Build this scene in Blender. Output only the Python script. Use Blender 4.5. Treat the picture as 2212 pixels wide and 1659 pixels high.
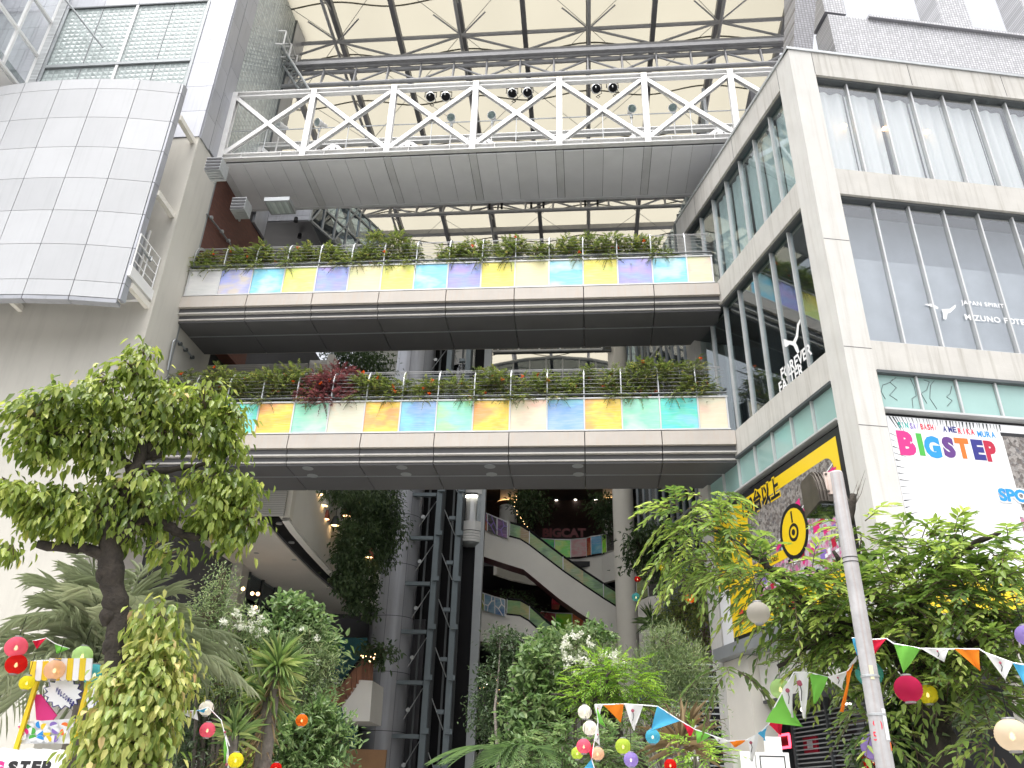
import bpy, math, random
import numpy as np
from mathutils import Vector as V, Matrix
for o in list(bpy.data.objects): bpy.data.objects.remove(o)
S = bpy.context.scene; COL = S.collection
R = math.radians
random.seed(7); RNG = np.random.default_rng(11)
# ---------------------------------------------------------------- camera
FPX, PITCH, ROLL, EYE = 820.0, R(27.65), R(1.67), V((0, 0, 1.6))
fw = V((0, math.cos(PITCH), math.sin(PITCH))); r0 = V((1, 0, 0)); u0 = V((0, -math.sin(PITCH), math.cos(PITCH)))
cr = r0*math.cos(ROLL) + u0*math.sin(ROLL); cu = u0*math.cos(ROLL) - r0*math.sin(ROLL)
cam = bpy.data.cameras.new('camera'); cam.sensor_width = 36; cam.lens = FPX/1024*36; cam.clip_end = 2000; cam.clip_start = .05
co = bpy.data.objects.new('camera', cam); COL.objects.link(co); S.camera = co
co.matrix_world = Matrix(((cr.x, cu.x, -fw.x, EYE.x), (cr.y, cu.y, -fw.y, EYE.y), (cr.z, cu.z, -fw.z, EYE.z), (0, 0, 0, 1)))
# ---------------------------------------------------------------- sky, sun, exposure
SUN_EL, SUN_AZ = R(74), R(200)          # azimuth clockwise from +Y: behind the camera, a little to its left
W = bpy.data.worlds.new('World'); S.world = W; W.use_nodes = True
nt = W.node_tree; bg = nt.nodes['Background']
sky = nt.nodes.new('ShaderNodeTexSky'); sky.sky_type = 'NISHITA'; sky.sun_disc = False
sky.sun_elevation = SUN_EL; sky.sun_rotation = SUN_AZ; sky.air_density = 1.0; sky.dust_density = 8.0; sky.ozone_density = 1.0
hs = nt.nodes.new('ShaderNodeHueSaturation'); hs.inputs['Saturation'].default_value = .22
nt.links.new(sky.outputs[0], hs.inputs['Color']); nt.links.new(hs.outputs[0], bg.inputs['Color']); bg.inputs['Strength'].default_value = .15
sl = bpy.data.lights.new('sun', 'SUN'); sl.energy = .55; sl.angle = R(60); sl.color = (1, .975, .94)
so = bpy.data.objects.new('sun', sl); COL.objects.link(so)
sd = V((math.sin(SUN_AZ)*math.cos(SUN_EL), math.cos(SUN_AZ)*math.cos(SUN_EL), math.sin(SUN_EL)))
so.rotation_euler = sd.to_track_quat('Z', 'Y').to_euler()
S.view_settings.view_transform = 'Standard'; S.view_settings.look = 'None'; S.view_settings.gamma = 1
S.view_settings.exposure = 1.27
S.render.engine = 'CYCLES'; S.cycles.max_bounces = 6; S.cycles.diffuse_bounces = 3; S.cycles.glossy_bounces = 3; S.cycles.transparent_max_bounces = 16; S.cycles.caustics_reflective = False; S.cycles.caustics_refractive = False
# ---------------------------------------------------------------- measuring helpers
K = 1024/2212                            # points were read off a 2212 px wide copy of the photograph
def ray(x, y):
    d = fw*FPX + cr*(x*K-512) - cu*(y*K-384); return d/math.hypot(d.x, d.y)
def atd(x, y, dist): return EYE + ray(x, y)*dist        # at a horizontal distance
def atz(x, y, z): d = ray(x, y); return EYE + d*((z-1.6)/d.z)
def mpp(dist, y=1200):                                   # metres per measured pixel
    d = ray(1106, y); return dist*d.length*K/FPX/ max(.2, 1)
class Fr:                                                # an upright local frame: s along, n away, z up
    def __init__(f, x, y, az, naz):
        f.o = V((x, y, 0)); f.s = V((math.sin(R(az)), math.cos(R(az)), 0)); f.n = V((math.sin(R(naz)), math.cos(R(naz)), 0))
    def p(f, s, n, z): return f.o + f.s*s + f.n*n + V((0, 0, z))
    def px(f, x, y, n=0):                                # pixel -> (s, z) on the plane n
        d = ray(x, y); t = (f.n.dot(f.o - EYE) + n)/f.n.dot(d); q = EYE + d*t
        return f.s.dot(q - f.o), q.z
FB = Fr(0, 20, 95.5, 5.5)                # footbridges: s right, n back
FC = Fr(6.88, 14.67, 83.9, -6.1)         # corner building, street face
FS = Fr(6.88, 14.67, -12.2, 77.8)        # corner building, court face: s back, n into the building
FL = Fr(-10.25, 19.75, 7.3, -82.7)       # left building, court face: s back, n into the building
FW = Fr(-10.25, 19.75, -84.5, 5.5)       # left building, street face: s left, n into the building
# ---------------------------------------------------------------- mesh helpers
class MB:
    def __init__(m): m.v = []; m.f = []
    def add(m, vs, fs):
        b = len(m.v); m.v += [V(v) for v in vs]; m.f += [tuple(b+i for i in f) for f in fs]; return m
    def hexa(m, p): return m.add(p, [(3,2,1,0),(4,5,6,7),(0,1,5,4),(1,2,6,5),(2,3,7,6),(3,0,4,7)])
    def fbox(m, f, s0, s1, n0, n1, z0, z1):
        return m.hexa([f.p(s0,n0,z0), f.p(s1,n0,z0), f.p(s1,n1,z0), f.p(s0,n1,z0), f.p(s0,n0,z1), f.p(s1,n0,z1), f.p(s1,n1,z1), f.p(s0,n1,z1)])
    def box(m, c, sx, sy, sz):
        c = V(c); return m.hexa([c+V((a*sx/2, b*sy/2, d*sz/2)) for d in (-1,1) for a,b in ((-1,-1),(1,-1),(1,1),(-1,1))])
    def prism(m, poly, vec):
        n = len(poly); vec = V(vec)
        return m.add([V(p) for p in poly]+[V(p)+vec for p in poly], [tuple(range(n))[::-1], tuple(range(n,2*n))]+[(i,(i+1)%n,n+(i+1)%n,n+i) for i in range(n)])
    def tube(m, pts, r, n=8, cap=True):
        pts = [V(p) for p in pts]; k = len(pts); rs = r if isinstance(r,(list,tuple)) else [r]*k
        t0 = (pts[1]-pts[0]).normalized(); a = t0.orthogonal().normalized(); b0 = len(m.v); prev = None
        for i,p in enumerate(pts):
            t = (pts[min(i+1,k-1)]-pts[max(i-1,0)]).normalized(); a = (a - t*a.dot(t)).normalized(); b = t.cross(a)
            m.v += [p + (a*math.cos(j*2*math.pi/n)+b*math.sin(j*2*math.pi/n))*rs[i] for j in range(n)]
        for i in range(k-1):
            for j in range(n):
                q = b0+i*n; m.f.append((q+j, q+(j+1)%n, q+n+(j+1)%n, q+n+j))
        if cap: m.f.append(tuple(b0+j for j in range(n))[::-1]); m.f.append(tuple(b0+(k-1)*n+j for j in range(n)))
        return m
    def bar(m, p0, p1, w, h, up=(0,0,1)):                # rectangular bar: w sideways, h along up
        p0, p1 = V(p0), V(p1); t = (p1-p0).normalized(); a = t.cross(V(up)).normalized(); b = a.cross(t)
        c = [(-w/2,-h/2),(w/2,-h/2),(w/2,h/2),(-w/2,h/2)]
        return m.hexa([p0+a*x+b*y for x,y in c]+[p1+a*x+b*y for x,y in c])
    def hbeam(m, p0, p1, w, h, up, t=.025):              # H section, flanges of width w at +-h/2 along up
        p0, p1 = V(p0), V(p1); d = (p1-p0).normalized(); a = d.cross(V(up)).normalized(); b = a.cross(d)
        for s in (-1,1): m.bar(p0+b*s*(h/2-t/2), p1+b*s*(h/2-t/2), w, t, up)
        return m.bar(p0, p1, t*.8, h-2*t-.002, up)
    def lathe(m, c, prof, n=16, axis=(0,0,1)):           # prof: (radius, height)
        c = V(c); ax = V(axis).normalized(); a = ax.orthogonal().normalized(); b = ax.cross(a); b0 = len(m.v)
        for r,z in prof: m.v += [c+ax*z+(a*math.cos(j*2*math.pi/n)+b*math.sin(j*2*math.pi/n))*r for j in range(n)]
        for i in range(len(prof)-1):
            for j in range(n): q=b0+i*n; m.f.append((q+j,q+(j+1)%n,q+n+(j+1)%n,q+n+j))
        return m
    def build(m, name, mt, parent=None, smooth=False, org=None):
        og = org if org is not None else (ORG[parent.name] if parent else V((0,0,0)))
        me = bpy.data.meshes.new(name); me.from_pydata([tuple(v-og) for v in m.v], [], m.f)
        me.materials.append(mt); 
        if smooth: me.polygons.foreach_set('use_smooth', [True]*len(me.polygons))
        return link(name, me, parent, og)
ORG = {}
def link(name, me, parent, og):
    o = bpy.data.objects.new(name, me); COL.objects.link(o); ORG[o.name] = V(og)
    if parent: o.parent = parent
    else: o.location = og
    return o
def tag(o, label, cat, group=None):
    o['label'] = label; o['category'] = cat
    if group: o['group'] = group
    return o
def thing(name, label, cat, loc, group=None):
    o = bpy.data.objects.new(name, None); COL.objects.link(o); o.location = loc; o.empty_display_size = .2; ORG[o.name] = V(loc)
    return tag(o, label, cat, group)
def struct(o): o['kind'] = 'structure'; return o
# ---------------------------------------------------------------- materials
def newmat(name):
    m = bpy.data.materials.new(name); m.use_nodes = True; n = m.node_tree; n.nodes.clear()
    out = n.nodes.new('ShaderNodeOutputMaterial'); return m, n, out
def nd(n, t, **kw):
    x = n.nodes.new('ShaderNode'+t)
    for k,v in kw.items():
        if k in x.inputs: x.inputs[k].default_value = v
        else: setattr(x, k, v)
    return x
def coords(n, scale=(1,1,1), src='Position'):
    g = nd(n, 'NewGeometry') if src == 'Position' else nd(n, 'TexCoord')
    mp = nd(n, 'Mapping'); mp.inputs['Scale'].default_value = scale
    n.links.new(g.outputs[src], mp.inputs['Vector']); return mp.outputs[0]
def mixc(n, a, b, fac, mode='MIX'):
    x = nd(n, 'Mix', data_type='RGBA', blend_type=mode)
    for i, val in ((0, fac), (6, a), (7, b)):
        if hasattr(val, 'links') or hasattr(val, 'is_output'): n.links.new(val, x.inputs[i])
        else: x.inputs[i].default_value = val if i == 0 else (*val[:3], 1)
    return x.outputs[2]
def ramp(n, fac, stops):
    x = nd(n, 'ValToRGB'); e = x.color_ramp.elements
    while len(e) < len(stops): e.new(.5)
    for i,(p,c) in enumerate(stops): e[i].position = p; e[i].color = (*c[:3], 1) if hasattr(c,'__len__') else (c,c,c,1)
    n.links.new(fac, x.inputs[0]); return x.outputs[0]
def mat(name, col, rough=.6, metal=0, var=.12, scale=1.5, bump=0, bscale=30, streak=0, srough=9, rand=0, coat=0, streakcol=None, spec=.5, emit=None):
    m, n, out = newmat(name); b = nd(n, 'BsdfPrincipled', Roughness=rough, Metallic=metal); b.inputs['Specular IOR Level'].default_value = spec
    c = col
    no = nd(n, 'TexNoise', Scale=scale, Detail=6, Roughness=.6); n.links.new(coords(n), no.inputs['Vector'])
    f = ramp(n, no.outputs[0], [(.3, 0), (.72, 1)])
    c = mixc(n, tuple(x*(1-var) for x in col), tuple(min(1, x*(1+var*.6)) for x in col), f)
    if streak:
        st = nd(n, 'TexNoise', Scale=1, Detail=5, Roughness=.65); n.links.new(coords(n, (srough, srough, .35)), st.inputs['Vector'])
        f2 = ramp(n, st.outputs[0], [(.5, 0), (.75, streak)])
        c = mixc(n, c, streakcol or tuple(x*.45 for x in col), f2)
    if rand:
        oi = nd(n, 'ObjectInfo'); mr = nd(n, 'MapRange'); mr.inputs[3].default_value = 1-rand; mr.inputs[4].default_value = 1+rand*.5
        n.links.new(oi.outputs['Random'], mr.inputs[0]); hv = nd(n, 'HueSaturation'); n.links.new(c, hv.inputs['Color']); n.links.new(mr.outputs[0], hv.inputs['Value']); c = hv.outputs[0]
    n.links.new(c, b.inputs['Base Color'])
    rr = nd(n, 'MapRange'); rr.inputs[3].default_value = max(0, rough-.08); rr.inputs[4].default_value = min(1, rough+.1); n.links.new(no.outputs[0], rr.inputs[0]); n.links.new(rr.outputs[0], b.inputs['Roughness'])
    if bump:
        bn = nd(n, 'TexNoise', Scale=bscale, Detail=4); n.links.new(coords(n), bn.inputs['Vector'])
        bp = nd(n, 'Bump', Strength=bump, Distance=.02); n.links.new(bn.outputs[0], bp.inputs['Height']); n.links.new(bp.outputs[0], b.inputs['Normal'])
    if coat: b.inputs['Coat Weight'].default_value = coat; b.inputs['Coat Roughness'].default_value = .1
    if emit: b.inputs['Emission Color'].default_value = (*emit[:3], 1); b.inputs['Emission Strength'].default_value = emit[3]
    n.links.new(b.outputs[0], out.inputs[0]); return m
def glassmat(name, tint, refl=1.5, rough=.015, base=.03, wav=0.0):
    m, n, out = newmat(name)
    t = nd(n, 'BsdfTransparent', Color=(*tint, 1)); g = nd(n, 'BsdfGlossy', Roughness=rough, Color=(.95, .97, 1, 1)); fr = nd(n, 'Fresnel', IOR=refl); ge = nd(n, 'NewGeometry'); io = nd(n, 'MapRange'); io.inputs[3].default_value = refl; io.inputs[4].default_value = 1/refl; n.links.new(ge.outputs['Backfacing'], io.inputs[0]); n.links.new(io.outputs[0], fr.inputs['IOR'])
    ad = nd(n, 'Math', operation='ADD'); ad.inputs[1].default_value = base; n.links.new(fr.outputs[0], ad.inputs[0])
    if wav:
        bn = nd(n, 'TexNoise', Scale=.8, Detail=2); n.links.new(coords(n), bn.inputs['Vector']); bp = nd(n, 'Bump', Strength=wav, Distance=.05); n.links.new(bn.outputs[0], bp.inputs['Height']); n.links.new(bp.outputs[0], g.inputs['Normal'])
    mx = nd(n, 'MixShader'); n.links.new(ad.outputs[0], mx.inputs[0]); n.links.new(t.outputs[0], mx.inputs[1]); n.links.new(g.outputs[0], mx.inputs[2]); n.links.new(mx.outputs[0], out.inputs[0]); return m
def emis(name, col, st):
    m, n, out = newmat(name); m.cycles.emission_sampling = 'NONE'; e = nd(n, 'Emission', Color=(*col, 1), Strength=st); n.links.new(e.outputs[0], out.inputs[0]); return m
def cloth(name, col, trans=.4, var=.1, scale=6, emit=0):
    m, n, out = newmat(name); d = nd(n, 'BsdfDiffuse'); t = nd(n, 'BsdfTranslucent')
    no = nd(n, 'TexNoise', Scale=scale, Detail=5); n.links.new(coords(n), no.inputs['Vector'])
    c = mixc(n, tuple(x*(1-var) for x in col), col, no.outputs[0])
    n.links.new(c, d.inputs[0]); n.links.new(c, t.inputs[0]); mx = nd(n, 'MixShader', Fac=trans); mx.inputs[0].default_value = trans
    n.links.new(d.outputs[0], mx.inputs[1]); n.links.new(t.outputs[0], mx.inputs[2]); sh = mx.outputs[0]
    n.links.new(sh, out.inputs[0]); return m
def leafmat(name, stops, trans=.35, rough=.4):
    m, n, out = newmat(name); at = nd(n, 'Attribute', attribute_name='rnd'); c = ramp(n, at.outputs['Fac'], stops)
    b = nd(n, 'BsdfPrincipled', Roughness=rough); b.inputs['Specular IOR Level'].default_value = .35; n.links.new(c, b.inputs['Base Color'])
    hv = nd(n, 'HueSaturation', Value=1.5, Saturation=1.1); n.links.new(c, hv.inputs['Color']); t = nd(n, 'BsdfTranslucent'); n.links.new(hv.outputs[0], t.inputs[0])
    mx = nd(n, 'MixShader'); mx.inputs[0].default_value = trans; n.links.new(b.outputs[0], mx.inputs[1]); n.links.new(t.outputs[0], mx.inputs[2]); n.links.new(mx.outputs[0], out.inputs[0]); return m
def dichroic(c1, c2, c3, i, gain=1.0):
    m, n, out = newmat('dichroic_film'); cc = coords(n, (.6, .6, 1.0)); off = nd(n, 'VectorMath', operation='ADD'); n.links.new(cc, off.inputs[0]); off.inputs[1].default_value = (i*3.7, i*1.9, i*2.3)
    no = nd(n, 'TexNoise', Scale=1.6, Detail=3, Roughness=.55); n.links.new(off.outputs[0], no.inputs['Vector'])
    c = ramp(n, no.outputs[0], [(.36, c1), (.5, c2), (.64, c3)])
    s2 = nd(n, 'TexNoise', Scale=1, Detail=6); n.links.new(coords(n, (3, 3, 45)), s2.inputs['Vector']); f = ramp(n, s2.outputs[0], [(.45, 0), (.75, .18)])
    c = mixc(n, c, (.92, .93, .9), f)
    hv = nd(n, 'HueSaturation', Value=gain, Saturation=1.05); n.links.new(c, hv.inputs['Color']); c = hv.outputs[0]
    b = nd(n, 'BsdfPrincipled', Roughness=.28, Metallic=0.0); b.inputs['Specular IOR Level'].default_value = .6; n.links.new(c, b.inputs['Base Color']); b.inputs['Coat Weight'].default_value = .5; b.inputs['Coat Roughness'].default_value = .12
    t = nd(n, 'BsdfTranslucent'); n.links.new(c, t.inputs[0]); mx = nd(n, 'MixShader'); mx.inputs[0].default_value = .12
    n.links.new(b.outputs[0], mx.inputs[1]); n.links.new(t.outputs[0], mx.inputs[2]); n.links.new(mx.outputs[0], out.inputs[0]); return m
def gridmat(name, col, line, nrm_s, size, zsize, lw=.1, rough=.3, bump=.6, metal=0, var=.15, pyr=False):
    # small square tiles or glass blocks on upright walls: u = along nrm_s (a horizontal direction), v = z
    m, n, out = newmat(name); g = nd(n, 'NewGeometry'); dt = nd(n, 'VectorMath', operation='DOT_PRODUCT'); dt.inputs[1].default_value = tuple(nrm_s); n.links.new(g.outputs['Position'], dt.inputs[0])
    sx = nd(n, 'SeparateXYZ'); n.links.new(g.outputs['Position'], sx.inputs[0])
    def tri(sock, size):
        a = nd(n, 'Math', operation='DIVIDE'); a.inputs[1].default_value = size; n.links.new(sock, a.inputs[0])
        b = nd(n, 'Math', operation='FRACT'); n.links.new(a.outputs[0], b.inputs[0]); c = nd(n, 'Math', operation='SUBTRACT'); c.inputs[1].default_value = .5; n.links.new(b.outputs[0], c.inputs[0])
        d = nd(n, 'Math', operation='ABSOLUTE'); n.links.new(c.outputs[0], d.inputs[0]); return d.outputs[0], a.outputs[0]
    u, ua = tri(dt.outputs['Value'], size); v, va = tri(sx.outputs[2], zsize)
    mxm = nd(n, 'Math', operation='MAXIMUM'); n.links.new(u, mxm.inputs[0]); n.links.new(v, mxm.inputs[1])
    f = ramp(n, mxm.outputs[0], [(.5-lw, 0), (.5-lw*.55, 1)])
    fl = nd(n, 'Math', operation='FLOOR'); n.links.new(ua, fl.inputs[0]); fv = nd(n, 'Math', operation='FLOOR'); n.links.new(va, fv.inputs[0])
    cb = nd(n, 'CombineXYZ'); n.links.new(fl.outputs[0], cb.inputs[0]); n.links.new(fv.outputs[0], cb.inputs[1]); wn = nd(n, 'TexWhiteNoise', noise_dimensions='2D'); n.links.new(cb.outputs[0], wn.inputs['Vector'])
    c0 = mixc(n, tuple(x*(1-var) for x in col), tuple(min(1, x*(1+var)) for x in col), wn.outputs['Value'])
    c = mixc(n, c0, line, f); b = nd(n, 'BsdfPrincipled', Roughness=rough, Metallic=metal); n.links.new(c, b.inputs['Base Color'])
    h = nd(n, 'Math', operation='MULTIPLY'); h.inputs[1].default_value = -1; n.links.new(mxm.outputs[0] if pyr else f, h.inputs[0])
    bp = nd(n, 'Bump', Strength=bump, Distance=size*.4 if pyr else .012); n.links.new(h.outputs[0], bp.inputs['Height']); n.links.new(bp.outputs[0], b.inputs['Normal']); n.links.new(b.outputs[0], out.inputs[0]); return m
def ribmat(name, col, axis, size, rough=.5, bump=.5, metal=0.2, dark=.6):
    m, n, out = newmat(name); g = nd(n, 'NewGeometry'); dt = nd(n, 'VectorMath', operation='DOT_PRODUCT'); dt.inputs[1].default_value = tuple(axis); n.links.new(g.outputs['Position'], dt.inputs[0])
    a = nd(n, 'Math', operation='DIVIDE'); a.inputs[1].default_value = size; n.links.new(dt.outputs['Value'], a.inputs[0]); fr = nd(n, 'Math', operation='PINGPONG'); fr.inputs[1].default_value = .5; n.links.new(a.outputs[0], fr.inputs[0])
    c = ramp(n, fr.outputs[0], [(.05, tuple(x*dark for x in col)), (.2, col)])
    b = nd(n, 'BsdfPrincipled', Roughness=rough, Metallic=metal); n.links.new(c, b.inputs['Base Color']); bp = nd(n, 'Bump', Strength=bump, Distance=size*.4); n.links.new(fr.outputs[0], bp.inputs['Height']); n.links.new(bp.outputs[0], b.inputs['Normal']); n.links.new(b.outputs[0], out.inputs[0]); return m
def brickmat(name, c1, c2, mortar, sdir):
    m, n, out = newmat(name); g = nd(n, 'NewGeometry'); dt = nd(n, 'VectorMath', operation='DOT_PRODUCT'); dt.inputs[1].default_value = tuple(sdir); n.links.new(g.outputs['Position'], dt.inputs[0]); sx = nd(n, 'SeparateXYZ'); n.links.new(g.outputs['Position'], sx.inputs[0])
    cb = nd(n, 'CombineXYZ'); n.links.new(dt.outputs['Value'], cb.inputs[0]); n.links.new(sx.outputs[2], cb.inputs[1])
    t = nd(n, 'TexBrick', Color1=(*c1, 1), Color2=(*c2, 1), Mortar=(*mortar, 1), Scale=1); t.inputs['Brick Width'].default_value = .22; t.inputs['Row Height'].default_value = .07; t.inputs['Mortar Size'].default_value = .008
    n.links.new(cb.outputs[0], t.inputs['Vector']); b = nd(n, 'BsdfPrincipled', Roughness=.75); n.links.new(t.outputs[0], b.inputs['Base Color']); n.links.new(b.outputs[0], out.inputs[0]); return m
def printmat(name, cols, scale=3, pix=False, emit=0):
    m, n, out = newmat(name); vo = nd(n, 'TexVoronoi', Scale=scale); n.links.new(coords(n), vo.inputs['Vector']); no = nd(n, 'TexNoise', Scale=scale*1.4, Detail=8, Roughness=.7); n.links.new(coords(n), no.inputs['Vector'])
    sp = nd(n, 'SeparateColor'); n.links.new(vo.outputs['Color'], sp.inputs[0]); av = nd(n, 'Math', operation='ADD'); n.links.new(sp.outputs[0], av.inputs[0]); n.links.new(no.outputs[0], av.inputs[1]); hf = nd(n, 'Math', operation='MULTIPLY'); hf.inputs[1].default_value = .55; n.links.new(av.outputs[0], hf.inputs[0])
    k = len(cols); c = ramp(n, hf.outputs[0], [(.12+.76*i/(k-1), cc) for i, cc in enumerate(cols)])
    b = nd(n, 'BsdfPrincipled', Roughness=.45); n.links.new(c, b.inputs['Base Color']); n.links.new(b.outputs[0], out.inputs[0]); return m
MT = {}
MT['conc'] = mat('painted_concrete', (.60, .59, .56), .75, var=.07, streak=.55, srough=7, bump=.12, streakcol=(.42, .39, .34))
MT['conc_band'] = mat('weathered_concrete', (.54, .525, .49), .8, var=.1, streak=.85, srough=9, bump=.15, streakcol=(.34, .32, .28))
MT['wall'] = mat('beige_wall_paint', (.56, .54, .485), .8, var=.05, scale=.6, streak=.2, srough=3, bump=.08)
MT['alu'] = mat('aluminium_panel', (.47, .48, .495), .5, .05, var=.05, scale=.8, rand=.09, streak=.12, srough=10)
MT['alu2'] = mat('silver_cladding_panel', (.41, .42, .455), .36, .35, var=.08, scale=.7, rand=.1, streak=.35, srough=8)
MT['joint'] = mat('dark_joint', (.06, .06, .065), .7)
MT['frame'] = mat('pale_window_frame', (.62, .63, .63), .4, .3)
MT['dframe'] = mat('dark_window_frame', (.10, .11, .115), .45, .3)
MT['gframe'] = mat('grey_window_frame', (.33, .35, .36), .4, .4)
MT['glass'] = glassmat('window_glass', (.985, .995, .995), 1.5, base=.05, wav=.02)
MT['glassd'] = glassmat('court_window_glass', (.86, .93, .93), 1.55, base=.05, wav=.02)
MT['glassg'] = glassmat('greyed_glass', (.55, .62, .66), 1.5, base=.04)
MT['teal'] = mat('teal_spandrel_glass', (.34, .52, .49), .12, var=.06, scale=1, rand=.06, coat=.4)
MT['curtain'] = cloth('white_curtain', (.92, .94, .94), .25, .04)
MT['inside'] = mat('dim_interior', (.10, .10, .11), .9)  # dimness of the rooms is put into this dark base colour
MT['insidew'] = mat('pale_interior_and_sky_reflection', (.40, .43, .48), .8)
MT['steelw'] = mat('white_steel_paint', (.74, .74, .73), .4, .1, var=.08, scale=4, streak=.25, srough=14, streakcol=(.45, .38, .32))
MT['ribd'] = mat('dark_steel_rib', (.17, .17, .18), .5, .3, var=.12, scale=5)
MT['steelg'] = mat('grey_steel_tube', (.36, .36, .37), .5, .3, var=.12, scale=5)
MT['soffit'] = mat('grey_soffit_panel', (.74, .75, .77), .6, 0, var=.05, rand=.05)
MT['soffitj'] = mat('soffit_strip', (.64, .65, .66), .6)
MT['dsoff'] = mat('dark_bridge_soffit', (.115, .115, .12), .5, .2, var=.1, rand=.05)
MT['fascia'] = mat('stained_fascia_panel', (.44, .405, .365), .65, var=.08, streak=.7, srough=16, rand=.03, streakcol=(.44, .36, .29))
MT['ledge'] = mat('pale_ledge', (.56, .54, .51), .6, streak=.3)
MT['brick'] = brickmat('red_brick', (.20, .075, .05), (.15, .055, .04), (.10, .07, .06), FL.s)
MT['black'] = mat('black_paint', (.012, .012, .014), .6, spec=.15)
MT['chrome'] = mat('bright_metal', (.75, .76, .77), .25, .8)
MT['wire'] = mat('steel_wire', (.35, .35, .35), .5, .5)
MT['galv'] = mat('galvanised_steel', (.48, .50, .51), .45, .5, var=.15, scale=8)
MT['blueg'] = mat('blue_grey_steel', (.17, .205, .225), .45, .3, var=.1)
MT['white'] = mat('white_paint', (.80, .80, .79), .5, var=.04)
MT['cream'] = mat('cream_column_paint', (.78, .75, .68), .55, var=.05)
MT['ivory'] = mat('pale_parapet_paint', (.82, .80, .75), .7, var=.06, scale=.7)
MT['dred'] = mat('dark_red_underside', (.12, .03, .04), .5)
MT['red'] = mat('red_paint', (.5, .02, .05), .45)
MT['wood'] = mat('reddish_timber_boards', (.26, .11, .06), .6, var=.3, scale=3, rand=.2, streak=.4, srough=12)
MT['ceil'] = mat('pale_ceiling', (.72, .68, .62), .8, var=.04)
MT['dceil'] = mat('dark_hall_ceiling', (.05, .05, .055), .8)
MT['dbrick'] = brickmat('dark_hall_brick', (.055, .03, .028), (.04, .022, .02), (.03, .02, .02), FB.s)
MT['tealw'] = mat('teal_mural', (.03, .13, .15), .6)
MT['bark'] = mat('dark_bark', (.04, .032, .025), .9, var=.5, scale=9, bump=.9, bscale=25, streak=.6, srough=25)
MT['barkg'] = mat('grey_bark', (.16, .14, .12), .9, var=.4, scale=10, bump=.6)
MT['twig'] = mat('thin_twigs', (.12, .09, .06), .9)
MT['lampg'] = emis('warm_lamp', (1, .62, .28), 3)
MT['lampw'] = emis('white_lamp', (1, .93, .8), 5)
MT['membrane'] = cloth('cream_roof_membrane', (.32, .30, .24), .8, .05, scale=.5)
MT['seam'] = cloth('membrane_seam', (.24, .23, .19), .5)
MT['block_f'] = gridmat('glass_blocks_street', (.40, .46, .45), (.34, .38, .38), FW.s, .2, .2, .12, .15, .5, pyr=True)
MT['block_s'] = gridmat('glass_blocks_court', (.46, .50, .48), (.40, .43, .43), FL.s, .2, .2, .12, .15, .6, pyr=True)
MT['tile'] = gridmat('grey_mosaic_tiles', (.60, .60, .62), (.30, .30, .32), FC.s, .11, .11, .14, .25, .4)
MT['tile_shade'] = gridmat('shaded_side_mosaic_tiles', (.30, .30, .32), (.12, .12, .13), FC.n, .11, .11, .14, .25, .4)  # same grey tiles, with the shade of the side faces put into the colour
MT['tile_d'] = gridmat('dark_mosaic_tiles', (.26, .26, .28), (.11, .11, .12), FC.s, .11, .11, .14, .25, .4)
MT['shutter'] = ribmat('corrugated_shutter', (.52, .51, .49), (0, 0, 1), .07)
MT['mesh'] = gridmat('perforated_mesh', (.55, .57, .58), (.25, .27, .28), FL.s, .07, .07, .2, .4, .3)
# ---------------------------------------------------------------- ground
g = MB().add([(-120,-60,0),(120,-60,0),(120,160,0),(-120,160,0)], [(0,1,2,3)]).build('ground', mat('asphalt_ground', (.28,.28,.28), .9, var=.2, bump=.3)); struct(g)
g = MB().add([(-40,6,.12),(40,6,.12),(40,70,.12),(-40,70,.12),(-40,6,0),(40,6,0)], [(0,1,2,3),(4,5,1,0)]).build('pavement', mat('pale_paving', (.5,.49,.47), .85, var=.15)); struct(g)
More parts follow.
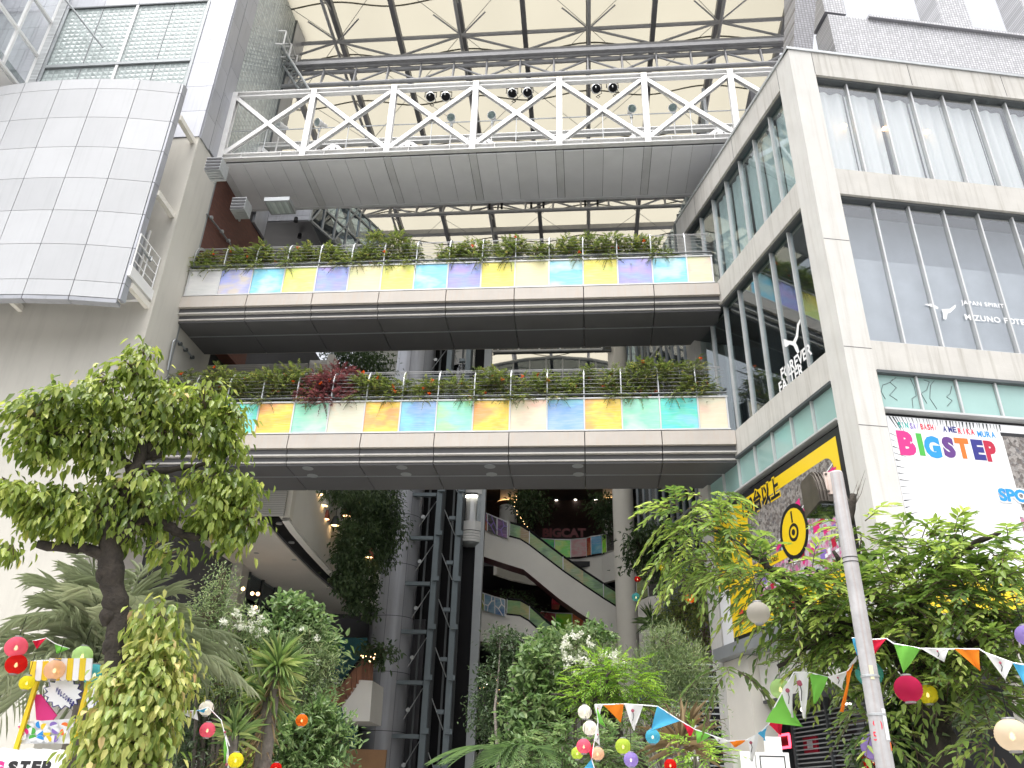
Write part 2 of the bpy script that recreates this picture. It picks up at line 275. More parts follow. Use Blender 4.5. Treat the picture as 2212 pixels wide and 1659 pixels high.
# ---------------------------------------------------------------- corner building on the right
LEN_S, LEN_C = 7.3, 15.0; P0, PW = .62, .871
BANDS = [(18.47, 15.34), (14.58, 10.60), (9.90, 8.99)]
cb = thing('corner_building', 'beige concrete corner building with tall window bands on two faces at the right', 'building', FC.p(0,0,0))
def face(f, L, npane, tagn, wall_end):
    def wb(s0, s1, z0, z1, name, mt=MT['conc'], n0=0, n1=.38): return MB().fbox(f, s0, s1, n0, n1, z0, z1).build(name, mt, cb)
    e = P0 + PW*npane
    zs = [19.28, 18.47, 15.34, 14.58, 10.60, 9.90, 8.99, 8.90]
    wb(P0, e, zs[1], zs[0], 'parapet_band', MT['conc_band']); wb(P0, e, zs[3], zs[2], 'wall_band', MT['conc_band']); wb(P0, e, zs[5], zs[4], 'wall_band', MT['conc_band'])
    # coping
    MB().fbox(f, -.05 if f is FC else -.02, e+.6, -.035, .42, 19.283, 19.36).build('coping', MT['galv'], cb)
    for i in range(0, npane, 3):
        s = P0+PW*i; MB().fbox(f, s-.006, s+.006, -.004, .01, 18.5, 19.25).build('joint', MT['joint'], cb)
    for bi, (zt, zb) in enumerate(BANDS):
        dn = .16 if bi < 2 else .06
        for i in range(npane):
            s0, s1 = P0+PW*i, P0+PW*(i+1)
            gm = (MT['glass'] if f is FC else MT['glassd']) if bi < 2 else MT['teal']
            w = MB().fbox(f, s0+.03, s1-.03, dn+.02, dn+.032, zb+.05, zt-.07).build('window_pane', gm, cb)
            if bi == 2 and f is FC and i < 2:      # crazed film inside the first two panes
                mm = MB(); rr = random.Random(40+i)
                for k in range(3):
                    q = [f.p(s0+.1+rr.random()*.6, dn+.016, zb+.1+rr.random()*.2)]
                    for j in range(4): q.append(f.p(min(s1-.06, max(s0+.06, f.s.dot(q[-1]-f.o)+rr.uniform(-.16,.2))), dn+.016, min(zt-.1, q[-1].z+rr.uniform(.05,.25))))
                    mm.tube(q, .006, 4)
                mm.build('crack', MT['dframe'], w)
            if i: MB().fbox(f, s0-.019, s0+.019, dn-.04, dn+.06, zb+.045, zt-.065).build('mullion', MT['frame'], cb); 
            if i and bi < 2: MB().fbox(f, s0-.02, s0+.02, dn+.062, dn+.10, zb+.045, zt-.065).build('mullion_fin', MT['gframe'], cb)
        MB().fbox(f, P0+.002, e-.002, dn-.09, dn+.1, zt-.065, zt-.002).build('head_rail', MT['dframe'], cb)
        MB().fbox(f, P0+.002, e-.002, dn-.1, dn+.1, zb+.002, zb+.045).build('sill', MT['frame'], cb)
        if bi < 2:
            MB().fbox(f, P0, e, 5.0, 5.1, zb-.3, zt+.3).build('inner_wall', MT['inside'], cb)
    return wb, e
wb, eS = face(FS, LEN_S, 7, 's', None); wbC, eC = face(FC, LEN_C, 14, 'c', None)
# corner pier and far pier, full height
def pier(poly, z0, z1, name, m=MT['conc']): return MB().prism([V((p.x,p.y,z0)) for p in poly], (0,0,z1-z0)).build(name, m, cb)
pier([FC.p(0,0,0), FC.p(P0,0,0), FC.p(P0,.5,0), FS.p(P0,.5,0), FS.p(P0,0,0)], 0, 19.28, 'corner_pier')
pier([FS.p(eS,0,0), FS.p(eS,.55,0), FS.p(LEN_S,.55,0), FS.p(LEN_S,0,0)], 0, 19.28, 'end_pier')
MB().fbox(FC, eC, eC+.6, 0, .5, 0, 19.28).build('end_pier', MT['conc'], cb)
for s,z0 in ((.31,13.2),(.31,8.6),(.31,10.4)):
    MB().fbox(FC, 0.004, P0-.004, -.003, .001, z0, z0+.012).build('joint', MT['joint'], cb)
# slabs and roof
for z0,z1,n in ((19.0,19.2,'roof'),(14.65,15.2,'floor'),(9.95,10.5,'floor'),(4.95,5.3,'floor')):
    pl = [FS.p(.5,.45,0), FS.p(7.2,.45,0), FS.p(7.2,.45,0)+FC.s*12, FC.p(13,.45,0)]
    MB().prism([V((p.x,p.y,z0)) for p in pl], (0,0,z1-z0)).build(n, MT['inside'], cb)
# curtains of the top band
def curtain(f, s0, s1, n, zb, zt, seed, lift):
    rr = random.Random(seed); N = 28; m = MB(); ph = rr.random()*6
    for k,z in enumerate((zb+lift, zb+(zt-zb)*.5, zt)):
        for i in range(N+1):
            t = i/N; s = s0+(s1-s0)*t; w = .045*math.sin(t*15+ph+rr.random()*.15)+.03*math.sin(t*7+ph*2)
            dz = (.05*math.sin(t*9+ph) + .06*t) if k == 0 else 0
            m.v.append(f.p(s, n+w*(1 if k<2 else .6), z+dz))
    for k in range(2):
        for i in range(N): a=k*(N+1)+i; m.f.append((a,a+1,a+N+2,a+N+1))
    return m.build('curtain', MT['curtain'], cb, True)
for i in range(14): curtain(FC, P0+PW*i+.02, P0+PW*(i+1)-.05, .33, 15.40, 18.22, i, .06+.03*(i%3))
for i in range(5): curtain(FS, P0+PW*i+.03, P0+PW*(i+1)-.04, .33, 15.42, 18.25, 30+i, .05)
# ceiling lamps behind the curtains, then the sky-toned board of the band below
for x,y in ((1823,272),(1911,278),(2003,285)):
    s,z = FC.px(x, y, .20); MB().lathe(FC.p(s,.205,z), [(.0,.06),(.05,.04),(.075,0),(.0,0)], 12).build('ceiling_lamp', MT['lampg'], cb)
MB().fbox(FC, P0, eC, .36, .38, 10.65, 13.0).build('sky_reflection_board', MT['insidew'], cb)  # flat grey-blue board stands in for the sky reflected in the glass
MB().fbox(FC, P0, eC, .8, .85, 13.0, 14.6).build('inner_wall', MT['insidew'], cb)
MB().fbox(FS, 5.0, eS, .7, .8, 15.4, 16.1).build('inner_beam', MT['insidew'], cb)
# lettering on the glass
def text(body, f, s0, n, z0, size, mt, parent, name='lettering', sgn=1, bold=.0, shear=0, rot=0, squeeze=1, spacing=1):
    cu_ = bpy.data.curves.new('t', 'FONT'); cu_.body = body; cu_.size = size; cu_.offset = bold; cu_.shear = shear; cu_.resolution_u = 3; cu_.space_character = spacing
    ob = bpy.data.objects.new('t', cu_); COL.objects.link(ob); dg = bpy.context.evaluated_depsgraph_get(); me = bpy.data.meshes.new_from_object(ob.evaluated_get(dg))
    m = MB(); c, s_ = math.cos(rot), math.sin(rot)
    m.v = [f.p(s0+sgn*(v.co.x*squeeze*c-v.co.y*s_), n, z0+v.co.x*squeeze*s_+v.co.y*c) for v in me.vertices]; m.f = [tuple(p.vertices) for p in me.polygons]
    bpy.data.objects.remove(ob); bpy.data.curves.remove(cu_); bpy.data.meshes.remove(me)
    return m.build(name, mt, parent)
def fit(body, f, x0, x1, yb, yt, n, mt, parent, bold=.02, name='lettering', slant=0, sgn=1):   # letters scaled into a measured box
    (sa, za), (sb, _), (_, zc) = f.px(x0,yb,n), f.px(x1,yb,n), f.px(x0,yt,n)
    cu_ = bpy.data.curves.new('t', 'FONT'); cu_.body = body; cu_.size = 1; cu_.offset = bold; cu_.resolution_u = 3
    ob = bpy.data.objects.new('t', cu_); COL.objects.link(ob); dg = bpy.context.evaluated_depsgraph_get(); me = bpy.data.meshes.new_from_object(ob.evaluated_get(dg))
    co_ = [v.co.copy() for v in me.vertices]; xa, xb = min(c.x for c in co_), max(c.x for c in co_); ya, yb_ = min(c.y for c in co_), max(c.y for c in co_)
    m = MB(); m.v = [f.p(sa+(sb-sa)*(c.x-xa)/(xb-xa)+slant*(c.y-ya), n, za+(zc-za)*(c.y-ya)/(yb_-ya)) for c in co_]; m.f = [tuple(p.vertices) for p in me.polygons]
    bpy.data.objects.remove(ob); bpy.data.curves.remove(cu_); bpy.data.meshes.remove(me)
    return m.build(name, mt, parent)
def shape(pts, f, n, mt, parent, name, inner=None):      # flat print traced in pixels onto a plane
    m = MB(); q = [f.p(*[f.px(x,y,n)[0], n, f.px(x,y,n)[1]]) for x,y in pts]; m.add(q, [tuple(range(len(q)))]); return m.build(name, mt, parent)
MT['white_vinyl'] = mat('white_vinyl', (.85,.85,.85), .5, var=.02)
s,z = FC.px(2078,657,.15); text('JAPAN SPIRIT', FC, s, .15, z, .155, MT['white_vinyl'], cb, spacing=1.12, bold=.002)
s,z = FC.px(2085,690,.15); text('MIZUNO FO', FC, s, .15, z, .20, MT['white_vinyl'], cb, spacing=1.1, bold=.004)
s,z = FC.px(2194,700,.15); text('TE', FC, s, .15, z, .20, MT['white_vinyl'], cb, spacing=1.1, bold=.004)
shape([(1997,657),(2014,656),(2027,664),(2026,668)], FC, .15, MT['white_vinyl'], cb, 'emblem')
shape([(2034,668),(2052,667),(2064,658),(2064,664),(2053,675),(2047,677),(2044,690),(2038,689),(2037,676)], FC, .15, MT['white_vinyl'], cb, 'emblem')
# the wild-cat mark and words on the court glass
shape([(1692,731),(1704,736),(1713,737),(1719,725),(1722,700),(1729,687),(1731,690),(1726,704),(1724,728),(1719,740),(1723,748),(1727,760),(1723,764),(1719,758),(1714,747),(1706,744),(1698,750),(1690,745)], FS, .165, MT['white_vinyl'], cb, 'emblem')
s,z = FS.px(1688,822,.165); text('FOREVER', FS, s, .165, z, .42, MT['white_vinyl'], cb, sgn=-1, bold=.012, squeeze=.78)
s,z = FS.px(1684,852,.165); text('FASTER', FS, s, .165, z, .42, MT['white_vinyl'], cb, sgn=-1, bold=.012, squeeze=.78)
# wall under the signs, canopy, storefront
for f,L in ((FS,LEN_S),(FC,eC)):
    MB().fbox(f, P0, (eS if f is FS else eC), .30, .40, 5.2, 8.9).build('wall_band', MT['conc'], cb)
MB().fbox(FS, P0, eS+.02, -.25, .3, 5.08, 5.36).build('canopy', MT['gframe'], cb)
MB().fbox(FC, P0, eC, -.25, .3, 4.6, 4.9).build('canopy', MT['gframe'], cb)
MB().fbox(FC, P0, eC, .3, .4, 4.9, 5.2).build('wall_band', MT['conc'], cb)
MB().fbox(FS, P0, 5.5, .3, 3.2, 4.0, 4.06).build('shopfront_ceiling', MT['inside'], cb)
MB().fbox(FS, 5.5, eS-.0, .02, .6, .0, 5.07).build('shop_pier', MT['cream'], cb)
MB().fbox(FS, P0, 5.48, .28, .36, 4.06, 5.07).build('shop_fascia', MT['ivory'], cb)
MB().fbox(FS, P0, 7.2, 3.0, 3.1, 0, 4.0).build('shop_wall', MT['inside'], cb)
MB().fbox(FC, P0, eC, 3.0, 3.1, 0, 4.6).build('shop_wall', MT['inside'], cb)
for k in range(3): MB().fbox(FC, 2.2+k*4.4, 2.7+k*4.4, .02, .5, 0, 4.58).build('shop_pier', MT['cream'], cb)
for k in range(38):                        # roller shutter slats
    z = .4+k*.09; MB().fbox(FS, 1.0, 5.4, .9, .93, z, z+.026).build('shutter_slat', MT['gframe'], cb)
for k in range(4): MB().fbox(FS, 1.0+k*1.45, 1.05+k*1.45, .86, .95, .1, 4.0).build('shutter_post', MT['dframe'], cb)
for s in (1.6,2.6,3.6,4.6): MB().lathe(FS.p(s,1.9,3.97), [(.07,0),(.07,.02),(0,.02)], 10).build('downlight', MT['lampw'], cb)
for (x,y) in ((1716,1532),(1742,1532)):
    s,z = FS.px(x,y,.1); m = MB().tube([FS.p(s,.12,z+.13), FS.p(s,.02,z)], .055, 10); sp_ = m.build('spot_lamp', MT['black'], cb); MB().lathe(FS.p(s,.012,z-.008), [(.045,0),(0,.001)], 10, axis=(-.2,-.9,-.4)).build('bulb', MT['lampw'], sp_)
# ---------------------------------------------------------------- printed signs on the two faces
MT['yel'] = mat('yellow_print', (.86,.60,.015), .4, var=.02, coat=.3); MT['blk'] = mat('black_print', (.018,.018,.02), .4); MT['wht'] = mat('white_print', (.82,.83,.85), .4, var=.02)
PC = {k: mat('print_'+k, c, .4, var=.03) for k,c in dict(pink=(.72,.03,.22), green=(.07,.42,.06), blue=(.02,.28,.72), purple=(.12,.04,.22), orange=(.85,.17,.02), navy=(.03,.03,.22), crimson=(.45,.015,.05), teal=(.0,.42,.36), violet=(.25,.16,.5), red=(.7,.03,.06)).items()}
PC['claw'] = printmat('arcade_photo_print', [(.06,.04,.06),(.30,.26,.28),(.62,.10,.32),(.55,.56,.56),(.16,.12,.11),(.62,.30,.45),(.50,.58,.58),(.08,.07,.07)], 9)
PC['dark'] = printmat('dark_photo_print', [(.03,.03,.03),(.14,.12,.11),(.34,.32,.30),(.06,.06,.07)], 16)
ys = thing('yellow_arcade_sign', 'large yellow black framed arcade sign on the court face of the corner building', 'sign', FS.p(3.6,0,5.4))
def fq(f, s0, s1, z0, z1, n, mt, par, name, t=.004): return MB().fbox(f, s0, s1, n, n+t, z0, z1).build(name, mt, par)
fq(FS, .66, 6.62, 5.39, 8.86, .02, MT['blk'], ys, 'sign_board', .2)
fq(FS, .80, 6.62, 5.55, 8.70, .012, MT['yel'], ys, 'yellow_field')
def rrect(f, s0, s1, z0, z1, r, n, mt, par, name):
    m = MB(); q = []
    for cx,cz,a0 in ((s1-r,z1-r,0),(s0+r,z1-r,90),(s0+r,z0+r,180),(s1-r,z0+r,270)):
        for k in range(6): a = R(a0+18*k); q.append(f.p(cx+r*math.cos(a), n, cz+r*math.sin(a)))
    return m.add(q, [tuple(range(len(q)))]).build(name, mt, par)
rrect(FS, 1.02, 4.75, 6.05, 8.38, .28, .006, PC['dark'], ys, 'arcade_photo')
MB().add([FS.p(1.04,.004,6.1), FS.p(4.6,.004,6.1), FS.p(4.6,.004,6.45), FS.p(3.0,.004,7.05), FS.p(1.04,.004,7.72)], [(0,1,2,3,4)]).build('arcade_photo', PC['claw'], ys)
MB().add([FS.p(1.04,.0045,7.72), FS.p(3.4,.0045,6.9), FS.p(3.4,.0045,7.05), FS.p(1.04,.0045,8.1)], [(0,1,2,3)]).build('arcade_photo', mat('print_aqua',(.42,.56,.55),.4,var=.2,scale=6), ys)
rq = random.Random(9)
for k in range(60):                                   # printed rows of prize machines
    s0 = rq.uniform(1.08,4.2); z0 = rq.uniform(6.12, 7.6-.33*(s0-1)); w_ = rq.uniform(.08,.26); h_ = rq.uniform(.06,.2)
    MB().add([FS.p(s0,.003-.00003*k,z0), FS.p(s0+w_,.003-.00003*k,z0-.12*w_), FS.p(s0+w_,.003-.00003*k,z0+h_-.12*w_), FS.p(s0,.003-.00003*k,z0+h_)], [(0,1,2,3)]).build('photo_detail', rq.choice([PC['pink'],MT['wht'],MT['blk'],PC['claw'],PC['violet'],MT['wht'],PC['dark'],PC['crimson']]), ys)
for z0,z1,c in ((8.02,8.12,'pink'),(8.16,8.19,'wht')):
    MB().add([FS.p(1.03,.002,z0), FS.p(3.6,.002,z0-1.0), FS.p(3.6,.002,z1-1.0), FS.p(1.03,.002,z1)], [(0,1,2,3)]).build('photo_stripe', PC.get(c, MT['wht']), ys)
MB().add([FS.p(2.4,.0015,7.45), FS.p(2.85,.0015,7.35), FS.p(2.85,.0015,7.75), FS.p(2.4,.0015,7.9)], [(0,1,2,3)]).build('photo_detail', PC['pink'], ys)
s,z = FS.px(1771,1050,.0); text('TRIPLE', FS, s, -.001, z-.02, .30, PC['pink'], ys, sgn=-1, bold=.01, squeeze=.7, shear=.2)
s,z = FS.px(1606,1113,.0)
text('150台以上', FS, s+.1, .002, z-.05, .52, MT['yel'], ys, sgn=-1, bold=.055, squeeze=.80); text('150台以上', FS, s+.1, -.002, z-.05, .52, MT['blk'], ys, sgn=-1, bold=.018, squeeze=.80)
fq(FS, 2.9, 5.6, 6.78, 7.0, .0, MT['yel'], ys, 'caption_strip')
s,z = FS.px(1625,1128,-.002); text('Over 150 claw machines!', FS, 5.55, -.003, 6.84, .20, MT['blk'], ys, sgn=-1, bold=.004, squeeze=.98)
def disc(f, s, z, n, r, mt, par, name, rz=None):
    rz = rz or r; MB().add([f.p(s+r*math.cos(a*math.pi/12), n, z+rz*math.sin(a*math.pi/12)) for a in range(24)], [tuple(range(24))]).build(name, mt, par)
s,z = FS.px(1715,1148,0); disc(FS, s, z, -.004, .58, MT['blk'], ys, 'badge_ring', .62); disc(FS, s, z, -.007, .48, MT['yel'], ys, 'badge_face', .52); disc(FS, s, z-.02, -.010, .2, MT['blk'], ys, 'badge_ring'); disc(FS, s, z-.02, -.013, .13, MT['yel'], ys, 'badge_face'); disc(FS, s, z-.02, -.016, .07, MT['blk'], ys, 'badge_ring')
fq(FS, s-.03, s+.03, z+.2, z+.46, -.009, MT['blk'], ys, 'badge_stem')
for k,(ch,c) in enumerate(zip('BIGSTEP', ('red','green','blue','purple','orange','navy','crimson'))):
    s,z = FS.px(1598+k*19, 1335-k*3, 0); text(ch, FS, s, -.003, z-.1, .42, PC[c], ys, sgn=-1, bold=.015, squeeze=.9)
fq(FS, 5.5, 6.6, 5.42, 5.55, .008, MT['blk'], ys, 'sign_edge')
fq(FS, 6.05, 6.61, 5.45, 6.75, .004, MT['wht'], ys, 'white_field')
bs = thing('mall_sign', 'white poster sign with multicolour BIGSTEP lettering on the street face of the corner building', 'sign', FC.p(3,0,5.4))
fq(FC, .66, 11.5, 4.95, 8.88, .05, MT['wht'], bs, 'sign_board', .2)
fq(FC, 3.06, 11.4, 8.62, 8.70, .044, MT['blk'], bs, 'photo_frame'); 
for a,b,z0,z1 in ((3.08,5.2,7.05,8.62),(5.3,8,7.05,8.62)): fq(FC, a, b, z0, z1, .044, PC['dark'], bs, 'dark_photo')
for a,b,z0,z1 in ((2.98,5.4,5.6,6.92),(5.5,8,5.6,6.92)): fq(FC, a, b, z0, z1, .044, PC['claw'], bs, 'arcade_photo')
s,z = FC.px(2158,1072,.04); text('SPORTS', FC, s, .036, z-.08, .34, MT['wht'], bs, bold=.045); text('SPORTS', FC, s, .032, z-.08, .34, PC['blue'], bs, bold=.016)
fq(FC, .7, 5.6, 4.98, 5.58, .044, MT['yel'], bs, 'yellow_field')
rr = random.Random(5)
for k in range(34):                        # black speed lines round the white field
    s0 = .70+k*.072+rr.uniform(-.02,.02); w = rr.choice((.012,.02,.034)); L = rr.uniform(.10,.17) if s0>.86 else rr.uniform(.2,.34); sl_ = max(0, (1.6-s0)*.55)
    MB().add([FC.p(s0,.046,8.87), FC.p(s0+w,.046,8.87), FC.p(s0+w*.4+sl_*L,.046,8.87-L), FC.p(s0+sl_*L,.046,8.87-L)], [(0,3,2,1)]).build('speed_line', MT['blk'], bs)
for k in range(16):
    z0 = 8.5-k*.14; L = rr.uniform(.12,.4)*(1 if k<5 else .8); MB().add([FC.p(.67,.046,z0), FC.p(.67,.046,z0-rr.uniform(.012,.03)), FC.p(.67+L,.046,z0-L*(.5-.06*k)), ], [(0,1,2)]).build('speed_line', MT['blk'], bs)
Q5 = lambda x,y: ((3296+x/2.765)/1.8517, (1200+y/2.765)/1.8517)
for word,c,x0,x1,yb in (('SIN','teal',822,942,1412),('SAI','violet',955,1060,1425),('BASHi','red',1072,1258,1432),('/','navy',1282,1292,1450),('A','navy',1320,1368,1458),('ME','navy',1380,1475,1462),('RIKA','red',1488,1675,1482),('MURA','blue',1702,1905,1512)):
    (xa,ya),(xb,_),(_,yt) = Q5(x0,yb), Q5(x1,yb), Q5(x0,yb-64)
    for i_,ch in enumerate(word):
        w_ = (xb-xa)/len(word); q_ = w_*.33 if ch in 'Ii' else 0; fit(ch, FC, xa+w_*i_+.4+q_, xa+w_*(i_+1)-.8-q_, ya+i_*.6, yt+i_*.6+(1 if ch=='i' else 0), .046, PC[c], bs, .035)
Q1 = lambda x,y: ((2696+x/1.58)/1.8517, (1650+y/1.58)/1.8517)
for ch,c,x0,x1,yb,yt in (('B','pink',1432,1540,268,114),('I','green',1556,1592,272,132),('G','blue',1598,1700,285,146),('S','purple',1714,1790,284,152),('T','orange',1796,1885,288,160),('E','navy',1903,1978,298,170),('P','crimson',1985,2055,310,178)):
    (xa,ya),(xb,_),(_,y2) = Q1(x0,yb), Q1(x1,yb), Q1(x0,yt); fit(ch, FC, xa, xb, ya, y2, .046, PC[c], bs, .07)
# ---------------------------------------------------------------- mosaic tiled frame building above
tb = thing('tiled_frame_tower', 'grey mosaic tiled frame structure with sky openings rising above the corner building', 'building', FC.p(4,6,19.3))
def fpx(f, x, y, n): s,z = f.px(x,y,n); return f.p(s,n,z)
n0 = 5.0
sA = FC.px(1803,110,n0)[0]; sB = FC.px(2240,0,n0)[0]
zt1 = FC.px(1840,72,n0)[1]; zo = FC.px(1900,40,n0)[1]
MB().fbox(FC, sA+.05, sA+18, n0, n0+1.0, 19.5, zo-.12).build('tiled_wall', MT['tile'], tb)
MB().fbox(FC, sA+1.6, sA+18, n0-.12, n0+1.1, zo-.118, zo+.0).build('ledge', MT['tile'], tb)
for k,(x0_,x1_) in enumerate(((1783,1828),(2030,2092),(2215,2260))):
    a = FC.px(x0_,30,n0)[0]; b = FC.px(x1_,30,n0)[0]
    MB().fbox(FC, a, b, n0-.004, n0+.996, zo+.002, zo+9).build('tiled_column', MT['tile'], tb)
    MB().add([FC.p(b+.003,n0+.0,zo+.002), FC.p(b+.003,n0+1.0,zo+.002), FC.p(b+.003,n0+1.0,zo+9), FC.p(b+.003,n0,zo+9)], [(0,1,2,3)]).build('tiled_return', MT['tile_shade'], tb)
# dark raking side column
a = FC.px(1698,112,3.6); b = FC.px(1736,112,3.6); c = FC.px(1718,0,3.6); d = FC.px(1763,0,3.6)
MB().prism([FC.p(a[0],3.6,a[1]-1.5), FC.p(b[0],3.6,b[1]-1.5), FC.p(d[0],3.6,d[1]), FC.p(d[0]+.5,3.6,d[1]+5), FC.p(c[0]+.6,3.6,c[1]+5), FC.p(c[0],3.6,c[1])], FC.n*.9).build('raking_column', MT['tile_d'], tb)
# ---------------------------------------------------------------- left building
lb = thing('clad_building', 'left building with beige wall, silver cladding and glass block windows', 'building', FW.p(0,0,0))
MB().fbox(FW, 0.0, 26, 0.0, .5, 0, 20.55).build('street_wall', MT['wall'], lb)
MB().fbox(FL, .001, 1.45, .001, .5, 0, 20.55).build('court_wall', MT['wall'], lb)
MB().fbox(FL, 1.45, 6.0, .05, .5, 15.2, 20.6).build('brick_wall', MT['brick'], lb)
MB().fbox(FL, 1.45, 3.6, .05, .5, 9.0, 14.7).build('court_wall', MT['wall'], lb)
MB().fbox(FL, 1.45, 1.52, -.004, .06, 9.0, 21.0).build('wall_edge', MT['gframe'], lb)
MB().fbox(FW, .4, 25, .55, 8, 20.3, 20.5).build('roof_slab', MT['inside'], lb)
# cladding band at the corner, both sides, one object for each panel
def panelgrid(f, ss, zs, n0, n1, mt, par, name, gap=.012, skip=lambda i,j: False):
    for i in range(len(ss)-1):
        for j in range(len(zs)-1):
            if not skip(i,j): MB().fbox(f, ss[i]+gap/2, ss[i+1]-gap/2, n0, n1, zs[j]+gap/2, zs[j+1]-gap/2).build(name, mt, par)
zc = [20.56+1.13*k for k in range(11)]
panelgrid(FW, [.0, .98], zc, -.03, .05, MT['alu2'], lb, 'cladding_panel')
panelgrid(FL, [.035, .60], zc, -.03, .05, MT['alu2'], lb, 'cladding_panel')
MB().fbox(FW, .02, 14, .051, .4, 20.56, 31.8).build('cladding_back', MT['joint'], lb)
MB().fbox(FL, .02, 5.5, .051, .4, 20.62, 31.8).build('cladding_back', MT['joint'], lb)
panelgrid(FW, [6.3, 7.3, 8.3, 9.3], zc, -.03, .05, MT['alu2'], lb, 'cladding_panel')
ztop = 27.15
panelgrid(FW, [.98+1.33*k for k in range(5)], [ztop, ztop+1.2, ztop+2.4, ztop+3.6], -.03, .05, MT['alu2'], lb, 'cladding_panel')
# glass block windows, street side: frames and block panels
for i in range(4):
    for j,(z0,z1) in enumerate(((21.0,24.02),(24.18,27.08))):
        s0 = .98+1.33*i; MB().fbox(FW, s0+.03, s0+1.30, .0, .045, z0, z1).build('glass_block_panel', MT['block_f'], lb)
for s in (.98, .98+2.66, .98+5.32): MB().fbox(FW, s-.05, s+.05, -.06, .048, 21, 27.12).build('window_post', MT['frame'] if s==3.64 else MT['gframe'], lb)
for s in (.98+1.33, .98+3.99): MB().fbox(FW, s-.015, s+.015, -.012, .048, 21, 27.12).build('window_joint', MT['gframe'], lb)
MB().fbox(FW, 1.03, 6.25, -.075, .048, 24.04, 24.16).build('window_rail', MT['gframe'], lb); MB().fbox(FW, .99, 6.29, -.06, .048, 27.085, 27.145).build('window_rail', MT['dframe'], lb); MB().fbox(FW, .99, 6.29, -.06, .048, 20.9, 20.99).build('window_rail', MT['frame'], lb)
# court side: blocks, cladding strips around
panelgrid(FL, [.61, 1.25], [20.62, 21.9, 23.2, 24.5, 25.8], -.03, .05, MT['alu2'], lb, 'cladding_panel')
MB().fbox(FL, 1.3, 4.3, -.0, .045, 21.2, 31.5).build('glass_block_panel', MT['block_s'], lb)
panelgrid(FL, [.61, 1.28], [25.8, 27.1, 28.4, 29.7, 31], -.03, .05, MT['alu2'], lb, 'cladding_panel')
panelgrid(FL, [4.36, 5.3], [20.62+1.4*k for k in range(9)], -.05, .05, MT['alu2'], lb, 'cladding_panel'); MB().fbox(FL, 4.3, 4.35, -.06, .05, 21, 31.5).build('window_post', MT['dframe'], lb)
# wall pipe, door, small balcony with railing
m = MB(); q = [fpx(FW,x,y,-.05) for x,y in ((366,760),(374,735),(380,733))]
MB().tube([FL.p(FL.px(x,y,-.08)[0],-.08,FL.px(x,y,-.08)[1]) for x,y in ((362,800),(374,738),(379,733),(387,739),(416,772))], .028, 8).build('wall_pipe', MT['gframe'], lb)
for x,y in ((390,743),(402,756),(416,772)):
    s,z = FL.px(x,y,-.08); MB().lathe(FL.p(s,-.02,z), [(.06,0),(.06,.1),(0,.1)], 8, axis=-FL.n).build('pipe_clamp', MT['dframe'], lb)
m = MB().tube([FL.p(FL.px(x,y,-.03)[0],-.03,FL.px(x,y,-.03)[1]) for x,y in ((447,462),(470,490),(498,528))], .03, 8).build('wall_pipe', MT['gframe'], lb)
for x,y in ((455,470),(478,500),(492,520)):
    s,z = FL.px(x,y,-.03); MB().lathe(FL.p(s,-.0,z), [(.06,0),(.06,.1),(0,.1)], 8, axis=-FL.n).build('pipe_clamp', MT['galv'], lb)
s0,z0 = FW.px(283,600,0); s1,z1 = FW.px(323,500,0)
MB().fbox(FW, .75, 1.55, -.03, .02, 14.75, 16.75).build('service_door', MT['frame'], lb)
MB().fbox(FW, .70, .75, -.06, .02, 14.75, 16.8).build('door_frame', MT['white'], lb)
MB().fbox(FW, .1, .22, -1.25, .0, 14.3, 14.62).build('balcony_beam', MT['white'], lb); MB().fbox(FW, .22, 2.6, -1.2, -.02, 14.5, 14.55).build('balcony_grating', MT['mesh'], lb); MB().fbox(FW, .22, 2.6, -.14, -.02, 14.25, 14.5).build('balcony_beam', MT['white'], lb)
for n in (-1.2,-.62,-.06): MB().tube([FW.p(.16,n,14.6), FW.p(.16,n,15.75)], .025, 6).build('railing_post', MT['white'], lb)
for z in (14.85,15.15,15.45,15.74): MB().tube([FW.p(.16,-1.2,z), FW.p(.16,-.06,z)], .02, 6).build('railing_bar', MT['white'], lb)
MB().tube([FW.p(.16,-.45,15.5), FW.p(.10,-.55,15.28), FW.p(.10,-.85,15.3), FW.p(.14,-1.0,15.38)], .03, 6).build('railing_hook', MT['gframe'], lb)
# projecting glazed bay, top left
gb = thing('glazed_bay', 'white framed glass bay projecting at the top left corner', 'bay window', FW.p(7,0,23))
FG = Fr(*FW.p(6.75,0,0).xy, 180+5.5, -84.5)     # s toward the street, n to the left
zz = [23.0, 24.7, 26.4, 28.1, 29.8]; ss = [0, 1.15, 2.3, 3.45]
for z in zz: MB().fbox(FG, 0, 3.5, -.05, .06, z-.05, z+.05).build('frame_rail', MT['white'], gb)
for s in ss: MB().fbox(FG, s-.045, s+.045, -.06, .05, 23.052, 29.8).build('frame_post', MT['white'], gb)
for i in range(3):
    for j in range(4): MB().fbox(FG, ss[i]+.05, ss[i+1]-.05, 0, .012, zz[j]+.055, zz[j+1]-.055).build('glass_pane', MT['glass'], gb); 
for i in range(3): MB().fbox(FG, ss[i]+.05, ss[i+1]-.05, .03, .04, 23.06, 23.4).build('mesh_strip', MT['mesh'], gb)
MB().fbox(FG, 0, 3.5, .06, 5, 22.9, 22.98).build('underside', MT['white'], gb); MB().fbox(FG, 0.1, 3.4, 2.5, 2.55, 23, 29.8).build('inner_panel', MT['alu'], gb)
MB().fbox(FG, 0, .06, -.35, -.08, 22.6, 30).build('mesh_strip', MT['mesh'], gb)
a = FW.px(130,0,-.9); b = FW.px(222,102,-.06); MB().tube([FW.p(a[0]+.3,-1.6,a[1]+.5), FW.p(b[0],-.05,b[1])], .035, 8).build('tie_rod', MT['gframe'], gb)
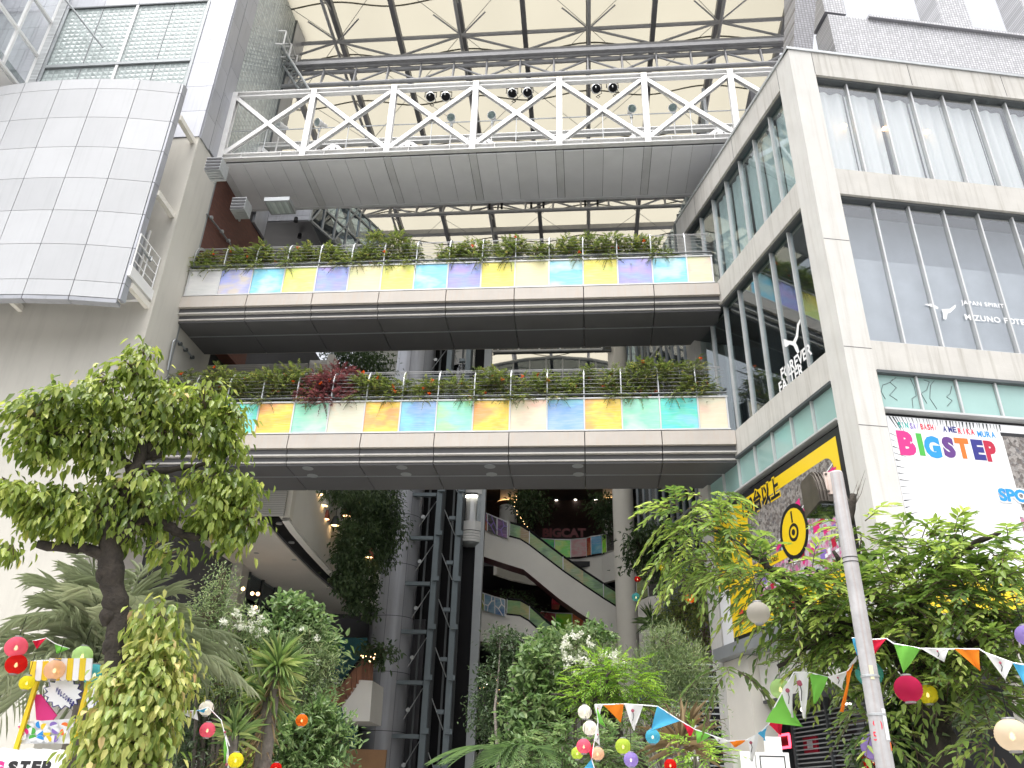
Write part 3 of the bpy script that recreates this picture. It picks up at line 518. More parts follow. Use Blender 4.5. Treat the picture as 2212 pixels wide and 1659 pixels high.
# ---------------------------------------------------------------- curved screen of metal panels
plan = [(-10.62,18.51),(-11.86,18.41),(-13.11,18.42),(-14.34,18.51),(-15.58,18.67),(-16.80,18.93),(-18.0,19.28)]
rows = [13.52, 14.02, 15.2, 16.38, 17.57, 18.76, 19.95, 21.15, 21.58]
sc = thing('curved_panel_screen', 'big curved screen of silver square metal panels standing off the left wall', 'facade screen', (-13,18.8,13.5))
def pln(t):                                   # smooth plan point
    i = max(0, min(len(plan)-2, int(t))); u = t-i; p = [V((*plan[max(0,min(len(plan)-1,i+k))],0)) for k in (-1,0,1,2)]
    return .5*((2*p[1])+(-p[0]+p[2])*u+(2*p[0]-5*p[1]+4*p[2]-p[3])*u*u+(-p[0]+3*p[1]-3*p[2]+p[3])*u**3)
for i in range(6):
    for j in range(8):
        m = MB(); g_ = .008; N = 4
        fr, bk = [], []
        for k in range(N+1):
            t = i+g_+(1-2*g_)*k/N; p = pln(t); d = (pln(t+.02)-pln(t-.02)).normalized(); nn = V((-d.y, d.x, 0)); nn = nn if nn.y < 0 else -nn
            ext = .12 if (j == 0) else 0
            fr.append((p, p - nn*.06))
        z0, z1 = rows[j]+g_, rows[j+1]-g_
        for z in (z0, z1):
            for a in fr: m.v.append(V((a[0].x,a[0].y,z)))
        for z in (z0, z1):
            for a in fr: m.v.append(V((a[1].x,a[1].y,z)))
        n_ = N+1
        for k in range(N):
            m.f += [(k,k+1,n_+k+1,n_+k),(2*n_+k,3*n_+k,3*n_+k+1,2*n_+k+1),(k,2*n_+k,2*n_+k+1,k+1),(n_+k,n_+k+1,3*n_+k+1,3*n_+k)]
        m.f += [(0,n_,3*n_,2*n_),(N,2*n_+N,3*n_+N,n_+N)]
        m.build('metal_panel', MT['alu'], sc, True).data.polygons.foreach_set('use_smooth', [False]*(4*N+2))
m = MB(); q = [pln(t) for t in np.linspace(.02,5.98,25)]
for z0,z1 in ((13.56,21.5),):
    for p in q: m.v += [V((p.x, p.y+.07, z0)), V((p.x, p.y+.07, z1))]
    for k in range(24): m.f.append((2*k,2*k+2,2*k+3,2*k+1))
m.build('backing_sheet', MT['joint'], sc)
for j in range(8):                            # returned edge at the right end
    MB().prism([V((-10.60,18.512,rows[j]+.01)), V((-10.55,18.53,rows[j]+.01)), V((-10.50,18.74,rows[j]+.01)), V((-10.60,18.74,rows[j]+.01))], (0,0,rows[j+1]-rows[j]-.02)).build('edge_panel', MT['alu2'], sc)
for i in range(6):                            # underside lip
    a, b = pln(i+.01), pln(i+.99); MB().hexa([V((a.x,a.y+.01,13.40)), V((b.x,b.y+.01,13.40)), V((b.x,b.y+.25,13.40)), V((a.x,a.y+.25,13.40)), V((a.x,a.y+.004,13.51)), V((b.x,b.y+.004,13.51)), V((b.x,b.y+.25,13.51)), V((a.x,a.y+.25,13.51))]).build('bottom_lip', MT['alu2'], sc)
for z in (20.38,17.38,14.12):
    for x in (-10.52,-14.3):
        MB().bar((x,18.75,z+.0), (x+.10,19.80+(.1 if x<-12 else 0)+(-x-10.25)*.096,z), .14, .18).build('bracket_arm', MT['cream'], sc)
# ---------------------------------------------------------------- loudspeakers
for (x,y,d_,lab) in ((468,366,20.6,'louvred loudspeaker box under the left end of the truss walkway'),(521,450,22.6,'louvred loudspeaker box on the brick wall')):
    c = atd(x,y,d_); sp_ = thing('loudspeaker', lab, 'loudspeaker', c - V((0,0,.3)), 'outdoor loudspeakers'); f = Fr(c.x, c.y, 95.5, 5.5)
    MB().fbox(f,-.23,.23,-.25,.25,c.z-.24,c.z+.24).build('cabinet', MT['galv'], sp_)
    for k in range(4): MB().fbox(f,-.22,.22,-.27,-.252,c.z-.22+k*.12,c.z-.15+k*.12).build('grille_bar', MT['joint'], sp_); MB().fbox(f,-.2,.2,-.2+k*.1,-.13+k*.1,c.z-.275,c.z-.262).build('grille_bar', MT['galv'], sp_)
    MB().tube([f.p(-.1,.25,c.z), f.p(-.3,.6,c.z)], .04, 6).build('bracket', MT['galv'], sp_)
# ---------------------------------------------------------------- footbridges
LEFT = -10.15
DIC = {'grey':((.60,.61,.60),(.66,.66,.65),(.58,.58,.60)),'lilac':((.62,.56,.50),(.42,.45,.80),(.30,.42,.85)),'cyan':((.30,.72,.85),(.25,.68,.88),(.55,.80,.80)),'lime':((.75,.85,.22),(.85,.85,.20),(.88,.78,.30)),'peri':((.38,.36,.78),(.33,.42,.82),(.45,.36,.72)),'pale':((.84,.82,.45),(.86,.78,.45),(.78,.84,.45)),'yel':((.90,.80,.12),(.88,.78,.18),(.70,.82,.22)),'pink':((.80,.55,.45),(.78,.72,.52),(.80,.82,.45)),
 'turq':((.12,.70,.72),(.15,.72,.55),(.28,.65,.80)),'orange':((.90,.50,.10),(.92,.68,.12),(.85,.42,.15)),'mint':((.35,.72,.58),(.30,.75,.52),(.55,.76,.62)),'beige':((.74,.68,.52),(.70,.70,.55),(.80,.66,.48)),'blue':((.25,.60,.72),(.25,.45,.80),(.35,.52,.82)),'green':((.40,.80,.38),(.32,.78,.58),(.38,.82,.62)),'peach':((.86,.58,.45),(.82,.70,.52),(.76,.74,.56))}
UP = ['grey','lilac','cyan','lime','peri','pale','lime','cyan','peri','yel','pale','cyan','yel','peri','cyan','pink']
LO = ['grey','grey','turq','orange','mint','beige','orange','blue','green','orange','peach','blue','orange','mint','turq','peach']
pid = 0
def footbridge(label, zb, cols, h):
    """zb: bottom edge of the coloured guard; h its height"""
    global pid
    fb = thing('footbridge', label, 'footbridge', FB.p(-2,1,zb-1), 'footbridges across the court')
    r_end = 5.86; x0 = LEFT+.06
    w = 1.008 if zb > 12 else 1.005
    ss = [x0+w*i for i in range(16)]+[r_end-.12]
    for i in range(16):
        if ss[i+1]-ss[i] < .2: continue
        c = DIC[cols[i]]; pid += 1
        MB().fbox(FB, ss[i]+.022, ss[i+1]-.022, .02, .03, zb+.025, zb+h-.03).build('film_panel', dichroic(*c, pid, 1.1), fb)
        MB().fbox(FB, ss[i]-.02, ss[i]+.02, .0, .06, zb+.02, zb+h-.022).build('panel_post', MT['frame'], fb)
    MB().fbox(FB, r_end-.14, r_end-.10, .0, .06, zb+.02, zb+h-.022).build('panel_post', MT['frame'], fb)
    MB().fbox(FB, x0-.03, r_end-.08, -.012, .07, zb-.02, zb+.018).build('bottom_rail', MT['frame'], fb); MB().fbox(FB, x0-.03, r_end-.08, -.012, .07, zb+h-.02, zb+h+.02).build('top_rail', MT['frame'], fb)
    MB().tube([FB.p(x0-.02,-.03,zb+h+.10), FB.p(r_end-.1,-.03,zb+h+.10)], .028, 8).build('handrail', MT['dframe'], fb)
    # fascia panels, two guard panels wide, then two pale ledges and the dark soffit
    fs = [LEFT-.1, x0+w*2]+[x0+w*(2+2*k) for k in range(1,7)]+[r_end+.02]
    prof_w = .012
    for i in range(len(fs)-1):
        a, b = fs[i]+prof_w, fs[i+1]-prof_w
        MB().hexa([FB.p(a,-.06,zb-.46), FB.p(b,-.06,zb-.46), FB.p(b,.05,zb-.46), FB.p(a,.05,zb-.46), FB.p(a,-.02,zb-.05), FB.p(b,-.02,zb-.05), FB.p(b,.05,zb-.05), FB.p(a,.05,zb-.05)]).build('fascia_panel', MT['fascia'], fb)
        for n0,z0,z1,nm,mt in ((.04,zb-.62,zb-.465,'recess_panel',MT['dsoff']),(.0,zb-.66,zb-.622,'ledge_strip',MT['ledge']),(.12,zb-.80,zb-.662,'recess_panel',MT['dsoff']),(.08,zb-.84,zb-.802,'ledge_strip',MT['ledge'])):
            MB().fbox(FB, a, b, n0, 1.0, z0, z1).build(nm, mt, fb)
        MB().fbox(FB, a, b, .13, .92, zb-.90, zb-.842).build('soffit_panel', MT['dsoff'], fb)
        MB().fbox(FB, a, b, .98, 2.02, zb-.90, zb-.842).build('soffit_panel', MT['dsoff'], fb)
    for n in (.93,.955): MB().fbox(FB, LEFT-.1, r_end, n, n+.012, zb-.91, zb-.85).build('soffit_strip', MT['gframe'], fb)
    MB().fbox(FB, LEFT-.1, r_end+.1, .06, 2.1, zb-.46, zb-.1).build('deck', MT['inside'], fb)
    MB().fbox(FB, LEFT-.1, r_end+.2, 2.08, 2.14, zb-.84, zb+.3).build('fascia_panel', MT['fascia'], fb)
    MB().fbox(FB, x0, r_end-.1, .12, .5, zb-.1, zb+h-.05).build('planter', MT['dframe'], fb)
    # trellis: bent flat posts and wires
    for k in range(17):
        s = x0+w*k
        if s > r_end: break
        top = zb+h+.80
        pts = [FB.p(s,.09,zb+h+.02), FB.p(s,.09,zb+h+.62)]+[FB.p(s, .09+.52*(1-math.cos(R(a))), zb+h+.62+.52*math.sin(R(a))) for a in (12,26,40,55,70,85)]
        m = MB()
        for a,b in zip(pts, pts[1:]): m.bar(a, b, .03, .075, FB.n+V((0,0,.01)))
        m.build('trellis_post', MT['galv'], fb)
        if k % 2: 
            pts2 = [FB.p(s,2.0,zb+h-.2), FB.p(s,2.0,zb+h+.75), FB.p(s,1.8,zb+h+1.05), FB.p(s,1.45,zb+h+1.16)]; m = MB()
            for a,b in zip(pts2, pts2[1:]): m.bar(a, b, .04, .06, FB.n+V((0,0,.01)))
            m.build('trellis_post', MT['dframe'], fb)
    for k in range(9):
        z = zb+h+.14+.12*k; n = .085 + (0 if z < zb+h+.62 else .52*(1-math.cos(math.asin(min(1,(z-zb-h-.62)/.52)))))
        MB().tube([FB.p(x0,n,z), FB.p((x0+r_end)/2,n,z-.02), FB.p(r_end-.1,n,z)], .005, 4, False).build('trellis_wire', MT['wire'], fb)
    MB().tube([FB.p(x0,.5,zb+h+1.17), FB.p(r_end-.1,.5,zb+h+1.17)], .012, 4, False).build('trellis_wire', MT['wire'], fb)
    return fb
ub = footbridge('upper footbridge with pale yellow, cyan and violet film panels and planted trellis', 15.29, UP, .94)
lo = footbridge('lower footbridge with orange, mint and blue film panels and planted trellis', 10.66, LO, .95)
for x,y in ((665,1012),(675,1028),(868,1010),(877,1025),(1058,1008),(1062,1025),(1248,1007),(1250,1025)):
    p = atz(x,y,9.755); MB().lathe(p, [(.0,0),(.15,0),(.15,.02)], 20).build('soffit_disc', MT['gframe'], lo)
# ---------------------------------------------------------------- white truss walkway
tw = thing('truss_walkway', 'white steel cross braced truss walkway with grey panelled underside', 'walkway', FB.p(-1.6,1.2,20.7))
ZB, ZT = 20.80, 23.66; NV = 7; sv = [LEFT+.12+2.835*k for k in range(NV+1)]; D = 2.45
UPX = V((0,0,1))
for nn,front in ((0,True),(D,False)):
    MB().hbeam(FB.p(LEFT-.05,nn,ZT), FB.p(sv[-1],nn,ZT), .18, .22, UPX).build('top_chord' , MT['steelw'], tw)
    MB().hbeam(FB.p(LEFT-.1,nn,ZB), FB.p(sv[-1],nn,ZB), .18, .22, UPX).build('bottom_chord', MT['steelw'], tw)
    for s in sv:
        MB().hbeam(FB.p(s,nn,ZB+.11), FB.p(s,nn,ZT-.1), .19, .19, FB.n).build('truss_post', MT['steelw'], tw)
        if front:
            for z in (ZT,ZB): MB().fbox(FB, s-.1, s+.1, nn-.095, nn-.082, z-.12, z+.12).build('gusset_plate', MT['steelw'], tw)
    for i in range(NV):
        a, b = sv[i]+.06, sv[i+1]-.06
        MB().hbeam(FB.p(a,nn,ZB+.13), FB.p(b,nn,ZT-.12), .145, .145, FB.n).build('diagonal', MT['steelw'], tw)
        c0 = FB.p((a+b)/2,nn,(ZB+ZT)/2); 
        MB().hbeam(FB.p(a,nn,ZT-.12), c0+ (FB.p(a,nn,ZT-.12)-c0).normalized()*.07, .145, .145, FB.n).build('diagonal', MT['steelw'], tw)
        MB().hbeam(c0+(FB.p(b,nn,ZB+.13)-c0).normalized()*.07, FB.p(b,nn,ZB+.13), .145, .145, FB.n).build('diagonal', MT['steelw'], tw)
        if front: 
            MB().fbox(FB, (a+b)/2-.13, (a+b)/2+.13, -.072, -.06, (ZB+ZT)/2-.1, (ZB+ZT)/2+.1).build('gusset_plate', MT['steelw'], tw)
            MB().tube([FB.p((a+b)/2,0,(ZB+ZT)/2-.08), FB.p((a+b)/2,0,ZB+.1)], .014, 6).build('hanger_rod', MT['galv'], tw)
            for q in (.25,.75): MB().fbox(FB, a+(b-a)*q-.008, a+(b-a)*q+.008, -.088, -.001, ZB-.1, ZB+.1).build('stiffener', MT['steelw'], tw)
for s in sv: MB().bar(FB.p(s,.1,ZB-.02), FB.p(s,D-.1,ZB-.02), .16, .16).build('cross_beam', MT['steelw'], tw)
for i in range(NV):
    for k in range(4):
        a = sv[i]+.13+ (2.835-.26)/4*k; b = a+(2.835-.26)/4
        MB().fbox(FB, a+.006, b-.006, .10, D-.05, ZB-.19, ZB-.155).build('underside_panel', MT['soffit'], tw)
    MB().fbox(FB, sv[i]-.12, sv[i]+.12, .10, D-.05, ZB-.185, ZB-.15).build('underside_strip', MT['soffitj'], tw)
MB().fbox(FB, LEFT-.05, sv[-1], .09, D-.03, ZB-.149, ZB-.13).build('underside_back', MT['joint'], tw)
MB().fbox(FB, LEFT-.05, sv[-1], D-.05, D+.06, ZB-.21, ZB-.112).build('underside_edge', MT['soffitj'], tw)
MB().fbox(FB, LEFT, sv[-1], .2, D-.2, ZB+.11, ZB+.14).build('deck', MT['gframe'], tw)
MB().tube([FB.p(LEFT,.12,ZB+1.3), FB.p(sv[-1],.12,ZB+1.3)], .022, 6).build('handrail', MT['galv'], tw)
MB().tube([FB.p(LEFT,D-.1,ZB+1.95), FB.p(sv[-1],D-.1,ZB+1.95)], .03, 6).build('handrail', MT['galv'], tw)
MB().fbox(FB, LEFT+1.2, LEFT+4.2, D-.3, D-.05, ZB+.14, ZB+.9).build('guard_panel', MT['steelw'], tw); MB().fbox(FB, 5.0, 7.0, D-.3, D-.05, ZB+.14, ZB+.9).build('guard_panel', MT['steelw'], tw)
MB().fbox(FB, LEFT+1, sv[-1]-1, .28, .36, ZB+.12, ZB+.2).build('cable_tray', mat('blue_cable_tray', (.16,.22,.33), .5), tw)
# floodlights (white, on posts) and lamps hung from the top chord
MT['lens'] = glassmat('lamp_lens', (.7,.8,.8), 1.5, base=.15)
ORDN = ['leftmost','second','third','fourth','fifth','rightmost']
for i,(x,y) in enumerate(((607,272),(692,267),(976,257),(1064,252),(1363,238),(1454,236))):
    s,z = FB.px(x,y,.3); c = FB.p(s,.3,z); fl = thing('floodlight', f'{ORDN[i]} white bell shaped floodlight on a post of the truss walkway', 'floodlight', FB.p(s,.3,ZB+.2), 'white floodlights on the walkway')
    ax = V((random.uniform(-.3,.3) if i>1 else -.55,-.8,-.38)).normalized()
    MB().lathe(c, [(0,-.30),(.06,-.29),(.075,-.14),(.07,-.12),(.11,-.02),(.145,.10),(.15,.16),(.135,.16),(.09,.03),(0,.0)], 18, axis=ax).build('housing', MT['white'], fl, True)
    MB().lathe(c, [(0,.145),(.135,.15)], 18, axis=ax).build('lens', MT['lens'], fl)
    MB().tube([FB.p(s,.3,ZB+.2), FB.p(s,.3,z-.35), c-ax*.05+V((0,0,-.12))], .028, 8).build('post', MT['steelw'], fl); MB().lathe(FB.p(s,.3,z-.36), [(.05,0),(.05,.12),(.03,.14)], 8).build('swivel', MT['galv'], fl)
for i,(x,y) in enumerate(((930,210),(963,209),(1106,202),(1139,200),(1287,192),(1323,190))):
    s,z = FB.px(x,y,.5); c = FB.p(s,.5,z); fl = thing('stage_lamp', f'{ORDN[i]} round black fronted stage lamp hanging under the top chord of the truss walkway', 'stage lamp', c, 'stage lamps on the walkway')
    ax = V((.1,-.75,-.65)).normalized()
    MB().lathe(c, [(0,-.22),(.12,-.18),(.17,-.02),(.17,.08),(.15,.10)], 16, axis=ax).build('housing', MT['chrome'], fl, True); MB().lathe(c, [(.15,.1),(.13,.11),(0,.09)], 16, axis=ax).build('front', MT['black'], fl)
    MB().tube([c+V((-.2,0,0)), c+V((-.2,.02,.26)), c+V((.2,.02,.26)), c+V((.2,0,0))], .018, 6).build('yoke', MT['black'], fl); MB().tube([c+V((0,.02,.26)), FB.p(s,.3,ZT-.05)], .02, 6).build('hook', MT['galv'], fl)
    MB().tube([c+V((.16,0,-.02)), c+V((.2,0,-.2)), c+V((.08,0,-.3)), c+V((.0,0,-.38)), c+V((.08,0,-.44)), c+V((.14,0,-.36)), c+V((.05,0,-.3))], .012, 5).build('cable', MT['black'], fl)
# ---------------------------------------------------------------- membrane roof over the court
ZR = 31.5; RS = [-13.77+2.70*k for k in range(10)]; N0, N1 = 1.2, 46.0
def toN(x, y, z): q = atz(x,y,z); return FB.n.dot(q-FB.o)
rf = thing('membrane_roof', 'cream translucent membrane roof on dark steel ribs over the court', 'roof', FB.p(0,20,31))
def mz(i, u): return -.45*math.sin(math.pi/2*((i+u) % 2 if (i+u)%2 <= 1 else 2-(i+u)%2))**2
for i in range(len(RS)-1):
    m = MB(); U, NN = 8, 24
    for j in range(NN+1):
        for k in range(U+1):
            u = k/U; m.v.append(FB.p(RS[i]+2.7*u, N0+(N1-N0)*j/NN, ZR+mz(i,u)+.25))
    for j in range(NN):
        for k in range(U): a=j*(U+1)+k; m.f.append((a,a+1,a+U+2,a+U+1))
    m.build('membrane', MT['membrane'], rf, True)
    for q in range(17):
        n = N0+1.3+q*2.7; MB().tube([FB.p(RS[i]+2.7*k/6, n, ZR+mz(i,k/6)+.235) for k in range(7)], .035, 4, False).build('membrane_seam', MT['seam'], rf)
for i,s in enumerate(RS):
    zt = ZR+mz(i,0)+.1
    MB().fbox(FB, s-.10, s+.10, N0, N1, zt-.24, zt+.08).build('rib', MT['ribd'], rf)
    if i % 2 == 0:
        MB().tube([FB.p(s,N0,zt-1.0), FB.p(s,N1,zt-1.0)], .07, 8).build('rib_lower_chord', MT['steelg'], rf)
        for q in range(16):
            a = N0+2.8*q; MB().tube([FB.p(s,a,zt-1.0), FB.p(s,a+1.4,zt-.2)], .04, 6).build('rib_strut', MT['steelg'], rf); 
nA = toN(700,92,31.0); nB = toN(700,131,30.0); nb2 = toN(1000,300,31.0); nb3 = toN(1000,330,31)
for n,z,r in ((nA,31.0,.085),(nB,30.0,.10),(nb2,30.9,.06),(nb3,31.0,.05),(toN(1000,745,31),31.0,.1)):
    MB().tube([FB.p(RS[0],n,z), FB.p(RS[-1],n,z)], r, 10).build('purlin', MT['steelg'], rf)
for i in range(0,10,2):
    a = FB.p(RS[i],nA,31.0)
    for j in (-1,1):
        if 0 <= i+j < 10: MB().tube([a, FB.p(RS[i+j],nB,30.0)], .05, 8).build('brace', MT['steelg'], rf); MB().tube([a, FB.p(RS[i+j]-j*1.6,nA-.9,31.25)], .035, 8).build('brace', MT['steelg'], rf)
    for (na,nb_) in ((nA,nA-6),(nA,nA+6),(nB+9,nB+15),(nB+20,nB+26)):
        for j in (-2,2):
            if 0 <= i+j < 10: MB().tube([FB.p(RS[i],na,31.1), FB.p(RS[i+j],nb_,31.0)], .012, 5, False).build('stay_cable', MT['dframe'], rf)
ng = toN(1000,502,31)
MB().fbox(FB, RS[0], RS[-1], ng, ng+.3, 31.0, 31.3).build('gutter_beam', MT['steelg'], rf)
def sptruss(label, y1, y2, y3, xs, s0, s1, per, twin=True):
    t = thing('space_truss', label, 'roof truss', FB.p((s0+s1)/2, toN(xs,y2,28), 27.5), 'tubular roof trusses')
    c = [(toN(xs,y1,28.7),28.7),(toN(xs,y2,28.5),28.5),(toN(xs,y3,27.5),27.5)]
    for n,z in c: MB().tube([FB.p(s0,n,z), FB.p(s1,n,z)], .095, 10).build('chord', MT['steelg'], t)
    MB().fbox(FB, s0, s1, c[0][0]-.25, c[0][0]-.12, 28.62, 28.8).build('rail_beam', MT['steelg'], t)
    k = 0; s = s0+.4
    while s < s1-.5:
        MB().tube([FB.p(s,*c[1]), FB.p(s,*c[2])], .045, 6).build('web', MT['steelg'], t); MB().tube([FB.p(s,*c[0]), FB.p(s,*c[2])], .04, 6).build('web', MT['steelg'], t)
        e = min(s+per, s1)
        a, b = (c[1],c[2]) if k%2 else (c[2],c[1]); MB().tube([FB.p(s,*a), FB.p(e,*b)], .045, 6).build('web', MT['steelg'], t)
        a, b = (c[0],c[1]) if k%2 else (c[1],c[0]); MB().tube([FB.p(s,*a), FB.p(e,*b)], .04, 6).build('web', MT['steelg'], t)
        s += per; k += 1
    return t, c
sptruss('near grey tubular truss crossing under the roof above the white walkway', 145, 157, 183, 700, -10.2, 10.5, 1.35)
st2, c2 = sptruss('far grey tubular truss seen below the white walkway', 430, 442, 460, 1000, -9.2, 10.5, 1.35)
for x in (1073,1162,1277): 
    p = atz(x,437,28.4); s = FB.s.dot(p-FB.o); n = FB.n.dot(p-FB.o)
    for d in (-.3,.3): MB().fbox(FB, s+d-.05, s+d+.05, n-.45, n-.3, 27.7, 28.7).build('clamp', MT['black'], st2)
    MB().fbox(FB, s-.4, s+.4, n-.5, n-.3, 28.3, 28.5).build('clamp_bar', MT['black'], st2)
# lattice mast and ladder where the roof meets the left tower
lm = thing('lattice_mast', 'white lattice ladder mast between the left tower and the roof', 'mast', FB.p(-9.5,6,21))
for x0_,y0_,x1_,y1_ in ((585,100,660,215),(600,85,672,200)):
    a, b = atz(x0_,y0_,29.5), atz(x1_,y1_,26.5); MB().tube([a,b], .05, 6).build('rail', MT['galv'], lm)
a0,b0_,a1,b1 = atz(585,100,29.5),atz(660,215,26.5),atz(600,85,29.5),atz(672,200,26.5)
for k in range(12):
    u = k/11; MB().tube([a0.lerp(b0_,u), a1.lerp(b1,u)], .03, 6).build('rung', MT['galv'], lm)
    if k < 11: MB().tube([a0.lerp(b0_,u), a1.lerp(b1,u+1/11)], .022, 5).build('lacing', MT['galv'], lm)
for x,y in ((600,98),(612,125),(625,150)):
    c = atz(x,y,29); m = MB(); h = .38
    for dx in (-h,h):
        for dy in (-h,h): m.bar(c+V((dx,dy,-h)), c+V((dx,dy,h)), .05, .05, (1,0,0))
    for dz in (-h,h):
        for q in (-h,h): m.bar(c+V((-h,q,dz)), c+V((h,q,dz)), .05, .05); m.bar(c+V((q,-h,dz)), c+V((q,h,dz)), .05, .05)
    m.build('cage', MT['steelw'], lm)
# ---------------------------------------------------------------- silver box with glazing behind the left tower
gx = thing('glazed_corner_room', 'silver clad room with black underside and slanted glazing behind the upper left of the court', 'building', FL.p(5,0,18))
nq = 5.2; sl_, zl = FB.px(655,525,nq)
za = 18.6
sA = FB.px(560,470,nq)[0]; sBx = FB.px(676,440,nq)[0]; zbm = FB.px(620,479,nq)[1]
ztp = zbm+2.0
panelgrid(FB, [sA-1.2, sA+.9, sBx], [zbm+.06, zbm+.3, zbm+1.1, ztp], nq, nq+.08, MT['alu2'], gx, 'cladding_panel')
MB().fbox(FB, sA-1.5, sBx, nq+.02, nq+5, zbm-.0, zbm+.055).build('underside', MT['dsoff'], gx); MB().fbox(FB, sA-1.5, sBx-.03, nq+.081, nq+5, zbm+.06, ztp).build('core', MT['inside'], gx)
g0 = FB.p(sBx,nq,0); g1 = g0+V((math.sin(R(28)),math.cos(R(28)),0))*5.0
FX = Fr(g0.x, g0.y, 28, -62)
for s in [k*.72 for k in range(8)]: MB().fbox(FX, s-.035, s+.035, -.05, .05, zbm, ztp+.6).build('mullion', MT['gframe'], gx)
for z in (zbm+.05, zbm+1.1, zbm+2.2, ztp+.6): MB().fbox(FX, 0, 5.05, -.04, .04, z-.04, z+.04).build('rail', MT['gframe'], gx)
for k in range(7):
    for z0,z1 in ((zbm+.1,zbm+1.05),(zbm+1.15,zbm+2.15),(zbm+2.25,ztp+.55)): MB().fbox(FX, k*.72+.04, k*.72+.68, 0, .012, z0, z1).build('glass_pane', MT['glassg'], gx)
for k in range(4): MB().bar(FX.p(k*1.44,-.08,zbm), FX.p(k*1.44+1.2,-.08,ztp+.6), .05, .05).build('brace', MT['gframe'], gx)
for x,y,nm in ((640,470,0),(648,505,0)):
    p = atz(x,y,zbm-.06); MB().lathe(p, [(.07,0),(.09,-.2),(.0,-.2)], 10).build('spot_lamp', MT['black'], gx)
fl_ = atd(605,447,22.5); f = Fr(fl_.x, fl_.y, 95.5, 5.5); fg = thing('ceiling_flood_unit', 'flat caged flood lamp hung under the walkway near the brick wall', 'flood lamp', fl_)
MB().fbox(f,-.42,.42,-.35,.35,fl_.z-.03,fl_.z+.12).build('housing', MT['gframe'], fg); MB().fbox(f,-.36,.36,-.29,.29,fl_.z-.04,fl_.z-.031).build('lens', MT['block_f'], fg)
# ---------------------------------------------------------------- rear court building
rb = thing('hall_building', 'dim rear hall and balconies at the back of the court', 'building', FB.p(2,27,0))
def wallstrip(plan, z0, z1, th, mt, par, name, smooth=True):
    m = MB(); P = [V((p[0],p[1],0)) for p in plan]; n = len(P); off = []
    for i in range(n):
        d = (P[min(i+1,n-1)]-P[max(i-1,0)]).normalized(); nn = V((-d.y,d.x,0)); off.append(nn*th)
    for z in (z0,z1):
        for i in range(n): m.v.append(P[i]+V((0,0,z)))
        for i in range(n): m.v.append(P[i]+off[i]+V((0,0,z)))
    for i in range(n-1):
        m.f += [(i,i+1,2*n+i+1,2*n+i),(n+i,3*n+i,3*n+i+1,n+i+1),(i,n+i,n+i+1,i+1),(2*n+i,2*n+i+1,3*n+i+1,3*n+i)]
    m.f += [(0,2*n,3*n,n),(n-1,2*n-1,4*n-1,3*n-1)]
    return m.build(name, mt, par)
def zpl(pts, z): return [tuple(atz(x,y,z).xy) for x,y in pts]
# hall box
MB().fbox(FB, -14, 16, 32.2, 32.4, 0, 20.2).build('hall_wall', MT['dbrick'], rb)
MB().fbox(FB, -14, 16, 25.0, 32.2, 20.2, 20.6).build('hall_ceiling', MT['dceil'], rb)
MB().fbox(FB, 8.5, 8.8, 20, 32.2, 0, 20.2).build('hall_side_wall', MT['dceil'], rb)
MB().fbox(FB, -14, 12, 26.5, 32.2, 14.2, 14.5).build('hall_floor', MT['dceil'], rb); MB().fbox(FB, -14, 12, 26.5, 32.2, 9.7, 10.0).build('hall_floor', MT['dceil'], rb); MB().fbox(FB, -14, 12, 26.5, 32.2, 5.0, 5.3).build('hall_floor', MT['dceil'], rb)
for x,y in ((1202,1081),(1243,1080),(1287,1080),(1284,1085)):
    p = atz(x,y,20.18); MB().lathe(p, [(.0,0),(.09,0),(.09,.03)], 10).build('downlight', MT['lampw'], rb)
# curved fronts of the balconies
fr15 = [atd(x,1196,d_).xy[:] for x,d_ in ((1075,44.5),(1110,45.6),(1150,46.4),(1200,46.9),(1250,46.8),(1300,46.0),(1345,44.8),(1380,43.5))]
wallstrip(fr15, 13.15, 14.75, .25, MT['ivory'], rb, 'balcony_front')
DP = {'lime':((.2,.85,.06),(.55,.9,.10),(.25,.85,.2)),'rose':((.75,.30,.35),(.72,.55,.55),(.8,.2,.25)),'azure':((.05,.30,.55),(.08,.42,.62),(.3,.6,.7)),'green':((.05,.6,.2),(.3,.8,.25),(.1,.7,.35)),'rust':((.5,.12,.05),(.62,.22,.1),(.4,.05,.04)),'dark':((.05,.05,.05),(.09,.08,.07),(.06,.05,.05)),'wine':((.25,.03,.05),(.4,.06,.08),(.3,.05,.06)),'olive':((.3,.32,.06),(.2,.3,.12),(.4,.42,.1)),'sky':((.12,.25,.4),(.25,.4,.5),(.1,.2,.42)),'violet':((.16,.06,.2),(.25,.1,.3),(.1,.06,.14))}
def guard(plan, z0, z1, cols, par, mtn=None):
    global pid
    for i,(a,b) in enumerate(zip(plan, plan[1:])):
        a, b = V((*a,0)), V((*b,0)); d = (b-a).normalized(); pid += 1
        MB().bar(a+d*.03+V((0,0,(z0+z1)/2)), b-d*.03+V((0,0,(z0+z1)/2)), .02, z1-z0-.06).build('film_panel', dichroic(*DP[cols[i%len(cols)]], pid), par)
        MB().bar(V((a.x,a.y,z0)), V((a.x,a.y,z1)), .05, .05, (0,1,0)).build('guard_post', MT['frame'], par)
        MB().bar(V((a.x,a.y,z1)), V((b.x,b.y,z1)), .06, .05).build('guard_rail', MT['frame'], par)
gp = [atd(x,1196,d_-.1).xy[:] for x,d_ in ((1152,46.4),(1166,46.6),(1198,46.8),(1233,46.8),(1267,46.5),(1277,46.2),(1301,45.9),(1311,45.7),(1336,45),(1365,44))]
guard(gp, 14.78, 15.85, ['rust','green','lime','rose','rust','azure','lime','dark','dark'], rb)
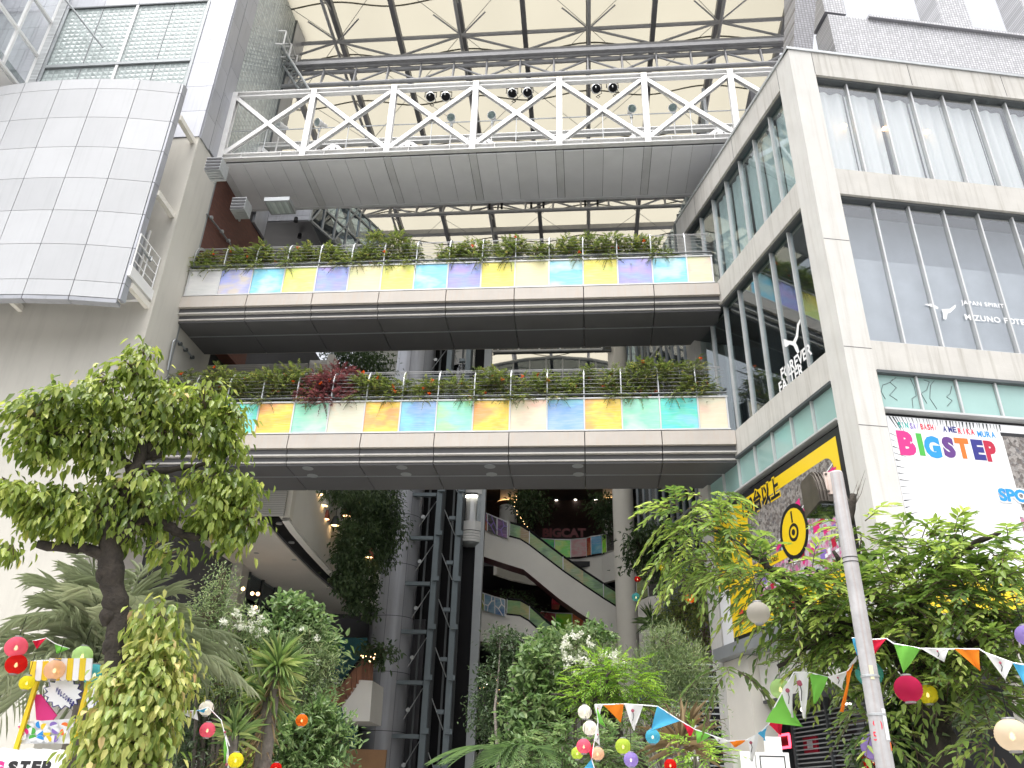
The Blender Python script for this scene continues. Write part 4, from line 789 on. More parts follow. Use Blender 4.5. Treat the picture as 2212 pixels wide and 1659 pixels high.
bc = fit('BIGCAT', FB, 1172, 1266, 1161, 1141, 28.0, mat('dark_red_letters', (.16,.03,.035), .5), rb, .05, 'hall_sign')
fr10 = [atd(x,1362,d_).xy[:] for x,d_ in ((1130,45),(1165,45.6),(1200,46),(1250,46),(1300,45.5),(1380,44))]
wallstrip(fr10, 8.6, 10.3, .25, MT['ivory'], rb, 'balcony_front')
guard([atd(x,1362,d_-.1).xy[:] for x,d_ in ((1165,45.6),(1200,46),(1236,46.1),(1262,46),(1290,45.6),(1330,45))], 10.32, 11.45, ['wine','lime','rust','wine','dark'], rb)
fr5 = [atd(x,1525,d_).xy[:] for x,d_ in ((1000,44),(1060,45),(1130,45),(1200,45.5),(1300,45),(1400,44))]
wallstrip(fr5, 3.9, 6.0, .25, MT['ivory'], rb, 'balcony_front'); guard([atd(x,1525,44.2).xy[:] for x in (1020,1036,1052,1068,1084)], 6.02, 7.1, ['wine','violet','olive','wine'], rb)
for x,y in ((1055,1310),(1087,1334),(1050,1478)):
    p = atd(x,y,46.3); MB().lathe(p, [(0,0),(.14,0),(.14,.03)], 12).build('downlight', MT['lampw'], rb)
MB().fbox(FB, -3.5, 9, 25.3, 26.6, 9.6, 9.66).build('balcony_soffit', MT['ceil'], rb)
# columns with lit collars, big round column
for x,d_ in ((1098,49.0),(1323,48.5)):
    c = atd(x,1110,d_); MB().lathe((c.x,c.y,14.5), [(.55,0),(.55,5.68)], 24).build('round_column', MT['cream'], rb, True); MB().lathe((c.x,c.y,18.6), [(.57,0),(.85,.1),(.85,.16),(.57,.12)], 24).build('column_collar', MT['wood'], rb)
    MB().lathe((c.x,c.y,18.78), [(.60,0),(.78,.0),(.78,.03),(.60,.03)], 24).build('collar_lamp', emis('collar_glow',(1,.55,.2),2.0), rb)
c = atd(1352,1250,39.5); col_ = tag(MB().lathe((c.x,c.y,0), [(.52,0),(.52,27)], 32).build('round_column', MT['cream'], None, True, org=V((c.x,c.y,0))), 'tall smooth cream round column standing in the court', 'column')
# ---------------------------------------------------------------- escalators
def esc(label, top, bot, glass_h, nn, depth, y_slope):
    e = thing('escalator', label, 'escalator', FB.p(2,nn,5), 'escalators at the back of the court')
    Z = lambda x,y: ((1800+x/2.212)/1.8517, (1850+y/2.212)/1.8517)
    P = lambda q, n_: (lambda o: FB.p(FB.px(*o,n_)[0], n_, FB.px(*o,n_)[1]))(Z(*q))
    T = [P(q,nn) for q in top]; B = [P(q,nn) for q in bot]; k = len(T)
    m = MB(); dv = FB.n*depth
    m.v = T+B+[p+dv for p in T]+[p+dv for p in B]
    for i in range(k-1): m.f += [(i,i+1,k+i+1,k+i),(2*k+i,3*k+i,3*k+i+1,2*k+i+1),(i,2*k+i,2*k+i+1,i+1)]
    m.f += [(0,k,3*k,2*k),(k-1,2*k+k-1,3*k+k-1,k+k-1)]
    m.build('side_cladding', MT['ivory'], e)
    m = MB(); m.v = [p+V((0,0,-.004)) for p in B]+[p+dv+V((0,0,-.004)) for p in B]
    for i in range(k-1): m.f.append((i,k+i,k+i+1,i+1))
    m.build('underside', MT['dred'], e)
    for off in (.12, depth-.12):
        for i in range(2,k-1):
            a, b = T[i]+FB.n*off, T[i+1]+FB.n*off; m = MB().hexa([a, b, b+FB.n*.02, a+FB.n*.02, a+V((0,0,glass_h)), b+V((0,0,glass_h)), b+V((0,0,glass_h))+FB.n*.02, a+V((0,0,glass_h))+FB.n*.02]); m.build('balustrade_glass', MT['green_glass'] if i%3 else MT['amber_glass'], e)
        MB().tube([p+FB.n*(off+.01)+V((0,0,glass_h+.03)) for p in T[2:]], .06, 8).build('handrail', MT['black'], e)
    for i in range(2,k,2): MB().bar(T[i]+FB.n*.1, T[i]+FB.n*.1+V((0,0,glass_h)), .04, .04, (0,1,0)).build('balustrade_post', MT['frame'], e)
    MB().tube([p+FB.n*.02+V((0,0,.02)) for p in T[2:]], .05, 6).build('skirt', MT['black'], e)
    return e, T, P
MT['green_glass'] = dichroic((.12,.25,.10),(.22,.42,.14),(.30,.38,.12), 77); MT['amber_glass'] = dichroic((.35,.24,.10),(.45,.40,.15),(.25,.35,.14), 78)
e1,T1,PZ = esc('upper white sided escalator falling to the right across the court', [(245,575),(345,612),(525,655),(620,680),(700,730),(830,830),(1000,960),(1180,1085),(1360,1205),(1512,1300)], [(245,810),(345,848),(520,905),(650,945),(730,1010),(850,1110),(960,1200),(1130,1320),(1330,1450),(1527,1590)], .78, 22.0, 1.3, 1)
e2,T2,_ = esc('lower white sided escalator partly hidden by shrubs', [(222,1290),(345,1320),(500,1345),(620,1358),(700,1405),(830,1525),(960,1640),(1100,1760)], [(212,1570),(320,1590),(500,1640),(640,1680),(760,1740),(860,1820),(980,1900),(1100,1990)], .78, 21.5, 1.3, 1)
def landing(T, P, q, cols, par, nn):
    for i in range(len(q)-1):
        (x0_,y0_,y1_),(xb,yb,yb1) = q[i],q[i+1]; a,b,c,d = P((x0_,y1_),nn),P((xb-4,yb1),nn),P((xb-4,yb),nn),P((x0_,y0_),nn)
        global pid; pid += 1
        MB().prism([a,b,c,d], FB.n*.03).build('film_panel', dichroic(*DP[cols[i]], pid), par)
        rr = random.Random(pid); cen = (a+b+c+d)/4+FB.n*-.01     # white vein pattern
        pts = [a.lerp(b,rr.uniform(.2,.8)), b.lerp(c,rr.uniform(.2,.8)), c.lerp(d,rr.uniform(.2,.8)), d.lerp(a,rr.uniform(.2,.8))]
        k1 = cen+(b-a)*.15+V((0,0,.15)); k2 = cen-(b-a)*.15-V((0,0,.12))
        m = MB()
        for p,kk in zip(pts,(k2,k1,k1,k2)): m.tube([p-FB.n*.01, kk-FB.n*.01], .03, 4)
        m.tube([k1-FB.n*.01,k2-FB.n*.01], .03, 4); m.build('vein_pattern', MT['ivory'] if par is e2 else PC['violet'], par)
        MB().bar(b, c, .06, .05, (1,0,0)).build('guard_post', MT['frame'], par); MB().bar(d, c, .06, .05).build('guard_rail', MT['frame'], par)
landing(T1, PZ, [(285,430,580),(335,455,605),(420,490,640),(512,530,672)], ['rust','dark','violet'], e1, 21.9)
landing(T2, PZ, [(222,1130,1282),(308,1160,1310),(400,1190,1340),(490,1215,1362)], ['olive','sky','sky'], e2, 21.4)
for x,y0_,y1_ in ((942,1175,1255),(1370,1455,1530)):
    a = PZ((x-33,y1_),23.5); b = PZ((x+33,y0_),23.5); tag(MB().hexa([V((a.x,a.y,a.z)),V((b.x,a.y,a.z)),V((b.x,a.y+1.2,a.z)),V((a.x,a.y+1.2,a.z)),V((a.x,a.y,b.z)),V((b.x,a.y,b.z)),V((b.x,a.y+1.2,b.z)),V((a.x,a.y+1.2,b.z))]).build('red_beam_box', MT['red'], None, org=a), 'red box beam under the upper escalator, '+('left one' if x<1000 else 'right one near the round column'), 'beam', 'red boxes under the escalator')
# ---------------------------------------------------------------- metal clad round column
mc = atd(842,1400,37.0); mcol = thing('clad_column', 'wide silver metal clad round column beside the lift shaft', 'column', V((mc.x,mc.y,0)))
RAD = .96
for j in range(11):
    z0, z1 = .55+2.28*(j-.3), .55+2.28*(j+.7)
    for k in range(5):
        m = MB(); a0_ = R(-180+12+ k*42 - 15); a1_ = a0_+R(42)-.014
        for z in (z0+.012, z1-.012):
            for q in range(6): a = a0_+(a1_-a0_)*q/5; m.v.append(V((mc.x+RAD*math.cos(a), mc.y+RAD*math.sin(a), z)))
        for q in range(5): m.f.append((q,q+1,6+q+1,6+q))
        m.build('cladding_panel', MT['alu2'], mcol, True)
MB().lathe((mc.x,mc.y,0), [(RAD-.02,0),(RAD-.02,24.8)], 32).build('core', MT['joint'], mcol)
# ---------------------------------------------------------------- lift shaft and glass lifts
lt = thing('lift_shaft', 'open blue grey steel lift mast structure with dark back beside the clad column', 'lift shaft', atd(960,1400,37))
FLT = Fr(*atd(940,1220,36.0).xy, 93, 3)
xs_ = [0, FLT.px(986,1220)[0]]
sR = FLT.px(1022,1300,1.6)[0]; MB().fbox(FLT, -1.35, sR, 1.6, 1.8, 0, 25.5).build('shaft_back', MT['black'], lt); MB().fbox(FLT, sR+.01, sR+.38, 1.3, 1.9, 0, 26).build('shaft_edge', MT['gframe'], lt)
for x in xs_:
    MB().hbeam(FLT.p(x,0,0), FLT.p(x,0,25), .24, .30, FLT.n, .03).build('mast', MT['blueg'], lt)
    MB().hbeam(FLT.p(x,1.2,0), FLT.p(x,1.2,25), .2, .3, FLT.n).build('mast', MT['dframe'], lt)
for x in (-1.0,-.6,.55,.95): MB().bar(FLT.p(x,.9,0), FLT.p(x,.9,25), .09, .09, (0,1,0)).build('guide_rail', MT['dframe'], lt)
for k in range(12):
    z = 2.2+2.05*k
    MB().fbox(FLT, -1.25, -.16, -.1, .1, z-.08, z+.08).build('cross_arm', MT['blueg'], lt); MB().fbox(FLT, .5, xs_[1]-.16, -.1, .1, z+.87, z+1.03).build('cross_arm', MT['blueg'], lt)
    for x in xs_:
        MB().fbox(FLT, x-.05, x+.24, -.26, -.19, z+.1, z+.3).build('splice_plate', MT['blueg'], lt)
    MB().tube([FLT.p(-1.2,.4,z+.2), FLT.p(-.2,.4,z+1.9)], .022, 5).build('rod', MT['galv'], lt); MB().tube([FLT.p(.2,.4,z+1.5), FLT.p(xs_[1]-.2,.4,z+.3)], .022, 5).build('rod', MT['galv'], lt)
    MB().lathe(FLT.p(-.7,.0,z+1.0), [(0,-.03),(.09,-.03),(.09,0)], 10, axis=FLT.n).build('cable_disc', MT['galv'], lt)
def capsule(x, ymid, zb, zt, wz0, wz1, label, d_):
    c = atd(x, ymid, d_); cp_ = thing('glass_lift_car', label, 'lift car', V((c.x,c.y,zb)), 'round lift cars'); r = .62
    MB().lathe((c.x,c.y,0), [(0,zb-.12),(r*.8,zb-.1),(r*.96,zb+.02)], 28).build('base', MT['gframe'], cp_, True)
    for k in range(4): MB().lathe((c.x,c.y,0), [(r*.97,zb+.03+.13*k),(r,zb+.05+.13*k),(r,zb+.13+.13*k),(r*.97,zb+.15+.13*k)], 28).build('band', MT['white'], cp_, True)
    MB().lathe((c.x,c.y,0), [(r,zb+.57),(r,wz0)], 28).build('body', MT['white'], cp_, True)
    MB().lathe((c.x,c.y,0), [(r-.02,wz0),(r-.02,wz1)], 28).build('window', MT['glass'], cp_, True)
    MB().lathe((c.x,c.y,0), [(.30,wz0),(.30,wz1)], 12).build('cabin_panel', MT['white'], cp_)
    MB().lathe((c.x,c.y,0), [(r,wz1),(r,zt),(0,zt)], 28).build('body', MT['white'], cp_, True)
    for k in range(3): MB().lathe((c.x,c.y,0), [(r*1.0,zt-.1-.14*k),(r*1.02,zt-.12-.14*k),(r*1.0,zt-.16-.14*k)], 28).build('band', MT['frame'], cp_)
    if zb < 16: MB().lathe((c.x,c.y,wz1-.06), [(0,0),(.4,0),(.4,.03)], 20).build('ceiling_lamp', MT['lampw'], cp_)
zz_ = lambda y, d_=37.5: atd(1020,y,d_).z
capsule(1019, 1110, zz_(1178), zz_(1020), zz_(1133), zz_(1073), 'white round lift car with curved window, below the lower footbridge', 37.5)
capsule(1000, 790, zz_(860), zz_(757), zz_(822), zz_(800), 'white round lift car between the two footbridges', 37.5)
# ---------------------------------------------------------------- left balcony, curved parapet, ceiling, shop windows
lbk = thing('curved_balcony', 'curved pale balcony with parapet and flat ceiling on the left of the court', 'balcony', (-7,28,9))
Z2 = lambda x,y: ((900+x/2.212)/1.8517, (1850+y/2.212)/1.8517)
edge = [tuple(atz(*Z2(x,y),9.3).xy) for x,y in ((575,490),(640,590),(780,760),(960,960),(1100,1090),(1200,1185),(1310,1270),(1390,1320))]
wallstrip(edge, 9.3, 11.9, .25, MT['ivory'], lbk, 'parapet'); 
e0 = V((*edge[0],0)); 
MB().hexa([e0+V((-.30,-.1,9.3)), e0+V((0,-.1,9.3)), e0+V((0,.3,9.3)), e0+V((-.30,.3,9.3)), e0+V((-.30,-.1,14.0)), e0+V((0,-.1,14.0)), e0+V((0,.3,14.0)), e0+V((-.30,.3,14.0))]).build('parapet_end', MT['cream'], lbk)
inn = [(p[0]-.25, p[1]+.1) for p in edge]; inn2 = [(p[0]-.75, p[1]+.25) for p in edge]; inn3 = [(-16,p[1]+.3) for p in edge]
def strip(A, B, z, mt, name, th=.06):
    m = MB(); n = len(A)
    for q,zz2 in ((A,z),(B,z),(A,z+th),(B,z+th)): m.v += [V((p[0],p[1],zz2)) for p in q]
    for i in range(n-1): m.f += [(i,n+i,n+i+1,i+1),(2*n+i,2*n+i+1,3*n+i+1,3*n+i),(i,i+1,2*n+i+1,2*n+i),(n+i,3*n+i,3*n+i+1,n+i+1)]
    m.build(name, mt, lbk)
strip([(p[0]-.02,p[1]) for p in edge], inn, 9.22, MT['ivory'], 'parapet_lip'); strip(inn, inn2, 9.34, MT['black'], 'light_slot'); strip(inn2, inn3, 9.2, MT['ceil'], 'ceiling')
for x,y in ((478,545),(587,712)):
    p = atz(*Z2(x,y),9.3); MB().lathe(p, [(0,0),(.1,0),(.09,.05)], 12).build('slot_lamp', MT['galv'], lbk)
for x,y in ((820,1300),(840,1298),(865,1420),(965,1475),(1122,1413),(1248,1503),(365,575),(277,803),(612,862),(765,1138)):
    p = atz(*Z2(x,y),9.19); MB().lathe(p, [(0,0),(.09,0),(.09,.01)], 12).build('downlight', MT['lampw'] if y > 1200 else MT['gframe'], lbk)
s0 = FB.px(430,1080,2.75)[0]; s1 = FB.px(617,1080,2.75)[0]
MB().fbox(FB, s0-1.5, s1, 2.75, 2.85, 9.25, 14.4).build('roller_shutter', MT['shutter'], lbk)
MB().fbox(FB, s1+.0, FB.px(690,770,2.75)[0]+.3, 2.9, 3.0, 11.9, 14.6).build('roller_shutter', MT['shutter'], lbk)
MB().fbox(FB, FB.px(690,770,2.75)[0]+.3, FB.px(690,770,2.75)[0]+.5, 2.7, 3.1, 11.5, 14.7).build('shutter_post', MT['ivory'], lbk)
# shop windows below
MB().fbox(FB, -14, -5.2, 17.0, 17.1, 0, 9.2).build('shop_wall', MT['inside'], lbk); pA = atz(486,1215,9.19); MB().box((pA.x+.25,pA.y+.5,4.6), .75, .8, 9.18).build('pier', MT['ledge'], lbk)
pB = atz(540,1236,9.19); pE = atz(700,1332,9.19); az_ = math.degrees(math.atan2(pE.x-pB.x, pE.y-pB.y)); FSH = Fr(pB.x, pB.y, az_, az_-90); nW = int((pE-pB).length/1.3)
for k in range(nW+1): MB().fbox(FSH, k*1.15-.04, k*1.15+.04, -.05, .05, 4.5, 9.19).build('window_post', MT['dframe'], lbk)
for k in range(nW): MB().fbox(FSH, k*1.15+.05, k*1.15+1.1, 0, .012, 4.6, 9.15).build('shop_window', MT['glassg'], lbk)
MB().fbox(FSH, 0, nW*1.15, 2.5, 2.6, 0, 9.19).build('shop_wall', MT['inside'], lbk)
for x,y in ((545,1282),(557,1283),(552,1312),(525,1272),(600,1330)):
    p = atd(x,y,29); MB().lathe(p, [(0,-.07),(.06,-.03),(.06,.03),(0,.07)], 10).build('shop_lamp', MT['lampg'], lbk)
MB().fbox(FL, 3.6, 32, .6, .7, 0, 20.3).build('side_wall', MT['inside'], lbk); MB().fbox(FL, .6, 3.6, 1.5, 1.6, 0, 9.2).build('side_wall', MT['inside'], lbk)
# teal mural wall, stair
tag(MB().fbox(FB, FB.px(715,1500,13.8)[0]-2, FB.px(780,1500,13.8)[0], 13.8, 13.9, 0, FB.px(740,1377,13.8)[1]).build('mural_wall', MT['tealw'], None, org=FB.p(-6,13.8,0)), 'dark teal mural wall behind the wooden stair', 'wall')
stt = thing('wooden_stair', 'stair with reddish timber balustrade and white stepped side', 'staircase', atd(720,1600,29))
Z4 = lambda x,y: ((800+x/2.212)/1.8517, (2322+y/2.212)/1.8517)
nS = 10.5
PS = lambda x,y,n_=nS: (lambda o: FB.p(FB.px(*o,n_)[0], n_, FB.px(*o,n_)[1]))(Z4(x,y))
top_ = [(1030,1030),(1145,900),(1230,935),(1440,665),(1535,680)]; bot_ = [(1030,1130),(1155,1075),(1255,1122),(1430,880),(1528,887)]
def lerp_poly(q, t):
    t *= len(q)-1; i = min(int(t), len(q)-2); u = t-i; return (q[i][0]+(q[i+1][0]-q[i][0])*u, q[i][1]+(q[i+1][1]-q[i][1])*u)
for k in range(16):
    a,b = k/16+.002,(k+1)/16-.002
    MB().prism([PS(*lerp_poly(bot_,a)), PS(*lerp_poly(bot_,b)), PS(*lerp_poly(top_,b)), PS(*lerp_poly(top_,a))], FB.n*.05).build('timber_board', MT['wood'], stt)
MB().tube([PS(x,y,nS-.05) for x,y in top_[:4]], .05, 6).build('handrail', MT['black'], stt)
steps = [(1255,1122)]
for k in range(7): f_ = (k+1)/7; x = 1255+(1430-1255)*f_; y = 1122+(880-1122)*f_; steps += [(steps[-1][0], y), (x, y)]
MB().prism([PS(*p) for p in [(1250,1245)]+[(1270,1190)]+steps+[(1528,887),(1500,1245)]], FB.n*1.8).build('white_stringer', MT['ivory'], stt)
for k in range(8): 
    a = PS(900+k*42, 1080-k*28, nS+1.9); MB().box(a, 1.6, .5, .06).build('tread', MT['galv'], stt)
p = PS(1300,1560,nS+1); tag(MB().box((p.x+.3,p.y,1.3), 2.2, .2, 4.4).build('shelf_wall', mat('warm_wooden_wall', (.30,.16,.07), .6, var=.2), None, org=p), 'warm lit wooden shelf wall at the foot of the stair', 'shelf')
# ---------------------------------------------------------------- arched glazing and curtain walls high at the back
MT['glassk'] = glassmat('smoked_glass', (.22,.25,.26), 1.5, base=.04)
ar = thing('arched_glazing', 'arched grey glazed end wall under the far roof', 'glazed wall', FB.p(3,28,20.6))
nA_ = 28.0
arch = [(1000,800),(1040,796),(1085,786),(1135,777),(1205,772),(1275,777),(1330,788),(1400,800)]
pts = [(FB.px(x,y,nA_)) for x,y in arch]
def arch_z(s):
    for (a,za_),(b,zb_) in zip(pts,pts[1:]):
        if a <= s <= b: return za_+(zb_-za_)*(s-a)/(b-a)
    return pts[0][1]
s = pts[0][0]+.1; prev = s
while s < pts[-1][0]-1.2:
    z = min(arch_z(s), arch_z(s+1.1)); MB().hexa([FB.p(s+.04,nA_,20.7), FB.p(s+1.06,nA_,20.7), FB.p(s+1.06,nA_+.02,20.7), FB.p(s+.04,nA_+.02,20.7), FB.p(s+.04,nA_,arch_z(s)), FB.p(s+1.06,nA_,arch_z(s+1.1)), FB.p(s+1.06,nA_+.02,arch_z(s+1.1)), FB.p(s+.04,nA_+.02,arch_z(s))]).build('glass_pane', MT['glassk'], ar)
    MB().fbox(FB, s-.05, s+.04, nA_-.08, nA_+.05, 20.7, arch_z(s)).build('mullion', MT['gframe'], ar); s += 1.1
MB().tube([FB.p(a,nA_-.02,b) for a,b in pts], .12, 8).build('arch_rim', MT['gframe'], ar); MB().fbox(FB, pts[0][0], pts[-1][0], nA_-.06, nA_+.06, 24.4, 24.52).build('rail', MT['gframe'], ar)
MB().fbox(FB, -14, pts[0][0], nA_+1, nA_+1.2, 20.6, 30.5).build('end_wall', MT['gframe'], ar); MB().fbox(FB, -8, 14, nA_+.6, nA_+.7, 20.6, 26.5).build('inner_wall', MT['inside'], ar)
cw = thing('inner_curtain_wall', 'curved glass curtain wall with dark mullions on the right of the court', 'glazed wall', (6,30,0))
plan_c = [(7.3,23.5),(7.75,26),(7.9,29),(7.75,32),(7.3,35),(6.6,38),(5.8,40.5)]
def pc(t):
    i = min(int(t), len(plan_c)-2); u = t-i; return V((plan_c[i][0]+(plan_c[i+1][0]-plan_c[i][0])*u, plan_c[i][1]+(plan_c[i+1][1]-plan_c[i][1])*u, 0))
NP = 24
for k in range(NP):
    a, b = pc(k*6/NP), pc((k+1)*6/NP-.0001); zt = 27.5-.0*k - max(0,(k-15))**1.5*.12
    MB().bar(V((a.x,a.y,3)), V((a.x,a.y,zt)), .07, .12, (1,0,0)).build('mullion', MT['gframe'], cw)
    for z0,z1 in ((3,8.2),(8.4,13),(13.2,17.6),(17.8,22.2),(22.4,zt)):
        if z1-z0 < .3: continue
        MB().hexa([V((a.x,a.y,z0)),V((b.x,b.y,z0)),V((b.x+.03,b.y,z0)),V((a.x+.03,a.y,z0)),V((a.x,a.y,z1)),V((b.x,b.y,z1)),V((b.x+.03,b.y,z1)),V((a.x+.03,a.y,z1))]).build('glass_pane', MT['glassg'], cw)
    for z in (8.3,13.1,17.7,22.3): MB().bar(V((a.x-.03,a.y,z)), V((b.x-.03,b.y,z)), .06, .12).build('rail', MT['gframe'], cw)
    if k % 3 == 0 and k < 21: c_ = pc((k+3)*6/NP-.001); MB().bar(V((a.x-.06,a.y,17.7)), V((c_.x-.06,c_.y,22.3)), .05, .06).build('brace', MT['gframe'], cw)
MB().prism([V((8.6,22,0)),V((9.4,29,0)),V((8.6,37,0)),V((7.2,41.5,0)),V((7.5,42,0)),V((10,37,0)),V((11,29,0)),V((10,22,0))], (0,0,26)).build('inner_core', MT['inside'], cw)
MB().fbox(FS, 7.32, 8.1, .9, 1.3, 0, 19.0).build('white_pier', MT['ivory'], cw)
# right balconies
rbk = thing('curved_balcony', 'curved pale balcony fronts beside the round column on the right', 'balcony', (7,38,0))
for ys,z0,z1 in (((1300,1289,1279,1276),7.9,10.4),):
    pl = [tuple(atz(x,y,z1).xy) for x,y in zip((1377,1401,1467,1530),ys)]; wallstrip(pl, z0, z1, .25, MT['ivory'], rbk, 'balcony_front')
    guard(pl, z1+.02, z1+1.9, ['olive','dark','dark'], rbk)
pl = [tuple(atz(x,y,14.6).xy) for x,y in ((1365,1143),(1420,1143),(1460,1140),(1500,1132))]; wallstrip(pl, 12.4, 14.6, .25, MT['ivory'], rbk, 'balcony_front')
pl = [tuple(atz(x,y,5.6).xy) for x,y in ((1380,1520),(1440,1490),(1500,1465),(1545,1440))]; wallstrip(pl, 2.9, 5.6, .25, MT['ivory'], rbk, 'balcony_front'); guard(pl, 5.62, 6.9, ['sky','dark','violet'], rbk)
MB().fbox(FB, 4.5, 9, 19.5, 24, 7.7, 7.88).build('balcony_floor', MT['inside'], rbk); MB().fbox(FB, 4.5, 9, 22, 24, 12.2, 12.38).build('balcony_floor', MT['inside'], rbk)
# slotted gantry hanging between the bridges
gt = thing('slotted_gantry', 'dark slotted beam and white rail hanging across the court between the footbridges', 'gantry', atd(1180,745,40))
nG = 19.0
sa, z_ = FB.px(1065,757,nG); sb_, _ = FB.px(1320,745,nG)
MB().fbox(FB, sa, sb_, nG, nG+.2, z_-.16, z_+.14).build('beam', MT['dframe'], gt)
for k in range(18): s = sa+.2+(sb_-sa-.4)*k/17; MB().fbox(FB, s-.12, s+.12, nG-.006, nG+.0, z_-.06, z_+.06).build('slot', MT['membrane'], gt)
s2,z2 = FB.px(1032,742,nG-1); s3,_ = FB.px(1300,735,nG-1)
for z in (z2,z2-.5): MB().tube([FB.p(s2,nG-1,z), FB.p(s3,nG-1,z)], .06, 6).build('rail', MT['steelw'], gt)
for k in range(7): s = s2+(s3-s2)*k/6; MB().tube([FB.p(s,nG-1,z2), FB.p(s,nG-1,z2-.5)], .05, 6).build('upright', MT['steelw'], gt)
# ---------------------------------------------------------------- foliage helpers
def leaf_obj(name, P, D, NRM, L, wr, mt, parent, rnd, fold=.25, curl=.12):
    """folded six-point leaves; P base points, D direction, NRM rough up, L length"""
    n = len(P); D = D/np.linalg.norm(D,axis=1,keepdims=True); S_ = np.cross(D, NRM); S_ /= np.linalg.norm(S_,axis=1,keepdims=True)+1e-9; U = np.cross(S_, D)
    L = L[:,None]; w = L*wr
    v = np.stack([P, P+D*L*.30+S_*w*.5+U*w*fold, P+D*L*.68+S_*w*.38+U*w*fold*.6-U*L*curl*.4, P+D*L-U*L*curl, P+D*L*.68-S_*w*.38+U*w*fold*.6-U*L*curl*.4, P+D*L*.30-S_*w*.5+U*w*fold], 1).reshape(-1,3)
    og = np.array(ORG[parent.name]); v = v-og
    b = (np.arange(n)*6)[:,None]; f = np.concatenate([b+np.array([[0,1,2,3]]), b+np.array([[0,3,4,5]])],1).reshape(-1)
    me = bpy.data.meshes.new(name); me.vertices.add(n*6); me.vertices.foreach_set('co', v.astype(np.float32).ravel())
    me.loops.add(n*8); me.loops.foreach_set('vertex_index', f.astype(np.int32)); me.polygons.add(n*2); me.polygons.foreach_set('loop_start', (np.arange(n*2)*4).astype(np.int32)); me.update(calc_edges=True)
    at = me.attributes.new('rnd', 'FLOAT', 'POINT'); at.data.foreach_set('value', np.repeat(np.clip(rnd,0,1),6).astype(np.float32)); me.materials.append(mt)
    o = link(name, me, parent, og); o['kind'] = 'stuff'; return o
def unit(n): v = RNG.normal(size=(n,3)); return v/np.linalg.norm(v,axis=1,keepdims=True)
def blob(x, y, d, rx, ry, rd=None):
    """measured ellipse at distance d -> centre and radii in metres"""
    c = atd(x,y,d); k = (c-EYE).length*K/FPX; return np.array(c), np.array([rx*k, (rd or (rx+ry)/2)*k, ry*k])
def shell(blobs, n, inner=.35):
    vol = np.array([np.prod(b[1])**(2/3) for b in blobs]); pick = RNG.choice(len(blobs), n, p=vol/vol.sum())
    C = np.array([blobs[i][0] for i in pick]); Rr = np.array([blobs[i][1] for i in pick]); u = unit(n); r = (inner+(1-inner)*RNG.random(n)**.6)[:,None]
    return C+u*Rr*r, u, C, r[:,0]
def cluster(name, blobs, ntw, per, L, wr, mt, parent, droop=.5, spread=.22, inner=.35, twigs=None, twr=.006, up=.2, jit=.8, hang=False):
    """whorled leaf clusters on twig ends"""
    T, u, C, r = shell(blobs, ntw, inner); P = np.repeat(T,per,0)+RNG.normal(size=(ntw*per,3))*spread*np.array([1,1,.7]); o = np.repeat(u,per,0)
    D = o*.6+unit(ntw*per)*jit+np.array([0,0,-droop+up]); N = np.tile([0,0,1.],(ntw*per,1))+unit(ntw*per)*.5+o*.3
    if hang: D = o*.55+unit(ntw*per)*.5+np.array([0,0,-1.0]); N = o*1.1+unit(ntw*per)*.45+np.array([0,0,.7])
    rn = np.clip(np.repeat(RNG.random(ntw),per)*.55+RNG.random(ntw*per)*.45,0,1)
    leaf_obj(name, P, D, N, L*(.65+.6*RNG.random(ntw*per)), wr, mt, parent, rn)
    if twigs:
        m = MB(); k = min(len(T), twigs)
        for i in range(k):
            a = V(C[i]+(T[i]-C[i])*.05); b = V(T[i]); m.tube([a, a.lerp(b,.5)+V(RNG.normal(size=3))*.06, b], [twr*2.2,twr*1.4,twr], 5, False)
        q = m.build('twigs', MT['twig'], parent); q['kind'] = 'stuff'
def sprays(name, blobs, ntw, nl, tl, L, wr, mt, parent, droop=.45, inner=.2, twigs=True, updir=.15):
    """pinnate sprays: alternate leaves on both sides of an arching twig"""
    T, u, C, r = shell(blobs, ntw, inner); h = u.copy(); h[:,2] = h[:,2]*.5+updir; h += unit(ntw)*.45; h /= np.linalg.norm(h,axis=1,keepdims=True)
    side = np.cross(h, np.tile([0,0,1.],(ntw,1))+unit(ntw)*.25); side /= np.linalg.norm(side,axis=1,keepdims=True)+1e-9
    tls = tl*(.6+.7*RNG.random(ntw)); P,D,N,Ls,rn = [],[],[],[],[]; base = RNG.random(ntw)
    m = MB()
    for k in range(nl):
        t = (k+.7)/nl; pos = T+h*(tls*t)[:,None]+np.array([0,0,-1.])*(droop*tls*t*t)[:,None]
        sg = 1 if k%2 else -1; d = h*(.55+.5*t)+side*sg*(.9-.55*t)+np.array([0,0,-1.])*(droop*(.25+.9*t))+unit(ntw)*.16
        P.append(pos); D.append(d); N.append(np.tile([0,0,1.],(ntw,1))+unit(ntw)*.35); Ls.append(L*(.6+.55*math.sin(math.pi*(t*.8+.15)))*(.8+.4*RNG.random(ntw))); rn.append(base*.65+RNG.random(ntw)*.35)
    leaf_obj(name, np.concatenate(P), np.concatenate(D), np.concatenate(N), np.concatenate(Ls), wr, mt, parent, np.concatenate(rn))
    if twigs:
        for i in range(ntw):
            a = V(T[i]); hh = V(h[i]); l = tls[i]; m.tube([a, a+hh*l*.5+V((0,0,-droop*l*.25)), a+hh*l+V((0,0,-droop*l))], [.006,.004,.002], 4, False)
        q = m.build('twigs', MT['twig'], parent); q['kind'] = 'stuff'
